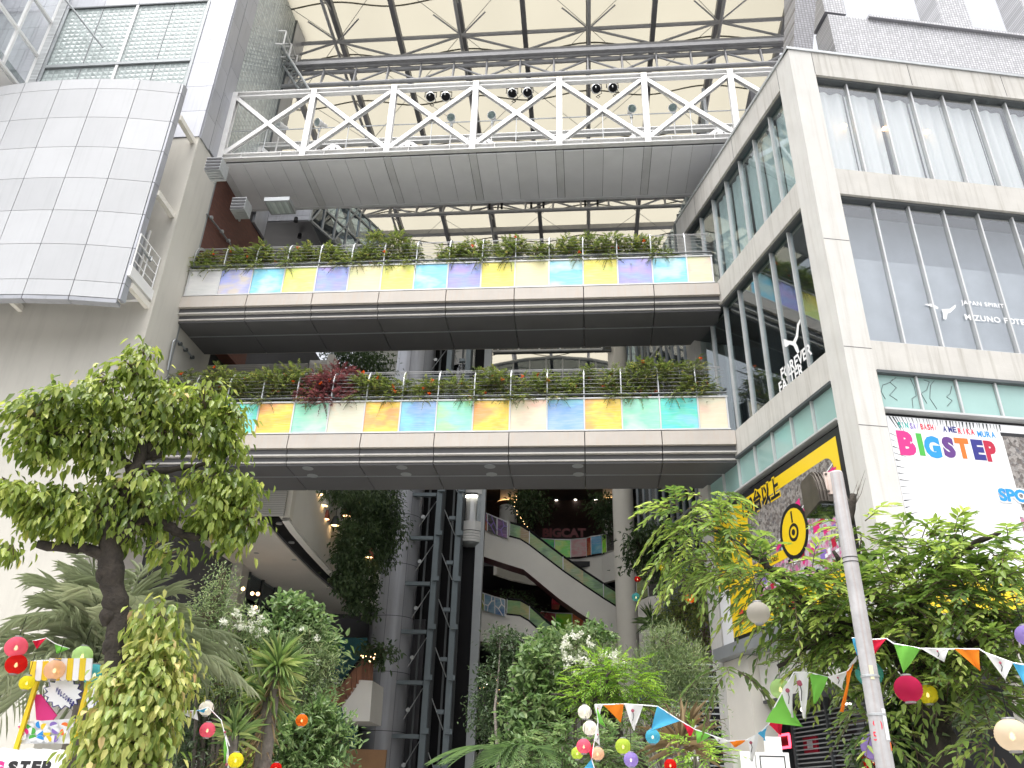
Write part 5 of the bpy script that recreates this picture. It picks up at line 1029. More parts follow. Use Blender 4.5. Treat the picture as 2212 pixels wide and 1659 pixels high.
def limb(pts, r0, r1, parent, name='branch', mt=None, n=9, wob=.03):
    pts = [V(p) for p in pts]; out = []; 
    for i in range(len(pts)-1):
        for k in range(4):
            u = k/4; p = [pts[max(0,i-1)],pts[i],pts[i+1],pts[min(len(pts)-1,i+2)]]
            out.append(.5*((2*p[1])+(-p[0]+p[2])*u+(2*p[0]-5*p[1]+4*p[2]-p[3])*u*u+(-p[0]+3*p[1]-3*p[2]+p[3])*u**3)+V((random.gauss(0,wob),random.gauss(0,wob),0)))
    out.append(pts[-1]); k = len(out); rs = [(r0+(r1-r0)*i/(k-1))*(1+random.uniform(-.12,.14)) for i in range(k)]
    return MB().tube(out, rs, n).build(name, mt or MT['bark'], parent, True)
LM = {}
LM['camphor'] = leafmat('glossy_green_leaves', [(.0,(.045,.08,.02)),(.3,(.14,.20,.045)),(.65,(.30,.37,.085)),(.93,(.54,.57,.18)),(1,(.64,.40,.18))], .45, .32)
LM['camphor_y'] = leafmat('young_yellow_green_leaves', [(.0,(0.130,0.210,0.051)),(.4,(0.293,0.361,0.101)),(.85,(0.521,0.511,0.181)),(1,(0.684,0.406,0.282))], .4, .35)
LM['zelk'] = leafmat('fresh_green_leaves', [(.0,(.045,.09,.025)),(.4,(.13,.20,.05)),(.75,(.28,.37,.09)),(1,(.50,.57,.18))], .45, .42)
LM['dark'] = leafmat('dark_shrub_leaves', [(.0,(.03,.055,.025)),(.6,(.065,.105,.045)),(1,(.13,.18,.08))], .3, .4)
LM['mid'] = leafmat('mid_green_leaves', [(.0,(0.068,0.120,0.050)),(.6,(0.155,0.240,0.088)),(1,(0.310,0.377,0.177))], .35, .4)
LM['fern'] = leafmat('feathery_green_leaves', [(.0,(0.089,0.147,0.064)),(.6,(0.212,0.279,0.128)),(1,(0.424,0.459,0.256))], .4, .5)
LM['bright'] = leafmat('bright_green_leaves', [(.0,(0.093,0.195,0.040)),(.6,(0.232,0.391,0.060)),(1,(0.434,0.586,0.121))], .45, .45)
LM['vine'] = leafmat('trellis_vine_leaves', [(.0,(.05,.08,.02)),(.4,(.13,.18,.05)),(.8,(.28,.33,.10)),(1,(.48,.36,.12))], .35, .5)
LM['purple'] = leafmat('purple_leaves', [(.0,(0.093,0.031,0.039)),(.6,(0.202,0.070,0.078)),(1,(0.341,0.155,0.139))], .35, .5)
LM['palm'] = leafmat('grey_green_palm_leaflets', [(.0,(.24,.28,.17)),(.5,(.42,.46,.30)),(.8,(.60,.60,.42)),(1,(.66,.60,.40))], .3, .45)
LM['yucca'] = leafmat('yucca_blades', [(.0,(0.093,0.162,0.055)),(.6,(0.248,0.353,0.112)),(1,(0.496,0.530,0.223))], .25, .4)
LM['dry'] = leafmat('dry_blades', [(.0,(.16,.11,.06)),(1,(.36,.27,.15))], .2, .7)
LM['flower'] = leafmat('white_blossom', [(.0,(.70,.70,.62)),(1,(.85,.85,.78))], .3, .6)
LM['orange'] = leafmat('orange_blossom', [(.0,(.55,.05,.02)),(1,(.85,.22,.05))], .3, .6)
# ---------------------------------------------------------------- street tree, left
T = atd(245,1500,11.3); tl = thing('street_tree', 'street tree with dark knotty trunk and layered glossy green leaf masses at the left', 'tree', V((T.x,T.y,.1)))
d0 = 11.3
A = lambda x,y,d=d0: atd(x,y,d)
limb([V((T.x,T.y,.1)), A(238,1640), A(245,1520), A(252,1440), A(258,1350), A(246,1280), A(240,1215), A(238,1160), A(246,1080)], .175, .12, tl, 'trunk', n=14, wob=.008)
for q,r0_,r1_ in (([A(236,1215),A(200,1187),A(140,1185),A(80,1175)],.09,.05),([A(244,1190),A(300,1120),A(380,1148),A(430,1160),A(470,1120)],.09,.045),([A(246,1120),A(270,1060),A(300,1010),A(310,960),A(330,990)],.11,.05),([A(310,985),A(345,975),A(370,930)],.06,.03),([A(296,1020),A(250,985),A(180,960),A(120,940)],.07,.03),([A(300,1000),A(290,930),A(300,860),A(310,800)],.05,.012),([A(320,1020),A(400,1010),A(450,1000)],.05,.025)): limb(q, r0_, r1_, tl)
for x,y in ((243,1395),(236,1330),(262,1330),(228,1240)): MB().lathe(A(x,y), [(0,-.1),(.12,-.05),(.14,.02),(.06,.1),(0,.12)], 8, axis=(random.uniform(-1,1),-.8,.2)).build('burl', MT['bark'], tl, True)
up_ = [blob(310,765,d0,21,19),blob(290,800,d0,35,21),blob(228,822,d0,27,18),blob(335,835,d0,33,23),blob(70,890,d0,46,27),blob(135,870,d0,48,30),blob(210,868,d0,48,32),blob(285,880,d0,46,35),blob(365,872,d0,48,35),blob(440,862,d0,46,35),blob(495,905,d0,35,35),blob(60,945,d0,38,27),blob(120,940,d0,42,32),blob(190,940,d0,44,35),blob(255,950,d0,32,30),blob(350,930,d0,42,27),blob(430,930,d0,48,35),blob(485,965,d0,35,30),blob(100,985,d0,32,21),blob(215,990,d0,35,21)]
lw_ = [blob(30,1065,d0,33,19),blob(85,1085,d0,48,30),blob(150,1075,d0,42,27),blob(120,1120,d0,55,27),blob(200,1110,d0,48,33),blob(245,1060,d0,32,25),blob(310,1050,d0,48,35),blob(330,1100,d0,46,38),blob(270,1140,d0,42,25),blob(455,1035,d0,48,33),blob(510,1060,d0,38,35),blob(480,1095,d0,42,38),blob(525,1125,d0,30,33),blob(440,1125,d0,32,27),blob(15,1190,d0,19,21),blob(370,1195,d0,35,13),blob(500,1165,d0,27,19)]
cluster('crown', up_, 620, 8, .14, .42, LM['camphor'], tl, .75, .09, .62, 260, .006, hang=True)
cluster('crown', lw_, 540, 8, .14, .42, LM['camphor'], tl, .8, .09, .62, 200, .006, hang=True)
vn = [blob(335,1345,d0-.3,34,50),blob(345,1420,d0-.3,42,40),blob(268,1480,d0-.35,42,28),blob(330,1480,d0-.3,65,60),blob(300,1560,d0-.3,75,60),blob(228,1600,d0-.3,45,55),blob(290,1640,d0-.3,70,50),blob(255,1530,d0-.35,40,40)]
cluster('trunk_shoots', vn, 420, 8, .135, .45, LM['camphor_y'], tl, .85, .11, .4, 160, .005, hang=True)
# ---------------------------------------------------------------- street tree, right
d1 = 9.3; B_ = lambda x,y,d=d1: atd(x,y,d); T = B_(2030,1620)
tr = thing('street_tree', 'arching fresh green street tree with long drooping sprays at the right', 'tree', V((T.x,T.y,.1)))
limb([V((T.x,T.y,.1)), B_(2030,1640), B_(2010,1560), B_(1985,1480), B_(1975,1400)], .2, .15, tr, 'trunk', n=12)
for q,r0_,r1_ in (([B_(1975,1400),B_(1965,1330),B_(2010,1265),B_(2035,1230)],.11,.06),([B_(1975,1410),B_(1900,1390),B_(1800,1340),B_(1700,1270),B_(1640,1190)],.09,.03),([B_(2000,1440),B_(2100,1400),B_(2200,1330)],.09,.05),([B_(1960,1340),B_(1870,1280),B_(1800,1190)],.06,.02),([B_(1850,1360),B_(1750,1400),B_(1680,1440)],.05,.02),([B_(1700,1270),B_(1600,1180),B_(1500,1120)],.03,.012),([B_(2030,1240),B_(2090,1180),B_(2160,1150)],.05,.02)): limb(q, r0_, r1_, tr)
zb = [blob(1480,1105,d1+.3,45,32),blob(1545,1085,d1+.2,40,26),blob(1500,1160,d1+.3,50,30),blob(1575,1150,d1,45,30),blob(1550,1215,d1,45,28),blob(1640,1240,d1-.2,75,34),blob(1690,1300,d1-.1,50,34),blob(1730,1265,d1-.2,75,32),blob(1790,1345,d1,85,50),blob(1870,1300,d1-.2,95,55),blob(1900,1185,d1,55,26),blob(1860,1140,d1+.2,30,26),blob(1980,1190,d1,80,40),blob(2080,1190,d1-.3,85,40),blob(2170,1190,d1-.2,60,45),blob(2000,1290,d1-.3,110,60),blob(2130,1300,d1-.3,95,65),blob(1900,1390,d1,110,50),blob(2050,1400,d1-.2,110,55),blob(2185,1400,d1-.4,45,40),blob(1800,1430,d1+.2,60,40),blob(2130,1480,d1-.3,60,26),blob(1990,1490,d1,90,40)]
sprays('crown', zb, 820, 11, .46, .115, .36, LM['zelk'], tr, .5, .1)
dk = [blob(1880,1340,d1+.8,160,80),blob(2050,1340,d1+.8,170,90),blob(1780,1330,d1+.8,80,50),blob(1880,1470,d1+.6,80,60),blob(2010,1560,d1+.6,90,60),blob(2170,1530,d1+.3,70,70)]
sprays('inner_crown', dk, 250, 10, .45, .12, .38, LM['mid'], tr, .55, .1)
iv = [blob(1960,1600,d1+.15,60,60),blob(1985,1540,d1+.15,45,40),blob(1920,1640,d1+.15,60,30)]
cluster('ivy', iv, 240, 8, .075, .8, LM['dark'], tr, .5, .07, .3)
for q in (((1560,1320),(1620,1330),(1600,1350)),):
    pass
hang = [blob(1480,1230,d1+.3,22,50),blob(1470,1175,d1+.3,30,28),blob(1575,1445,d1,35,12),blob(1900,1560,d1-.3,40,40),blob(2140,1600,d1-.4,40,40)]
sprays('hanging_sprays', hang, 60, 11, .5, .115, .34, LM['zelk'], tr, .8, .1)
# ---------------------------------------------------------------- palm behind the left tree
dp = 13.6; T = atd(330,1440,dp); pm = thing('feather_palm', 'grey green feather palm with arching fronds behind the left street tree', 'palm', V((T.x-1.0,T.y,.1)))
hub = np.array(atd(215,1440,dp)); limb([V((hub[0],hub[1],.1)), V(hub)], .22, .2, pm, 'trunk', MT['barkg'])
P,D,N,Ls,rn = [],[],[],[],[]; mst = MB()
for k in range(44):
    az = RNG.random()*2*math.pi; el = RNG.uniform(.1,1.45); ln = RNG.uniform(1.9,2.8); base = RNG.random()*.75; dry = False
    h = np.array([math.cos(az)*math.cos(el), math.sin(az)*math.cos(el)*.7, math.sin(el)]); path = []
    for j in range(34):
        t = j/33; p = hub+h*ln*t+np.array([0,0,-1.])*ln*(.5*t**2.2)*(.55+.45*math.cos(el)); path.append(p)
    mst.tube([V(p) for p in path[::3]], [.022-.0016*i for i in range(len(path[::3]))], 5, False)
    for j in range(5,34):
        if RNG.random()<.2: continue
        t = j/33; d_ = path[j]-path[j-1]; d_ /= np.linalg.norm(d_); sd_ = np.cross(d_,[0,0,1.]); sd_ /= np.linalg.norm(sd_)+1e-6
        for sg in (-1,1):
            P.append(path[j]); D.append(d_*.75+sd_*sg*.75+np.array([0,0,.22-.35*t])+RNG.normal(size=3)*.16); N.append([0,0,1.]); Ls.append(.62*(1-abs(t-.45)*1.1)+.08); rn.append(base**1.5*.85+RNG.random()*.15)
leaf_obj('fronds', np.array(P), np.array(D), np.array(N), np.array(Ls), .017, LM['palm'], pm, np.array(rn), .1, .35); q = mst.build('frond_stems', LM['palm'], pm); q['kind'] = 'stuff'
# ---------------------------------------------------------------- shrubs of the planted bed, left of the stair
def shrub(name, label, blobs, ntw, per, L, wr, mt, base, style='c', fl=0, flb=None, stems=4, droop=.3, barkm=None, cat='shrub', **kw):
    t = thing(name, label, cat, V((base[0],base[1],.1)))
    if style == 'c': cluster('foliage', blobs, ntw, per, L, wr, mt, t, droop, kw.get('spread',.1), kw.get('inner',.3), min(ntw,90), .005, kw.get('up',.2))
    else: sprays('foliage', blobs, ntw, per, kw.get('tl',.35), L, wr, mt, t, droop, .2)
    for k in range(stems):
        b = blobs[k % len(blobs)][0]; limb([V((base[0]+random.uniform(-.2,.2),base[1]+random.uniform(-.2,.2),.1)), V((base[0]*.5+b[0]*.5+random.uniform(-.15,.15), base[1]*.5+b[1]*.5, .1+(b[2]-.1)*.55)), V(b)], .05, .015, t, 'stem', barkm or MT['barkg'], 6, .02)
    if fl:
        Pp, u, C, r = shell(flb or blobs, fl, .75); k = 14; PP = np.repeat(Pp,k,0)+RNG.normal(size=(fl*k,3))*.02; leaf_obj('blossom', PP, unit(fl*k), unit(fl*k), np.full(fl*k,.055), .6, LM['flower'], t, RNG.random(fl*k))
    return t
dS = 15.0; bs_ = lambda x: atd(x,1640,dS)
shrub('flowering_shrub', 'airy grey green shrub with white blossom beside the palm', [blob(520,1350,dS,55,40),blob(480,1400,dS,50,40),blob(540,1400,dS,40,40),blob(500,1470,dS,70,60)], 420, 8, .11, .16, LM['fern'], bs_(500), fl=34, flb=[blob(535,1335,dS-.2,30,22),blob(555,1360,dS-.2,20,15),blob(490,1395,dS-.2,35,12),blob(505,1345,dS-.2,25,12)])
shrub('light_shrub', 'pale green twiggy shrub right of the palm fronds', [blob(480,1260,dS+.4,28,40),blob(470,1300,dS+.4,40,40),blob(445,1330,dS+.3,40,40)], 320, 8, .05, .4, LM['fern'], bs_(470), up=.6)
shrub('broadleaf_shrub', 'broad leaved green shrub rising in front of the curved balcony ceiling', [blob(630,1315,dS+.6,40,26),blob(610,1380,dS+.6,50,45),blob(670,1350,dS+.6,35,40),blob(690,1400,dS+.5,40,30)], 260, 7, .14, .5, LM['mid'], bs_(630))
shrub('feathery_shrub', 'grey green feathery shrub in the middle of the left planting', [blob(660,1400,dS+.3,55,50),blob(690,1440,dS+.3,50,35),blob(630,1450,dS+.3,60,50),blob(670,1500,dS+.3,55,40)], 620, 9, .10, .14, LM['fern'], bs_(660), fl=8)
shrub('whorled_leaf_shrub', 'dense dark whorled leaf shrub at the foot of the stair', [blob(680,1560,dS-.3,50,45),blob(640,1610,dS-.3,70,50),blob(720,1600,dS-.3,35,45),blob(660,1650,dS-.3,80,40)], 300, 10, .15, .3, LM['mid'], bs_(670), up=.5)
shrub('undergrowth_shrub', 'dark tangled undergrowth shrub behind the pink lantern', [blob(430,1500,dS+.8,60,50),blob(450,1570,dS+.6,70,60),blob(520,1560,dS+.8,60,60),blob(580,1620,dS+.5,60,50),blob(420,1640,dS+.3,70,50)], 520, 8, .10, .35, LM['dark'], bs_(460), stems=8)
shrub('glossy_shrub', 'green whorled leaf shrub left of the yucca', [blob(540,1500,dS,25,30),blob(470,1480,dS,30,25),blob(540,1440,dS,35,25),blob(520,1640,dS,40,30)], 150, 9, .13, .3, LM['camphor'], bs_(520), up=.6)
def yucca(name, label, x, y, d, L, n, el0, stem_to, dryn=0, mt='yucca', wr=.075):
    hub = np.array(atd(x,y,d)); t = thing(name, label, 'yucca', V((hub[0],hub[1],.1)))
    az = RNG.random(n)*2*math.pi; el = RNG.uniform(el0,1.45,n); D = np.stack([np.cos(az)*np.cos(el),np.sin(az)*np.cos(el),np.sin(el)],1)
    leaf_obj('blades', hub+D*.04+np.array([0,0,1.])*RNG.uniform(-.15,.1,n)[:,None], D, np.tile([0,0,1.],(n,1))+RNG.normal(size=(n,3))*.2, L*RNG.uniform(.75,1.1,n), wr, LM[mt], t, RNG.random(n), .3, .25)
    if dryn:
        az = RNG.random(dryn)*2*math.pi; el = RNG.uniform(-1.4,-.5,dryn); D = np.stack([np.cos(az)*np.cos(el),np.sin(az)*np.cos(el),np.sin(el)],1)
        leaf_obj('dead_blades', hub+np.array([0,0,-1.])*RNG.uniform(.1,.9,dryn)[:,None]*.8, D, np.tile([0,0,1.],(dryn,1))+RNG.normal(size=(dryn,3))*.3, L*RNG.uniform(.7,1.1,dryn), wr*.8, LM['dry'], t, RNG.random(dryn), .2, .1)
    limb([V((hub[0]+.1,hub[1],.1)), V((hub[0]+.05,hub[1],hub[2]*.5)), V(hub)], .09, .07, t, 'trunk', MT['barkg'], 8, .01); return t
yucca('tall_yucca', 'tall yucca with green blades over a skirt of dead leaves', 600,1440,13.2,.5,140,-.5,0,40)
y2 = yucca('tall_yucca', 'second yucca head below the tall one with hanging brown skirt', 580,1500,13.3,.48,110,-.7,0,80)
yucca('small_yucca', 'small yucca with brown skirt behind the yellow lantern', 505,1590,12.8,.42,70,-.3,0,50)
# ---------------------------------------------------------------- shrubs and trees of the planted bed, centre
dC = 17.5; bc_ = lambda x: atd(x,1640,dC)
shrub('white_blossom_tree', 'grey green tree with many white round blossoms in the centre bed', [blob(1240,1400,dC,55,40),blob(1290,1430,dC,60,40),blob(1200,1440,dC,60,45),blob(1250,1480,dC,80,40)], 800, 9, .10, .13, LM['fern'], bc_(1270), fl=90, flb=[blob(1245,1395,dC-.4,35,28),blob(1300,1425,dC-.4,50,18),blob(1240,1440,dC-.4,40,20),blob(1200,1450,dC-.4,15,12)], stems=6)
shrub('large_leaf_shrub', 'large leaved olive green shrub left of the blossom tree', [blob(1165,1440,dC-.2,50,45),blob(1160,1530,dC-.3,65,55),blob(1190,1390,dC+.2,40,25),blob(1150,1610,dC-.4,70,50),blob(1270,1370,dC+.5,55,18)], 460, 8, .16, .5, LM['mid'], bc_(1160), stems=5)
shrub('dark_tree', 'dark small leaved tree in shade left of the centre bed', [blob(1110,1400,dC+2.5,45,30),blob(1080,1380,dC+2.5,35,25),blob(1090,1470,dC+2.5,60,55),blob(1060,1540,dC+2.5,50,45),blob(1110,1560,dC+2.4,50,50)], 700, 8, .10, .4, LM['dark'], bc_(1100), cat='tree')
shrub('bright_fern_tree', 'bright yellow green pinnate tree in front of the blossom tree', [blob(1310,1450,dC-1,50,35),blob(1350,1480,dC-1,55,40),blob(1290,1500,dC-1,60,30),blob(1370,1530,dC-1,45,35)], 380, 12, .085, .3, LM['bright'], atd(1380,1650,dC-1), 's', stems=0, tl=.45, cat='tree')
bt = [o for o in bpy.data.objects if o.name.startswith('bright_fern_tree')][0]
Q = lambda x,y,d=dC-1.2: atd(x,y,d)
for q,r0_,r1_ in (([Q(1390,1659),Q(1330,1590),Q(1290,1520),Q(1270,1470)],.10,.03),([Q(1345,1600),Q(1310,1500),Q(1320,1450)],.05,.02),([Q(1320,1575),Q(1250,1510),Q(1190,1500)],.04,.015),([Q(1380,1640),Q(1410,1560),Q(1440,1520)],.05,.02)): limb(q, r0_, r1_, bt, 'branch', MT['bark'], 7)
shrub('feathery_conifer', 'tall soft pale green feathery shrub before the right parapet', [blob(1440,1390,dC,38,40),blob(1420,1450,dC,50,50),blob(1480,1440,dC,50,45),blob(1500,1490,dC,45,40),blob(1440,1510,dC,60,40)], 1000, 9, .11, .12, LM['fern'], bc_(1450), up=.8, stems=6)
shrub('bare_thicket', 'tangle of bare grey twigs with sparse leaves under the feathery shrub', [blob(1460,1560,dC-1.5,70,40),blob(1530,1560,dC-1.5,50,40),blob(1400,1590,dC-1.4,60,40)], 130, 3, .08, .3, LM['fern'], atd(1460,1659,dC-1.5), stems=12, barkm=MT['barkg'])
shrub('pinnate_bush', 'glossy pinnate bush at the bottom under the lanterns', [blob(1215,1610,dC-3,50,45),blob(1160,1650,dC-3,50,25),blob(1290,1640,dC-3,50,30),blob(1330,1610,dC-2.5,40,40)], 240, 10, .11, .4, LM['mid'], atd(1220,1670,dC-3), 's', tl=.4)
shrub('low_fern_bush', 'young fern leaved bush beside the white kiosk', [blob(1500,1620,dC-4,40,30),blob(1530,1640,dC-4,30,25)], 60, 11, .08, .35, LM['bright'], atd(1500,1670,dC-4), 's', tl=.4)
yucca('bronze_cordyline', 'bronze strap leaved cordyline behind the red lantern', 1470,1610,dC-2.5,.75,70,-.2,0,0,'dry',.05)
yucca('dark_dracaena', 'dark spiky dracaena on the right balcony edge', 1408,1345,30,.75,60,-.3,0,0,'mid')
yucca('small_dracaena', 'small spiky dracaena right of the larger one on the balcony', 1445,1355,29,.55,50,-.2,0,0,'mid')
t = thing('fan_palm_bush', 'low fan of dark palm fronds at the bottom left of the centre bed', 'palm', atd(1090,1700,14)); hub = np.array(atd(1130,1640,14)); P,D,N,Ls,rn=[],[],[],[],[]
for k in range(16):
    az = RNG.uniform(1.2,5.2); h = np.array([math.cos(az), .4*math.sin(az), .55]); 
    for j in range(4,20):
        tt = j/19; p = hub+h*1.3*tt+np.array([0,0,-.75])*tt**2
        for sg in (-1,1): P.append(p); D.append(h+np.array([-h[1],h[0],0])*sg*.9+np.array([0,0,-.2-.6*tt])); N.append([0,0,1.]); Ls.append(.32); rn.append(RNG.random()*.6)
leaf_obj('fronds', np.array(P),np.array(D),np.array(N),np.array(Ls),.06,LM['mid'],t,np.array(rn))
# plants deeper in the court
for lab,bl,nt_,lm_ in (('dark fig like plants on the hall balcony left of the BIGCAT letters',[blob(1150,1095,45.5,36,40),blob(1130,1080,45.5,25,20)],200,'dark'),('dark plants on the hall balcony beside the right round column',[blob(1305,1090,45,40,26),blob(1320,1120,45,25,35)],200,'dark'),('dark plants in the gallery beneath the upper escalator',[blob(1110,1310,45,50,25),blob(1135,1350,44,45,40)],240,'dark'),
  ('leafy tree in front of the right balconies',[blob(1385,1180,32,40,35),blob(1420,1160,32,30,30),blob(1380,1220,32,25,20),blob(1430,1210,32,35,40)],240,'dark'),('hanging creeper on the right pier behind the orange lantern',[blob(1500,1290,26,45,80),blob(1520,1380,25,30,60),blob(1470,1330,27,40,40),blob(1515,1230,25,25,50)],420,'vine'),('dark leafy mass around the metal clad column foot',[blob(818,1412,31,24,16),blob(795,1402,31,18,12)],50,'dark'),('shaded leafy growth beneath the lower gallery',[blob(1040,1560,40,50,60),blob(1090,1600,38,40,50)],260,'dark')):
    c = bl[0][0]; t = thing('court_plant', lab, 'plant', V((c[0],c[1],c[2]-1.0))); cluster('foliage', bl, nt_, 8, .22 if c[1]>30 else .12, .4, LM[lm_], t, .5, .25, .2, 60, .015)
# ---------------------------------------------------------------- hanging greenery on the curved balcony
hg = thing('hanging_creeper', 'dense dark creeper spilling over the curved left balcony beside the clad column', 'creeper', atd(800,1250,31))
hb = [blob(760,1068,29,45,38),blob(815,1080,31,48,52),blob(835,1145,32,38,48),blob(800,1175,31,34,52),blob(775,1140,29.5,28,45),blob(830,1205,32.5,18,24),blob(730,1060,27,25,22)]
cluster('foliage', hb, 800, 9, .19, .35, LM['dark'], hg, .9, .22, .2)
st_ = [blob(742,1180,27.6,14,60),blob(737,1250,27.6,12,30),blob(768,1220,29.3,20,80),blob(765,1300,29.3,15,28),blob(800,1260,31.2,12,55),blob(798,1320,31.2,12,25)]
cluster('trailing_stems', st_, 520, 9, .14, .6, LM['dark'], hg, .9, .13, .2)
cr2 = thing('hanging_creeper', 'dark creeper and bamboo behind the trellis between the footbridges', 'creeper', atd(780,790,30)); cluster('foliage', [blob(770,780,30,55,40),blob(810,800,31,40,40),blob(740,760,29,30,30)], 420, 8, .2, .25, LM['dark'], cr2, .6, .25)
for i,(x,y,c_) in enumerate(((838,293,'galv'),(870,392,'ivory'),(886,512,'brickc'),(975,568,'dframe'),(1075,485,'brickc'),(1275,850,'brickc'))):
    MT.setdefault('brickc', mat('terracotta', (.28,.08,.05), .7)); p = atd(*Z2(x,y-30), 27.5+i*.6); cl = thing('pendant_lamp', f'{["topmost pale","second pale","terracotta","dark grey","terracotta middle","lowest terracotta"][i]} cone pendant lamp by the curved balcony', 'pendant lamp', p, 'pendant lamps by the balcony')
    MB().lathe(p, [(.05,.28),(.09,.25),(.2,-.1),(.18,-.1),(.07,.2)], 16).build('shade', MT[c_], cl, True); MB().lathe(p+V((0,0,-.08)), [(0,0),(.15,.01),(.0,.06)], 12).build('bulb', MT['lampg'], cl); MB().tube([p+V((0,0,.28)), p+V((0,0,1.6))], .012, 4).build('cord', MT['black'], cl)
# ---------------------------------------------------------------- climbers in the bridge planters
def climber(i, x, y, w, h, zb, hz, lm_='vine', nfl=2, where='upper', name='climbing_plant'):
    s,_ = FB.px(x,y,.25); hw = w/2*.0142; t = thing(name, f'{CLN[i]} of the {where} footbridge planter', 'climber', FB.p(s,.3,zb+hz-.1), f'climbers on the {where} footbridge')
    top = h*random.uniform(.85,1.4); n = int(random.uniform(300,460)*max(.5,w/60))
    cs = [(np.array(FB.p(s+random.uniform(-.8,.8)*hw, .28+random.uniform(-.1,.25), zb+hz+top*q)), np.array([hw*random.uniform(.35,.75), .22, max(.16,top*random.uniform(.2,.38))])) for q in (.15,.4,.65,.9) for _ in range(2)]+[(np.array(FB.p(s+random.uniform(-1,1)*hw,.25,zb+hz+top*random.uniform(.9,1.25))),np.array([.12,.1,.16])) for _ in range(3)]
    sprays('foliage', cs, n, 9, .27, .062, .42, LM[lm_], t, .35, .1, True, .35)
    cs2 = [(np.array(FB.p(s+random.uniform(-.6,.6)*hw,.0,zb+hz+.05)),np.array([.22,.06,.10]))]; sprays('spilling_shoots', cs2, 26, 8, .24, .055, .42, LM[lm_], t, .9, .1, True, .1)
    m = MB()
    for k in range(7): a = FB.p(s+random.uniform(-hw,hw),.28,zb+hz-.1); b = V(cs[k][0]); m.tube([a, a.lerp(b,.5)+V((random.uniform(-.2,.2),0,.05)), b], [.014,.01,.006], 5, False)
    m.build('stems', MT['twig'], t)
    if nfl:
        Pp,u,C,r = shell(cs, nfl, .7); Pp[:,1] -= .15; leaf_obj('flowers', np.repeat(Pp,7,0), unit(nfl*7), unit(nfl*7), np.full(nfl*7,.07), .7, LM['orange'], t, RNG.random(nfl*7))
CLN = ['leafy climber at the left end','second climber from the left','third climber from the left','fourth climber from the left','fifth climber from the left','sixth climber from the left','seventh climber from the left','eighth climber from the left','ninth climber from the left','tenth climber from the left','eleventh climber from the left','twelfth climber from the left','thirteenth climber from the left','fourteenth climber from the left','fifteenth climber from the left']
for i,(x,w,h) in enumerate(((450,70,.62),(515,70,.66),(580,70,.6),(650,80,.58),(725,80,.55),(775,60,.5),(835,80,.85),(890,60,.45),(975,60,.6),(1030,80,.75),(1100,60,.7),(1175,50,.5),(1235,60,.7),(1310,90,.85),(1400,110,.6))): climber(i, x, 560, w, h, 15.29, .94, 'vine', 2, 'upper')
for i,(x,w,h,lm_) in enumerate(((430,110,1.0,'vine'),(510,110,1.0,'vine'),(590,110,.98,'vine'),(655,70,.8,'vine'),(715,90,.75,'purple'),(790,80,.72,'vine'),(860,80,.6,'vine'),(925,40,.5,'vine'),(1010,70,.55,'vine'),(1075,70,.75,'vine'),(1150,60,.6,'vine'),(1225,80,.8,'vine'),(1305,90,.8,'vine'),(1400,100,.78,'vine'),(1470,110,.8,'vine'))): climber(i, x, 840, w, h, 10.66, .95, lm_, 5, 'lower')
s,_ = FB.px(730,800,.3); t = thing('purple_bush', 'purple leaved bush rising over the lower footbridge trellis', 'shrub', FB.p(s,.5,11.6)); sprays('foliage', [(np.array(FB.p(s,.5,12.6)),np.array([.5,.25,.4])),(np.array(FB.p(s-.2,.35,12.15)),np.array([.8,.25,.42])),(np.array(FB.p(s-.1,.1,11.75)),np.array([.95,.2,.3]))], 620, 9, .28, .07, .38, LM['purple'], t, .3, .1, True, .4)
# ---------------------------------------------------------------- lamp post
c = atd(1805,1020,7.9); pl_ = thing('lamp_post', 'old white painted lamp post with rusty box lamp in front of the corner building', 'lamp post', V((c.x,c.y,.12)))
MT['oldpaint'] = mat('chipped_white_paint', (.40,.395,.40), .6, var=.2, scale=6, streak=.85, srough=22, streakcol=(.30,.22,.18), bump=.15)
MT['rust'] = mat('rusty_white_plate', (.62,.52,.46), .7, var=.3, scale=9, streak=.8, srough=14, streakcol=(.38,.12,.05)); MT['bronze'] = mat('weathered_bronze', (.10,.085,.07), .5, .4, var=.4, scale=8)
top = V((c.x,c.y,c.z)); MB().lathe((c.x,c.y,0), [(.09,.12),(.077,1.0),(.062,c.z-.02),(.057,c.z),(0,c.z+.005)], 24).build('post', MT['oldpaint'], pl_, True)
for y in (1205,1215,1465,1548): z = atd(1860,y,7.9).z; MB().lathe((c.x,c.y,z), [(.068,0),(.076,.004),(.076,.02),(.068,.024)] if y>1400 else [(.062,0),(.069,.003),(.069,.007),(.062,.01)], 24).build('band', MT['galv'] if y>1400 else MT['black'], pl_)
# lamp head: ribbed quarter-round hood, rusty side plate, glass below
hc = atd(1772,1072,7.9); ax = V((-1,-.12,0)).normalized(); fwd = V((.12,-1,0)).normalized(); W_ = .26; zt = atd(1772,1036,8.15).z; zb_ = atd(1772,1112,8.15).z
xr = atd(1806,1070,8.15).x; xl = atd(1737,1070,8.15).x; yc = c.y+.24
def hood(xa, xb, grow, z_s=1.0):
    m = MB(); prof = [(-.16,zt-.02),(.10,zt),(.22,zt-.02)]; n=7
    pr = [(yc+.18, zt), (yc-.06, zt)]+[(yc-.06-.18*math.sin(R(a)), zb_+.06+(zt-zb_-.06)*math.cos(R(a))) for a in (15,35,55,75,90)]+[(yc-.24,zb_+.03),(yc+.18,zb_+.0)]
    pr = [(y_-(grow if i>1 else 0), z_+(grow if i<4 else 0)) for i,(y_,z_) in enumerate(pr)]
    m.prism([V((xa,y_,z_)) for y_,z_ in pr], (xb-xa,0,0)); return m
w_ = (xr-xl)
hood(xl+.02*w_, xr-.30*w_*0-.01, 0).build('lamp_hood', MT['bronze'], pl_)
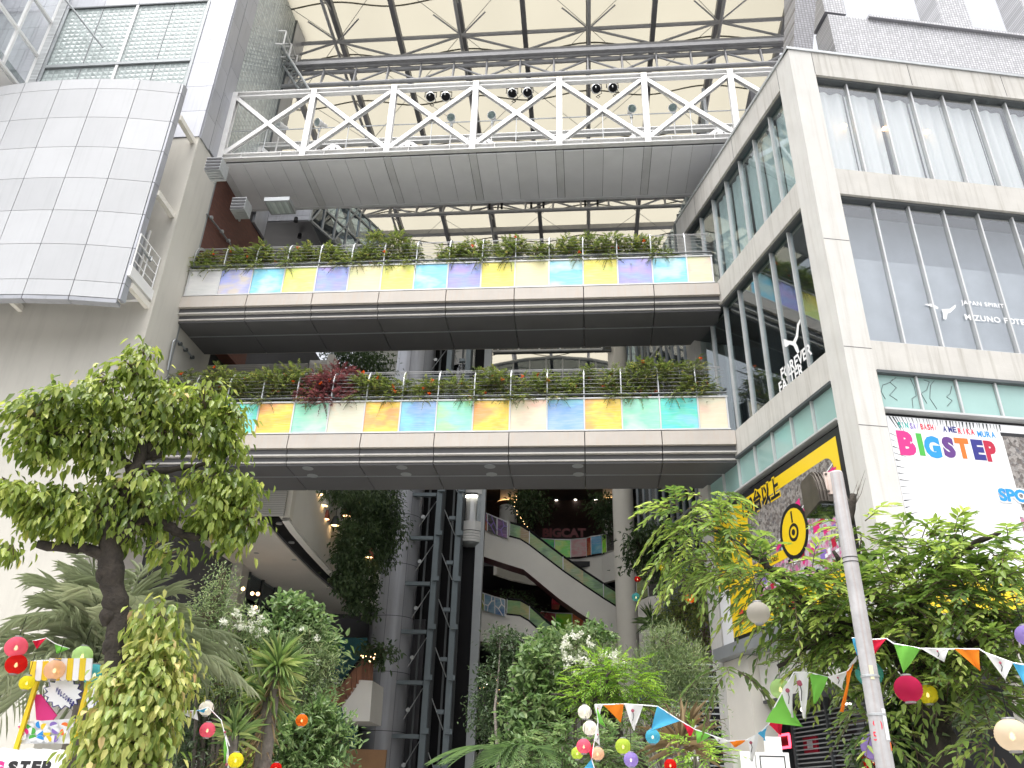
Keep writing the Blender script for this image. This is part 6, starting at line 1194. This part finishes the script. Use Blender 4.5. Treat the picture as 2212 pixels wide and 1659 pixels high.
for k in range(3): xa = xl+w_*(.06+.12*k); hood(xa, xa+.03*w_, .02).build('hood_rib', MT['bronze'], pl_)
MB().box(((xl+xr)/2+.12*w_, yc-.24, (zt+zb_)/2+.03), w_*.62, .02, (zt-zb_)*.62).build('rusty_plate', MT['rust'], pl_)
for dx in (-.26,.26):
    for dz in (-.24,.24): MB().lathe(((xl+xr)/2+.12*w_+dx*w_, yc-.255, (zt+zb_)/2+.03+dz*(zt-zb_)), [(0,-.01),(.012,-.008),(.012,.005)], 8, axis=(0,1,0)).build('bolt', MT['bronze'], pl_)
MB().box(((xl+xr)/2, yc-.05, zb_-.006), w_*.9, .40, .012).build('lamp_glass', MT['glassg'], pl_); MB().bar(V((xr-.02,yc,(zt+zb_)/2)), V((c.x,c.y,(zt+zb_)/2+.05)), .07, .07).build('arm', MT['rust'], pl_)
fpo = Fr(c.x, c.y, 90, 0); zz = atd(1895,1600,7.9).z; z1_ = atd(1895,1535,7.9).z
stk = MB()
for k in range(5): a = R(-88+k*17); 
def curved_sticker(z0, z1, a0, a1, mt, name, r=.1125):
    m = MB(); n=6
    for z in (z0,z1):
        for k in range(n+1): a = R(a0+(a1-a0)*k/n); m.v.append(V((c.x+r*math.cos(a), c.y+r*math.sin(a), z)))
    for k in range(n): m.f.append((k,k+1,n+1+k+1,n+1+k))
    return m.build(name, mt, pl_)
rz = lambda z: .077+( .062-.077)*(z-1)/(c.z-1)+.0015
curved_sticker(atd(1900,1600,7.9).z, atd(1890,1532,7.9).z, -75, -10, MT['wht'], 'notice', rz(2.5)+.002)
curved_sticker(atd(1905,1622,7.9).z, atd(1903,1604,7.9).z, -50, -10, PC['orange'], 'sticker', rz(2.4)+.002); curved_sticker(atd(1872,1470,7.9).z, atd(1872,1440,7.9).z, -110, -85, mat('cream_sticker',(.75,.7,.45)), 'sticker', rz(3)+.002)
for body,y0_,y1_ in (('90',1578,1556),('53',1600,1580)):
    f_ = Fr(c.x+.02, c.y-.083, 90+25, 25); fit(body, f_, 1888, 1908, y0_, y1_, -.0, PC['red'], pl_, .01)
# bare dead shoots behind the post
dt = thing('dead_shoot', 'bare dead shoot beside the lamp post top', 'twig', atd(1842,1110,9.3)); m = MB()
for k in range(7): a = atd(1842,1100,9.3); b = a+V((random.uniform(-.12,.2),random.uniform(-.1,.1),random.uniform(.25,.55))); m.tube([a,a.lerp(b,.5)+V((random.uniform(-.05,.05),0,0)),b],[.006,.004,.0015],4,False)
m.build('twigs', MT['barkg'], dt); limb([atd(1838,1130,9.3), atd(1844,1068,9.3)], .03, .035, dt, 'stub', MT['bark'], 8, .003)
# ---------------------------------------------------------------- paper lanterns
LC = dict(white=(.85,.84,.80),pink=(.85,.18,.28),red=(.70,.02,.02),yellow=(.82,.74,.05),lime=(.55,.70,.12),blue=(.12,.52,.72),lilac=(.42,.33,.75),cream=(.78,.68,.55),peach=(.80,.55,.40),magenta=(.62,.04,.13),grey=(.50,.47,.42),orange=(.80,.22,.03),teal=(.15,.60,.68),palegreen=(.50,.72,.35))
LMT = {k: cloth('paper_'+k, v, .55, .08, 8) for k,v in LC.items()}
for m_ in LMT.values():                        # thin paper: a little see-through so that the bulb shows
    n_ = m_.node_tree; ou = [x for x in n_.nodes if x.type=='OUTPUT_MATERIAL'][0]; src = ou.inputs[0].links[0].from_socket; tp = nd(n_, 'BsdfTransparent'); mx = nd(n_, 'MixShader'); mx.inputs[0].default_value = .16
    n_.links.new(src, mx.inputs[1]); n_.links.new(tp.outputs[0], mx.inputs[2]); n_.links.new(mx.outputs[0], ou.inputs[0])
MT['bulb'] = emis('lantern_bulb', (1,.75,.35), 3.5)
def lantern(x, y, rpx, d, colr, label, lit=True, hang=.25):
    p = atd(x,y,d); r = rpx*(p-EYE).length*K/FPX; t = thing('paper_lantern', label, 'lantern', p, 'round paper lanterns')
    prof = []; N = 15
    for k in range(N*2+1):
        a = math.pi*(k/(N*2))*.92+.125; rr_ = r*math.sin(a)*(1.0 if k%2==0 else .972); prof.append((rr_, -r*.95*math.cos(a)))
    MB().lathe(p, prof, 22).build('paper_shade', LMT[colr], t, True)
    for z in (-.93,.93): MB().lathe(p+V((0,0,z*r)), [(r*.36,-.01),(r*.38,0),(r*.36,.01)], 16).build('rim', MT['wire'], t)
    if lit: MB().lathe(p+V((0,-.0,-r*.1)), [(0,-r*.22),(r*.16,-r*.08),(r*.12,r*.15),(0,r*.3)], 10).build('bulb', MT['bulb'], t)
    MB().tube([p+V((0,0,r*.93)), p+V((random.uniform(-.03,.03),0,r*.93+hang))], .004, 4).build('cord', MT['black'], t)
for a in (
 (35,1398,19,12.2,'pink','pink lantern above the red one at the left edge'),(35,1435,18,12.2,'red','red lantern under the pink one at the left edge'),(178,1416,18,12.4,'palegreen','pale green lantern beside the striped awning'),(58,1475,13,11.8,'yellow','yellow lantern at the left awning corner'),
 (204,1458,20,12.3,'teal','turquoise lantern half hidden right of the awning'),(118,1447,18,12.2,'peach','peach lantern behind the awning front'),
 (446,1530,14,12.0,'white','white lantern above the pink one left of the yucca'),(448,1577,14.5,11.6,'pink','pink lantern left of the yucca'),(509,1642,14.5,11.4,'yellow','yellow lantern under the yucca'),(652,1556,12,14,'orange','orange lit lantern in the dark shrub'),(596,1660,11,13,'red','red lantern cut by the bottom edge left of centre'),
 (1263,1538,14,12.5,'white','pale white lantern at the left end of the centre bunting'),(1274,1573,14.5,10.8,'white','white lit lantern above the pink lantern in the centre'),(1261,1612,14.5,10.6,'pink','pink lit lantern in the centre'),(1247,1627,12,11.6,'lime','green lantern behind the centre pink one'),(1291,1628,13,11.8,'peach','peach lantern right of the centre pink one'),(1346,1612,15.5,10.6,'lime','lime green lantern at the bottom centre'),(1410,1591,14.5,10.8,'blue','sky blue lantern under the bunting'),(1363,1641,14.5,10.4,'lilac','lilac lantern under the lime one'),(1448,1653,12,11,'red','red lantern before the bronze cordyline'),
 (1166,1590,6,22,'red','small far red lantern in the dark under the trees'),(1490,1293,10,21,'orange','orange lit lantern hanging on the right creeper'),
 (1638,1324,23,8.2,'grey','grey weathered lantern in front of the yellow sign'),(1878,1455,25,9.1,'teal','turquoise lantern behind the lamp post'),(1962,1488,25,8.3,'magenta','crimson lantern under the green flag at the right'),(2186,1588,28,8.0,'cream','cream lantern at the lower right edge'),(1890,1613,25,9.0,'lilac','lilac lantern left of the lamp post foot'),(1885,1640,20,9.3,'red','red lantern mostly hidden behind the lilac one'),(2216,1372,18,8.5,'lilac','lilac lantern cut by the right edge'),(2004,1500,18,8.9,'yellow','yellow lantern behind the crimson one'),(1686,1488,20,10.2,'palegreen','green lantern behind the white flags')):
    lantern(*a, lit=a[4] not in ('grey','magenta') or False)
for i,(x,y,c_) in enumerate(((1430,1226,'yellow'),(1478,1232,'blue'),(1377,1251,'red'),(1374,1290,'teal'))): lantern(x,y,6.5 if i<3 else 9,30,c_,f'small {c_} glass lamp hanging among the right court plants', True, .6)
# ---------------------------------------------------------------- bunting
FCOL = {k: cloth('flag_'+k, v, .35, .06, 10) for k,v in dict(white=(.80,.80,.80),orange=(.85,.25,.03),blue=(.10,.45,.72),red=(.72,.03,.07),green=(.22,.58,.10)).items()}
PRN = mat('flag_drawing', (.35,.08,.12), .8)
def bunting(label, pts, flags, d0_, d1_):
    n = len(pts); P = [atd(x,y,d0_+(d1_-d0_)*i/(n-1)) for i,(x,y) in enumerate(pts)]; t = thing('bunting', label, 'bunting', P[0], 'flag buntings')
    MB().tube(P, .006, 5, False).build('cord', MT['wht'], t)
    for i,c_ in enumerate(flags):
        if c_ is None: continue
        a, b = P[i], P[i+1]; 
        if isinstance(c_, tuple): c_, (tx,ty) = c_; tip = atd(tx,ty,d0_+(d1_-d0_)*(i+.5)/(n-1))
        else: tip = (a+b)/2+V((0,0,-.34))
        m = MB(); N = 6; wv = random.uniform(0,6); dn = (b-a).cross(V((0,0,1))).normalized()
        for r_ in range(N+1):
            v_ = r_/N; l, r2 = a.lerp(tip,v_), b.lerp(tip,v_)
            for q in range(N+1): u = q/N; p = l.lerp(r2,u); m.v.append(p+dn*(.025*math.sin(u*5+v_*3+wv)))
        for r_ in range(N):
            for q in range(N): k = r_*(N+1)+q; m.f.append((k,k+1,k+N+2,k+N+1))
        f_ = m.build('flag', FCOL[c_], t, True)
        if c_ == 'white':                       # little drawing of a flower
            hh = ((a+b)/2-tip).length; cen = (a+b)/2*.62+tip*.38+dn*(-.03 if dn.y>0 else .03); MB().tube([cen+V((0,0,.12*hh)), cen+V((.01,0,-.05*hh)), cen+V((-.005,0,-.25*hh))], .004, 4).build('drawing', MT['black'], f_); MB().lathe(cen+V((0,0,.13*hh)), [(0,-.004),(.07*hh,-.002),(.0,.004)], 8, axis=(0,1,0)).build('drawing', PRN, f_)
bunting('bunting with flags running from the centre shrubs to the corner pier', [(1286,1522),(1302,1522),(1348,1521),(1388,1523),(1421,1526),(1470,1557),(1500,1575),(1536,1588),(1573,1601),(1612,1599),(1640,1584),(1660,1565),(1700,1500)],
 [('white',(1294,1560)),('orange',(1340,1560)) ,('white',(1370,1578)),None,('blue',(1404,1581)) ,('red',(1490,1590)),('green',(1507,1605)),('white',(1556,1607)),('orange',(1588,1614)),('white',(1624,1645)),('blue',(1652,1600)),('red',(1686,1588))], 10.4, 9.6)
bunting('bunting hanging down from the left end of the centre string', [(1288,1525),(1292,1560),(1284,1600),(1278,1640),(1290,1680)], [('green',(1308,1570)),('white',(1296,1610)),('red',(1272,1625)),('blue',(1250,1672))], 10.3, 10.3)
bunting('bunting across the shop front among the leaves', [(1655,1560),(1690,1495),(1715,1452),(1745,1452),(1790,1463),(1830,1450),(1850,1425),(1880,1380)], [('green',(1735,1570)) ,('white',(1712,1550)),('white',(1738,1552)),('green',(1760,1520)),('white',(1820,1490)),('orange',(1818,1538)),('white',(1835,1440))], 9.2, 8.6)
bunting('large flags strung in the right street tree', [(1840,1378),(1868,1382),(1916,1380),(1930,1390),(1988,1401),(2050,1402),(2062,1402),(2115,1402),(2128,1410),(2188,1432),(2240,1440)], [('blue',(1852,1415)),('red',(1888,1415)),None,('green',(1952,1453)),('white',(2040,1430)),None,('orange',(2118,1450)),None,('white',(2172,1470)),('blue',(2212,1480))], 8.2, 8.0)
bunting('short bunting left of the yucca with blue and red flags', [(380,1537),(425,1535),(450,1528),(478,1556),(486,1590),(492,1620),(494,1659)], [('white',(428,1556)),('blue',(440,1540)),('red',(500,1580)),('white',(496,1612)),('green',(484,1648)),('white',(490,1690))], 11.6, 11.4)
bunting('pink and green flags over the left awning', [(70,1385),(100,1378),(118,1390),(150,1402)], [('red',(80,1402)),None,('green',(122,1412))], 12.3, 12.3)
# ---------------------------------------------------------------- welcome stand and rock sign
dW = 12.4; fW = Fr(*atd(110,1500,dW).xy, 98, 8)
ws = thing('welcome_stand', 'photo stand like a small stall with yellow striped awning and WELCOME burst', 'photo stand', fW.p(0,0,1.2))
def wp(x, y, n=0): s,z = fW.px(x,y,n); return fW.p(s,n,z)
MT['yelp'] = mat('yellow_wood_paint', (.82,.60,.02), .5)
def wpoly(pts, n, th, mt, name): return MB().prism([wp(x,y,n) for x,y in pts], fW.n*th).build(name, mt, ws)
MB().bar(wp(80,1472), wp(28,1640), .05, .05, (1,0,0)).build('post', MT['yelp'], ws); MB().bar(wp(193,1472), wp(148,1640), .05, .05, (1,0,0)).build('post', MT['yelp'], ws)
tops = [(64+ (196-64)*k/10, 1445-(25 if 3<=k<=10 else 20)+abs(k-6)*3) for k in range(11)]
for k in range(10):
    x0_,x1_ = 62+13.4*k, 62+13.4*(k+1)-.6; yb = 1470; yt = 1432-(10 if k>2 else 4)
    wpoly([(x0_,yb-3),(x0_+3,yb),(x1_-3,yb),(x1_,yb-3),(x1_+4,yt),(x0_+4,yt)], -.12, .02, MT['yelp'] if k%2==0 else MT['wht'], 'awning_stripe')
MB().prism([wp(66,1432,-.10), wp(196,1428,-.10), wp(190,1424,.5), wp(75,1428,.5)], V((0,0,.02))).build('awning_top', MT['wht'], ws)
def burst(cx, cy, rx, ry, n, mt, name, s_=1.0):
    q = []
    for k in range(28): a = 2*math.pi*k/28; r = (1.0 if k%2 else .78)*s_; q.append((cx+rx*r*math.cos(a+.1), cy+ry*r*math.sin(a+.1)))
    wpoly(q, n, .015, mt, name)
burst(136,1497,44,36,-.02,PC['navy'],'burst_outline'); burst(136,1497,44,36,-.028,MT['wht'],'burst_face',.93)
for k,ch in enumerate('WELCOME!'): fit(ch, fW, 119+k*5.0, 123.6+k*5.0, 1496+k*4.2, 1485+k*4.2, -.034, PC['navy'], ws, .04)
wpoly([(30,1606),(45,1560),(160,1552),(150,1606)], .04, .03, MT['wht'], 'counter_board')
rr = random.Random(3)
for k in range(17):
    x = 50+ (k%6)*17+rr.uniform(-5,5); y = 1568+(k//6)*13+rr.uniform(-3,3); pts = [(x+9*math.cos(a*math.pi/8), y+8*math.sin(a*math.pi/8)) for a in range(16)]
    wpoly(pts, .025-k*.0012, .001, MT['wht'], 'ball'); wpoly([(x+8.6*math.cos(R(a)), y+7.6*math.sin(R(a))) for a in range(k*40, k*40+181, 20)], .0235-k*.0012, .0005, [PC['pink'],PC['green'],PC['blue'],MT['yel'],PC['violet'],PC['orange']][k%6], 'ball_patch')
wpoly([(74,1500),(88,1500),(122,1545),(110,1560),(78,1555)], .05, .02, PC['pink'], 'pink_board')
wpoly([(205,1478),(215,1490),(212,1530),(200,1548),(192,1540),(186,1510),(190,1490)], -.05, .03, MT['wht'], 'round_board'); fit('U', fW, 199, 206, 1536, 1512, -.055, PC['navy'], ws, .06)
rk = thing('rock_sign', 'rough white rock sign with BIGSTEP lettering cut by the bottom edge', 'sign', fW.p(0,-.6,.1))
a = wp(-60,1615,-.6); b = wp(140,1618,-.6); m = MB(); NX,NZ = 24,10
for j in range(NZ+1):
    for i in range(NX+1): u=i/NX; v_=j/NZ; p = V((a.x+(b.x-a.x)*u, a.y+(b.y-a.y)*u, .1+(a.z-.1)*v_)); m.v.append(p+V((random.uniform(-.01,.01),random.uniform(-.035,.035)+(.15*max(0,v_-.9)*10),random.uniform(-.015,.015))))
for j in range(NZ):
    for i in range(NX): k=j*(NX+1)+i; m.f.append((k,k+1,k+NX+2,k+NX+1))
k0 = len(m.v); top_ = [m.v[NZ*(NX+1)+i] for i in range(NX+1)]; m.v += [p+V((0,.6,0)) for p in top_]
for i in range(NX): m.f.append((NZ*(NX+1)+i, NZ*(NX+1)+i+1, k0+i+1, k0+i))
m.build('rock', mat('white_rough_rock', (.72,.73,.74), .7, var=.1, bump=.8, bscale=14), rk)
for ch,x0_,x1_,c_ in (('B',-75,-48,'red'),('I',-42,-32,'green'),('G',-24,4,'pink'),('S',12,34,'navy'),('T',38,60,'navy'),('E',64,84,'navy'),('P',86,106,'navy')):
    fit(ch, fW, x0_, x1_, 1672, 1643, -.66, PC[c_] if c_!='navy' else MT['blk'], rk, .08)
# planter wall under the palm and the low white sign wall behind
pw = tag(MB().fbox(FW, -9.5+8.5, 12, -6.6, -6.3, 0, 2.0).build('planter_wall', mat('grey_planter', (.30,.30,.29), .85), None, org=FW.p(4,-6.5,0)), 'low grey planter wall behind the welcome stand', 'planter wall')
# white kiosk and small signs by the corner pier
dK = 13.5; fK = Fr(*atd(1650,1640,dK).xy, 96, 6); ks = thing('white_kiosk', 'white box kiosk with raised back panel in front of the shutter', 'kiosk', fK.p(0,0,.12))
def kp(x,y): return fK.px(x,y,0)
(s0,z0),(s1,_),(sm,_) = kp(1599,1622),kp(1703,1622),kp(1632,1622)
MB().fbox(fK, s0, sm-.01, .05, .7, .12, z0).build('side_case', MT['white'], ks); MB().fbox(fK, sm, s1, 0, .7, .12, z0-.01).build('front_case', MT['white'], ks)
(sa,za),(sb_,zb2) = kp(1663,1622),kp(1695,1588); MB().fbox(fK, sa, sb_, .3, .4, z0-.008, zb2).build('back_panel', MT['white'], ks)
(sa,za),(sb_,zb2) = kp(1640,1632),kp(1695,1632)
for q in ((sa,sa+.015,.8,za),(sb_-.015,sb_,.8,za),(sa,sb_,za-.015,za)): MB().fbox(fK, q[0], q[1], -.004, -.001, q[2], q[3]).build('panel_line', MT['blk'], ks)
MB().lathe(fK.p((sa+sb_)/2,-.003,za-.42), [(.16,0),(.175,0),(.175,.004),(.16,.004)], 24, axis=-fK.n).build('emblem_ring', MT['blk'], ks)
MT['redlit'] = emis('red_neon', (1,.06,.10), 2.5)
for nm,lab,(x0_,y0_,x1_,y1_),mt,n in (('hanging_menu_sign','red hanging sign with white panel behind the shutter',(1738,1590,1762,1628),MT['red'],1.2),('neon_frame_sign','glowing red framed sign behind the kiosk',(1670,1583,1702,1620),MT['redlit'],1.2)):
    (sa,za),(sb_,zb2) = FS.px(x0_,y1_,n),FS.px(x1_,y0_,n); o_ = thing(nm, lab, 'sign', FS.p(sa,n,za))
    if nm[0]=='h': MB().fbox(FS, sa, sb_, n, n+.05, za, zb2).build('board', MT['red'], o_); MB().fbox(FS, sa+(sb_-sa)*.3, sa+(sb_-sa)*.7, n-.006, n-.001, za+(zb2-za)*.3, zb2-.06).build('panel', MT['wht'], o_)
    else:
        for q in ((sa,sb_,zb2-.05,zb2),(sa,sb_,za,za+.05)): MB().fbox(FS, min(q[0],q[1]), max(q[0],q[1]), n, n+.04, q[2], q[3]).build('tube', MT['redlit'], o_)
        MB().fbox(FS, sb_-.02, sb_+.03, n, n+.04, za+.05, zb2-.05).build('tube', MT['redlit'], o_); MB().fbox(FS, min(sa,sb_), max(sa,sb_), n+.06, n+.1, za, zb2).build('board', MT['dred'], o_)
fI = Fr(*atd(1485,1590,19).xy, 96, 6); ib = thing('information_board', 'white information board with crossed symbols beside the dark shutter', 'sign board', fI.p(0,0,.2))
(sa,za),(sb_,zb2) = fI.px(1467,1690),fI.px(1502,1541); MB().fbox(fI, sa, sb_, 0, .06, .3, zb2).build('board', MT['white'], ib)
(s_,z_) = fI.px(1470,1548); MB().fbox(fI, s_, s_+.4, -.006, -.001, z_-.06, z_).build('stripe', PC['crimson'], ib)
for body,x0_,x1_,yb,yt in (('Information',1471,1498,1562,1554),('11:00-20:00',1472,1500,1574,1568)): fit(body, fI, x0_, x1_, yb, yt, -.006, MT['blk'], ib, .0)
for x in (1474,1484,1494):
    s_,z_ = fI.px(x,1587); MB().lathe(fI.p(s_,-.004,z_), [(.055,0),(.075,0),(.075,.004),(.055,.004)], 16, axis=-fI.n).build('symbol_ring', PC['crimson'], ib); MB().bar(fI.p(s_-.04,-.006,z_+.04), fI.p(s_+.04,-.006,z_-.04), .006, .014, (0,0,1)).build('symbol_bar', PC['crimson'], ib)
dk_ = thing('dark_shutter', 'black horizontal slat shutter left of the corner pier', 'shutter', fI.p(.9,.6,.1))
for k in range(34): (s_,_),(s2,_) = fI.px(1500,1600,.8),fI.px(1562,1600,.8); MB().fbox(fI, s_-.7, s2, .8, .83, .4+k*.13, .4+k*.13+.03).build('slat', MT['gframe'], dk_)
MB().fbox(fI, fI.px(1480,1600,.95)[0], fI.px(1562,1600,.8)[0], .95, 1.0, .1, 4.6).build('backing', MT['black'], dk_)
for lab,pts in (('string of tiny warm fairy lights on the dark left plants',[(1020,1500),(1045,1480),(1065,1460),(1080,1480),(1060,1520),(1090,1510)]),('string of tiny warm fairy lights around the clad column foot',[(775,1410),(785,1425),(800,1420),(815,1418),(790,1430)]),('string of fairy lights behind the palm',[(645,2070),]),('fairy lights hanging on the hall plants',[(1120,1065),(1110,1090),(1118,1110),(1130,1125),(1140,1140)])):
    if len(pts) < 3: continue
    t = thing('fairy_lights', lab, 'string lights', atd(*pts[0],30 if pts[0][1]>1200 else 45)); P = [atd(x,y,30 if pts[0][1]>1200 else 45) for x,y in pts]; MB().tube(P, .01, 4, False).build('cord', MT['black'], t)
    for k in range(len(P)-1):
        for u in (.2,.5,.8): p = P[k].lerp(P[k+1],u)+V((random.uniform(-.1,.1),0,random.uniform(-.1,.1))); MB().lathe(p, [(0,-.022),(.022,0),(0,.022)], 6).build('bulb', MT['lampg'], t)
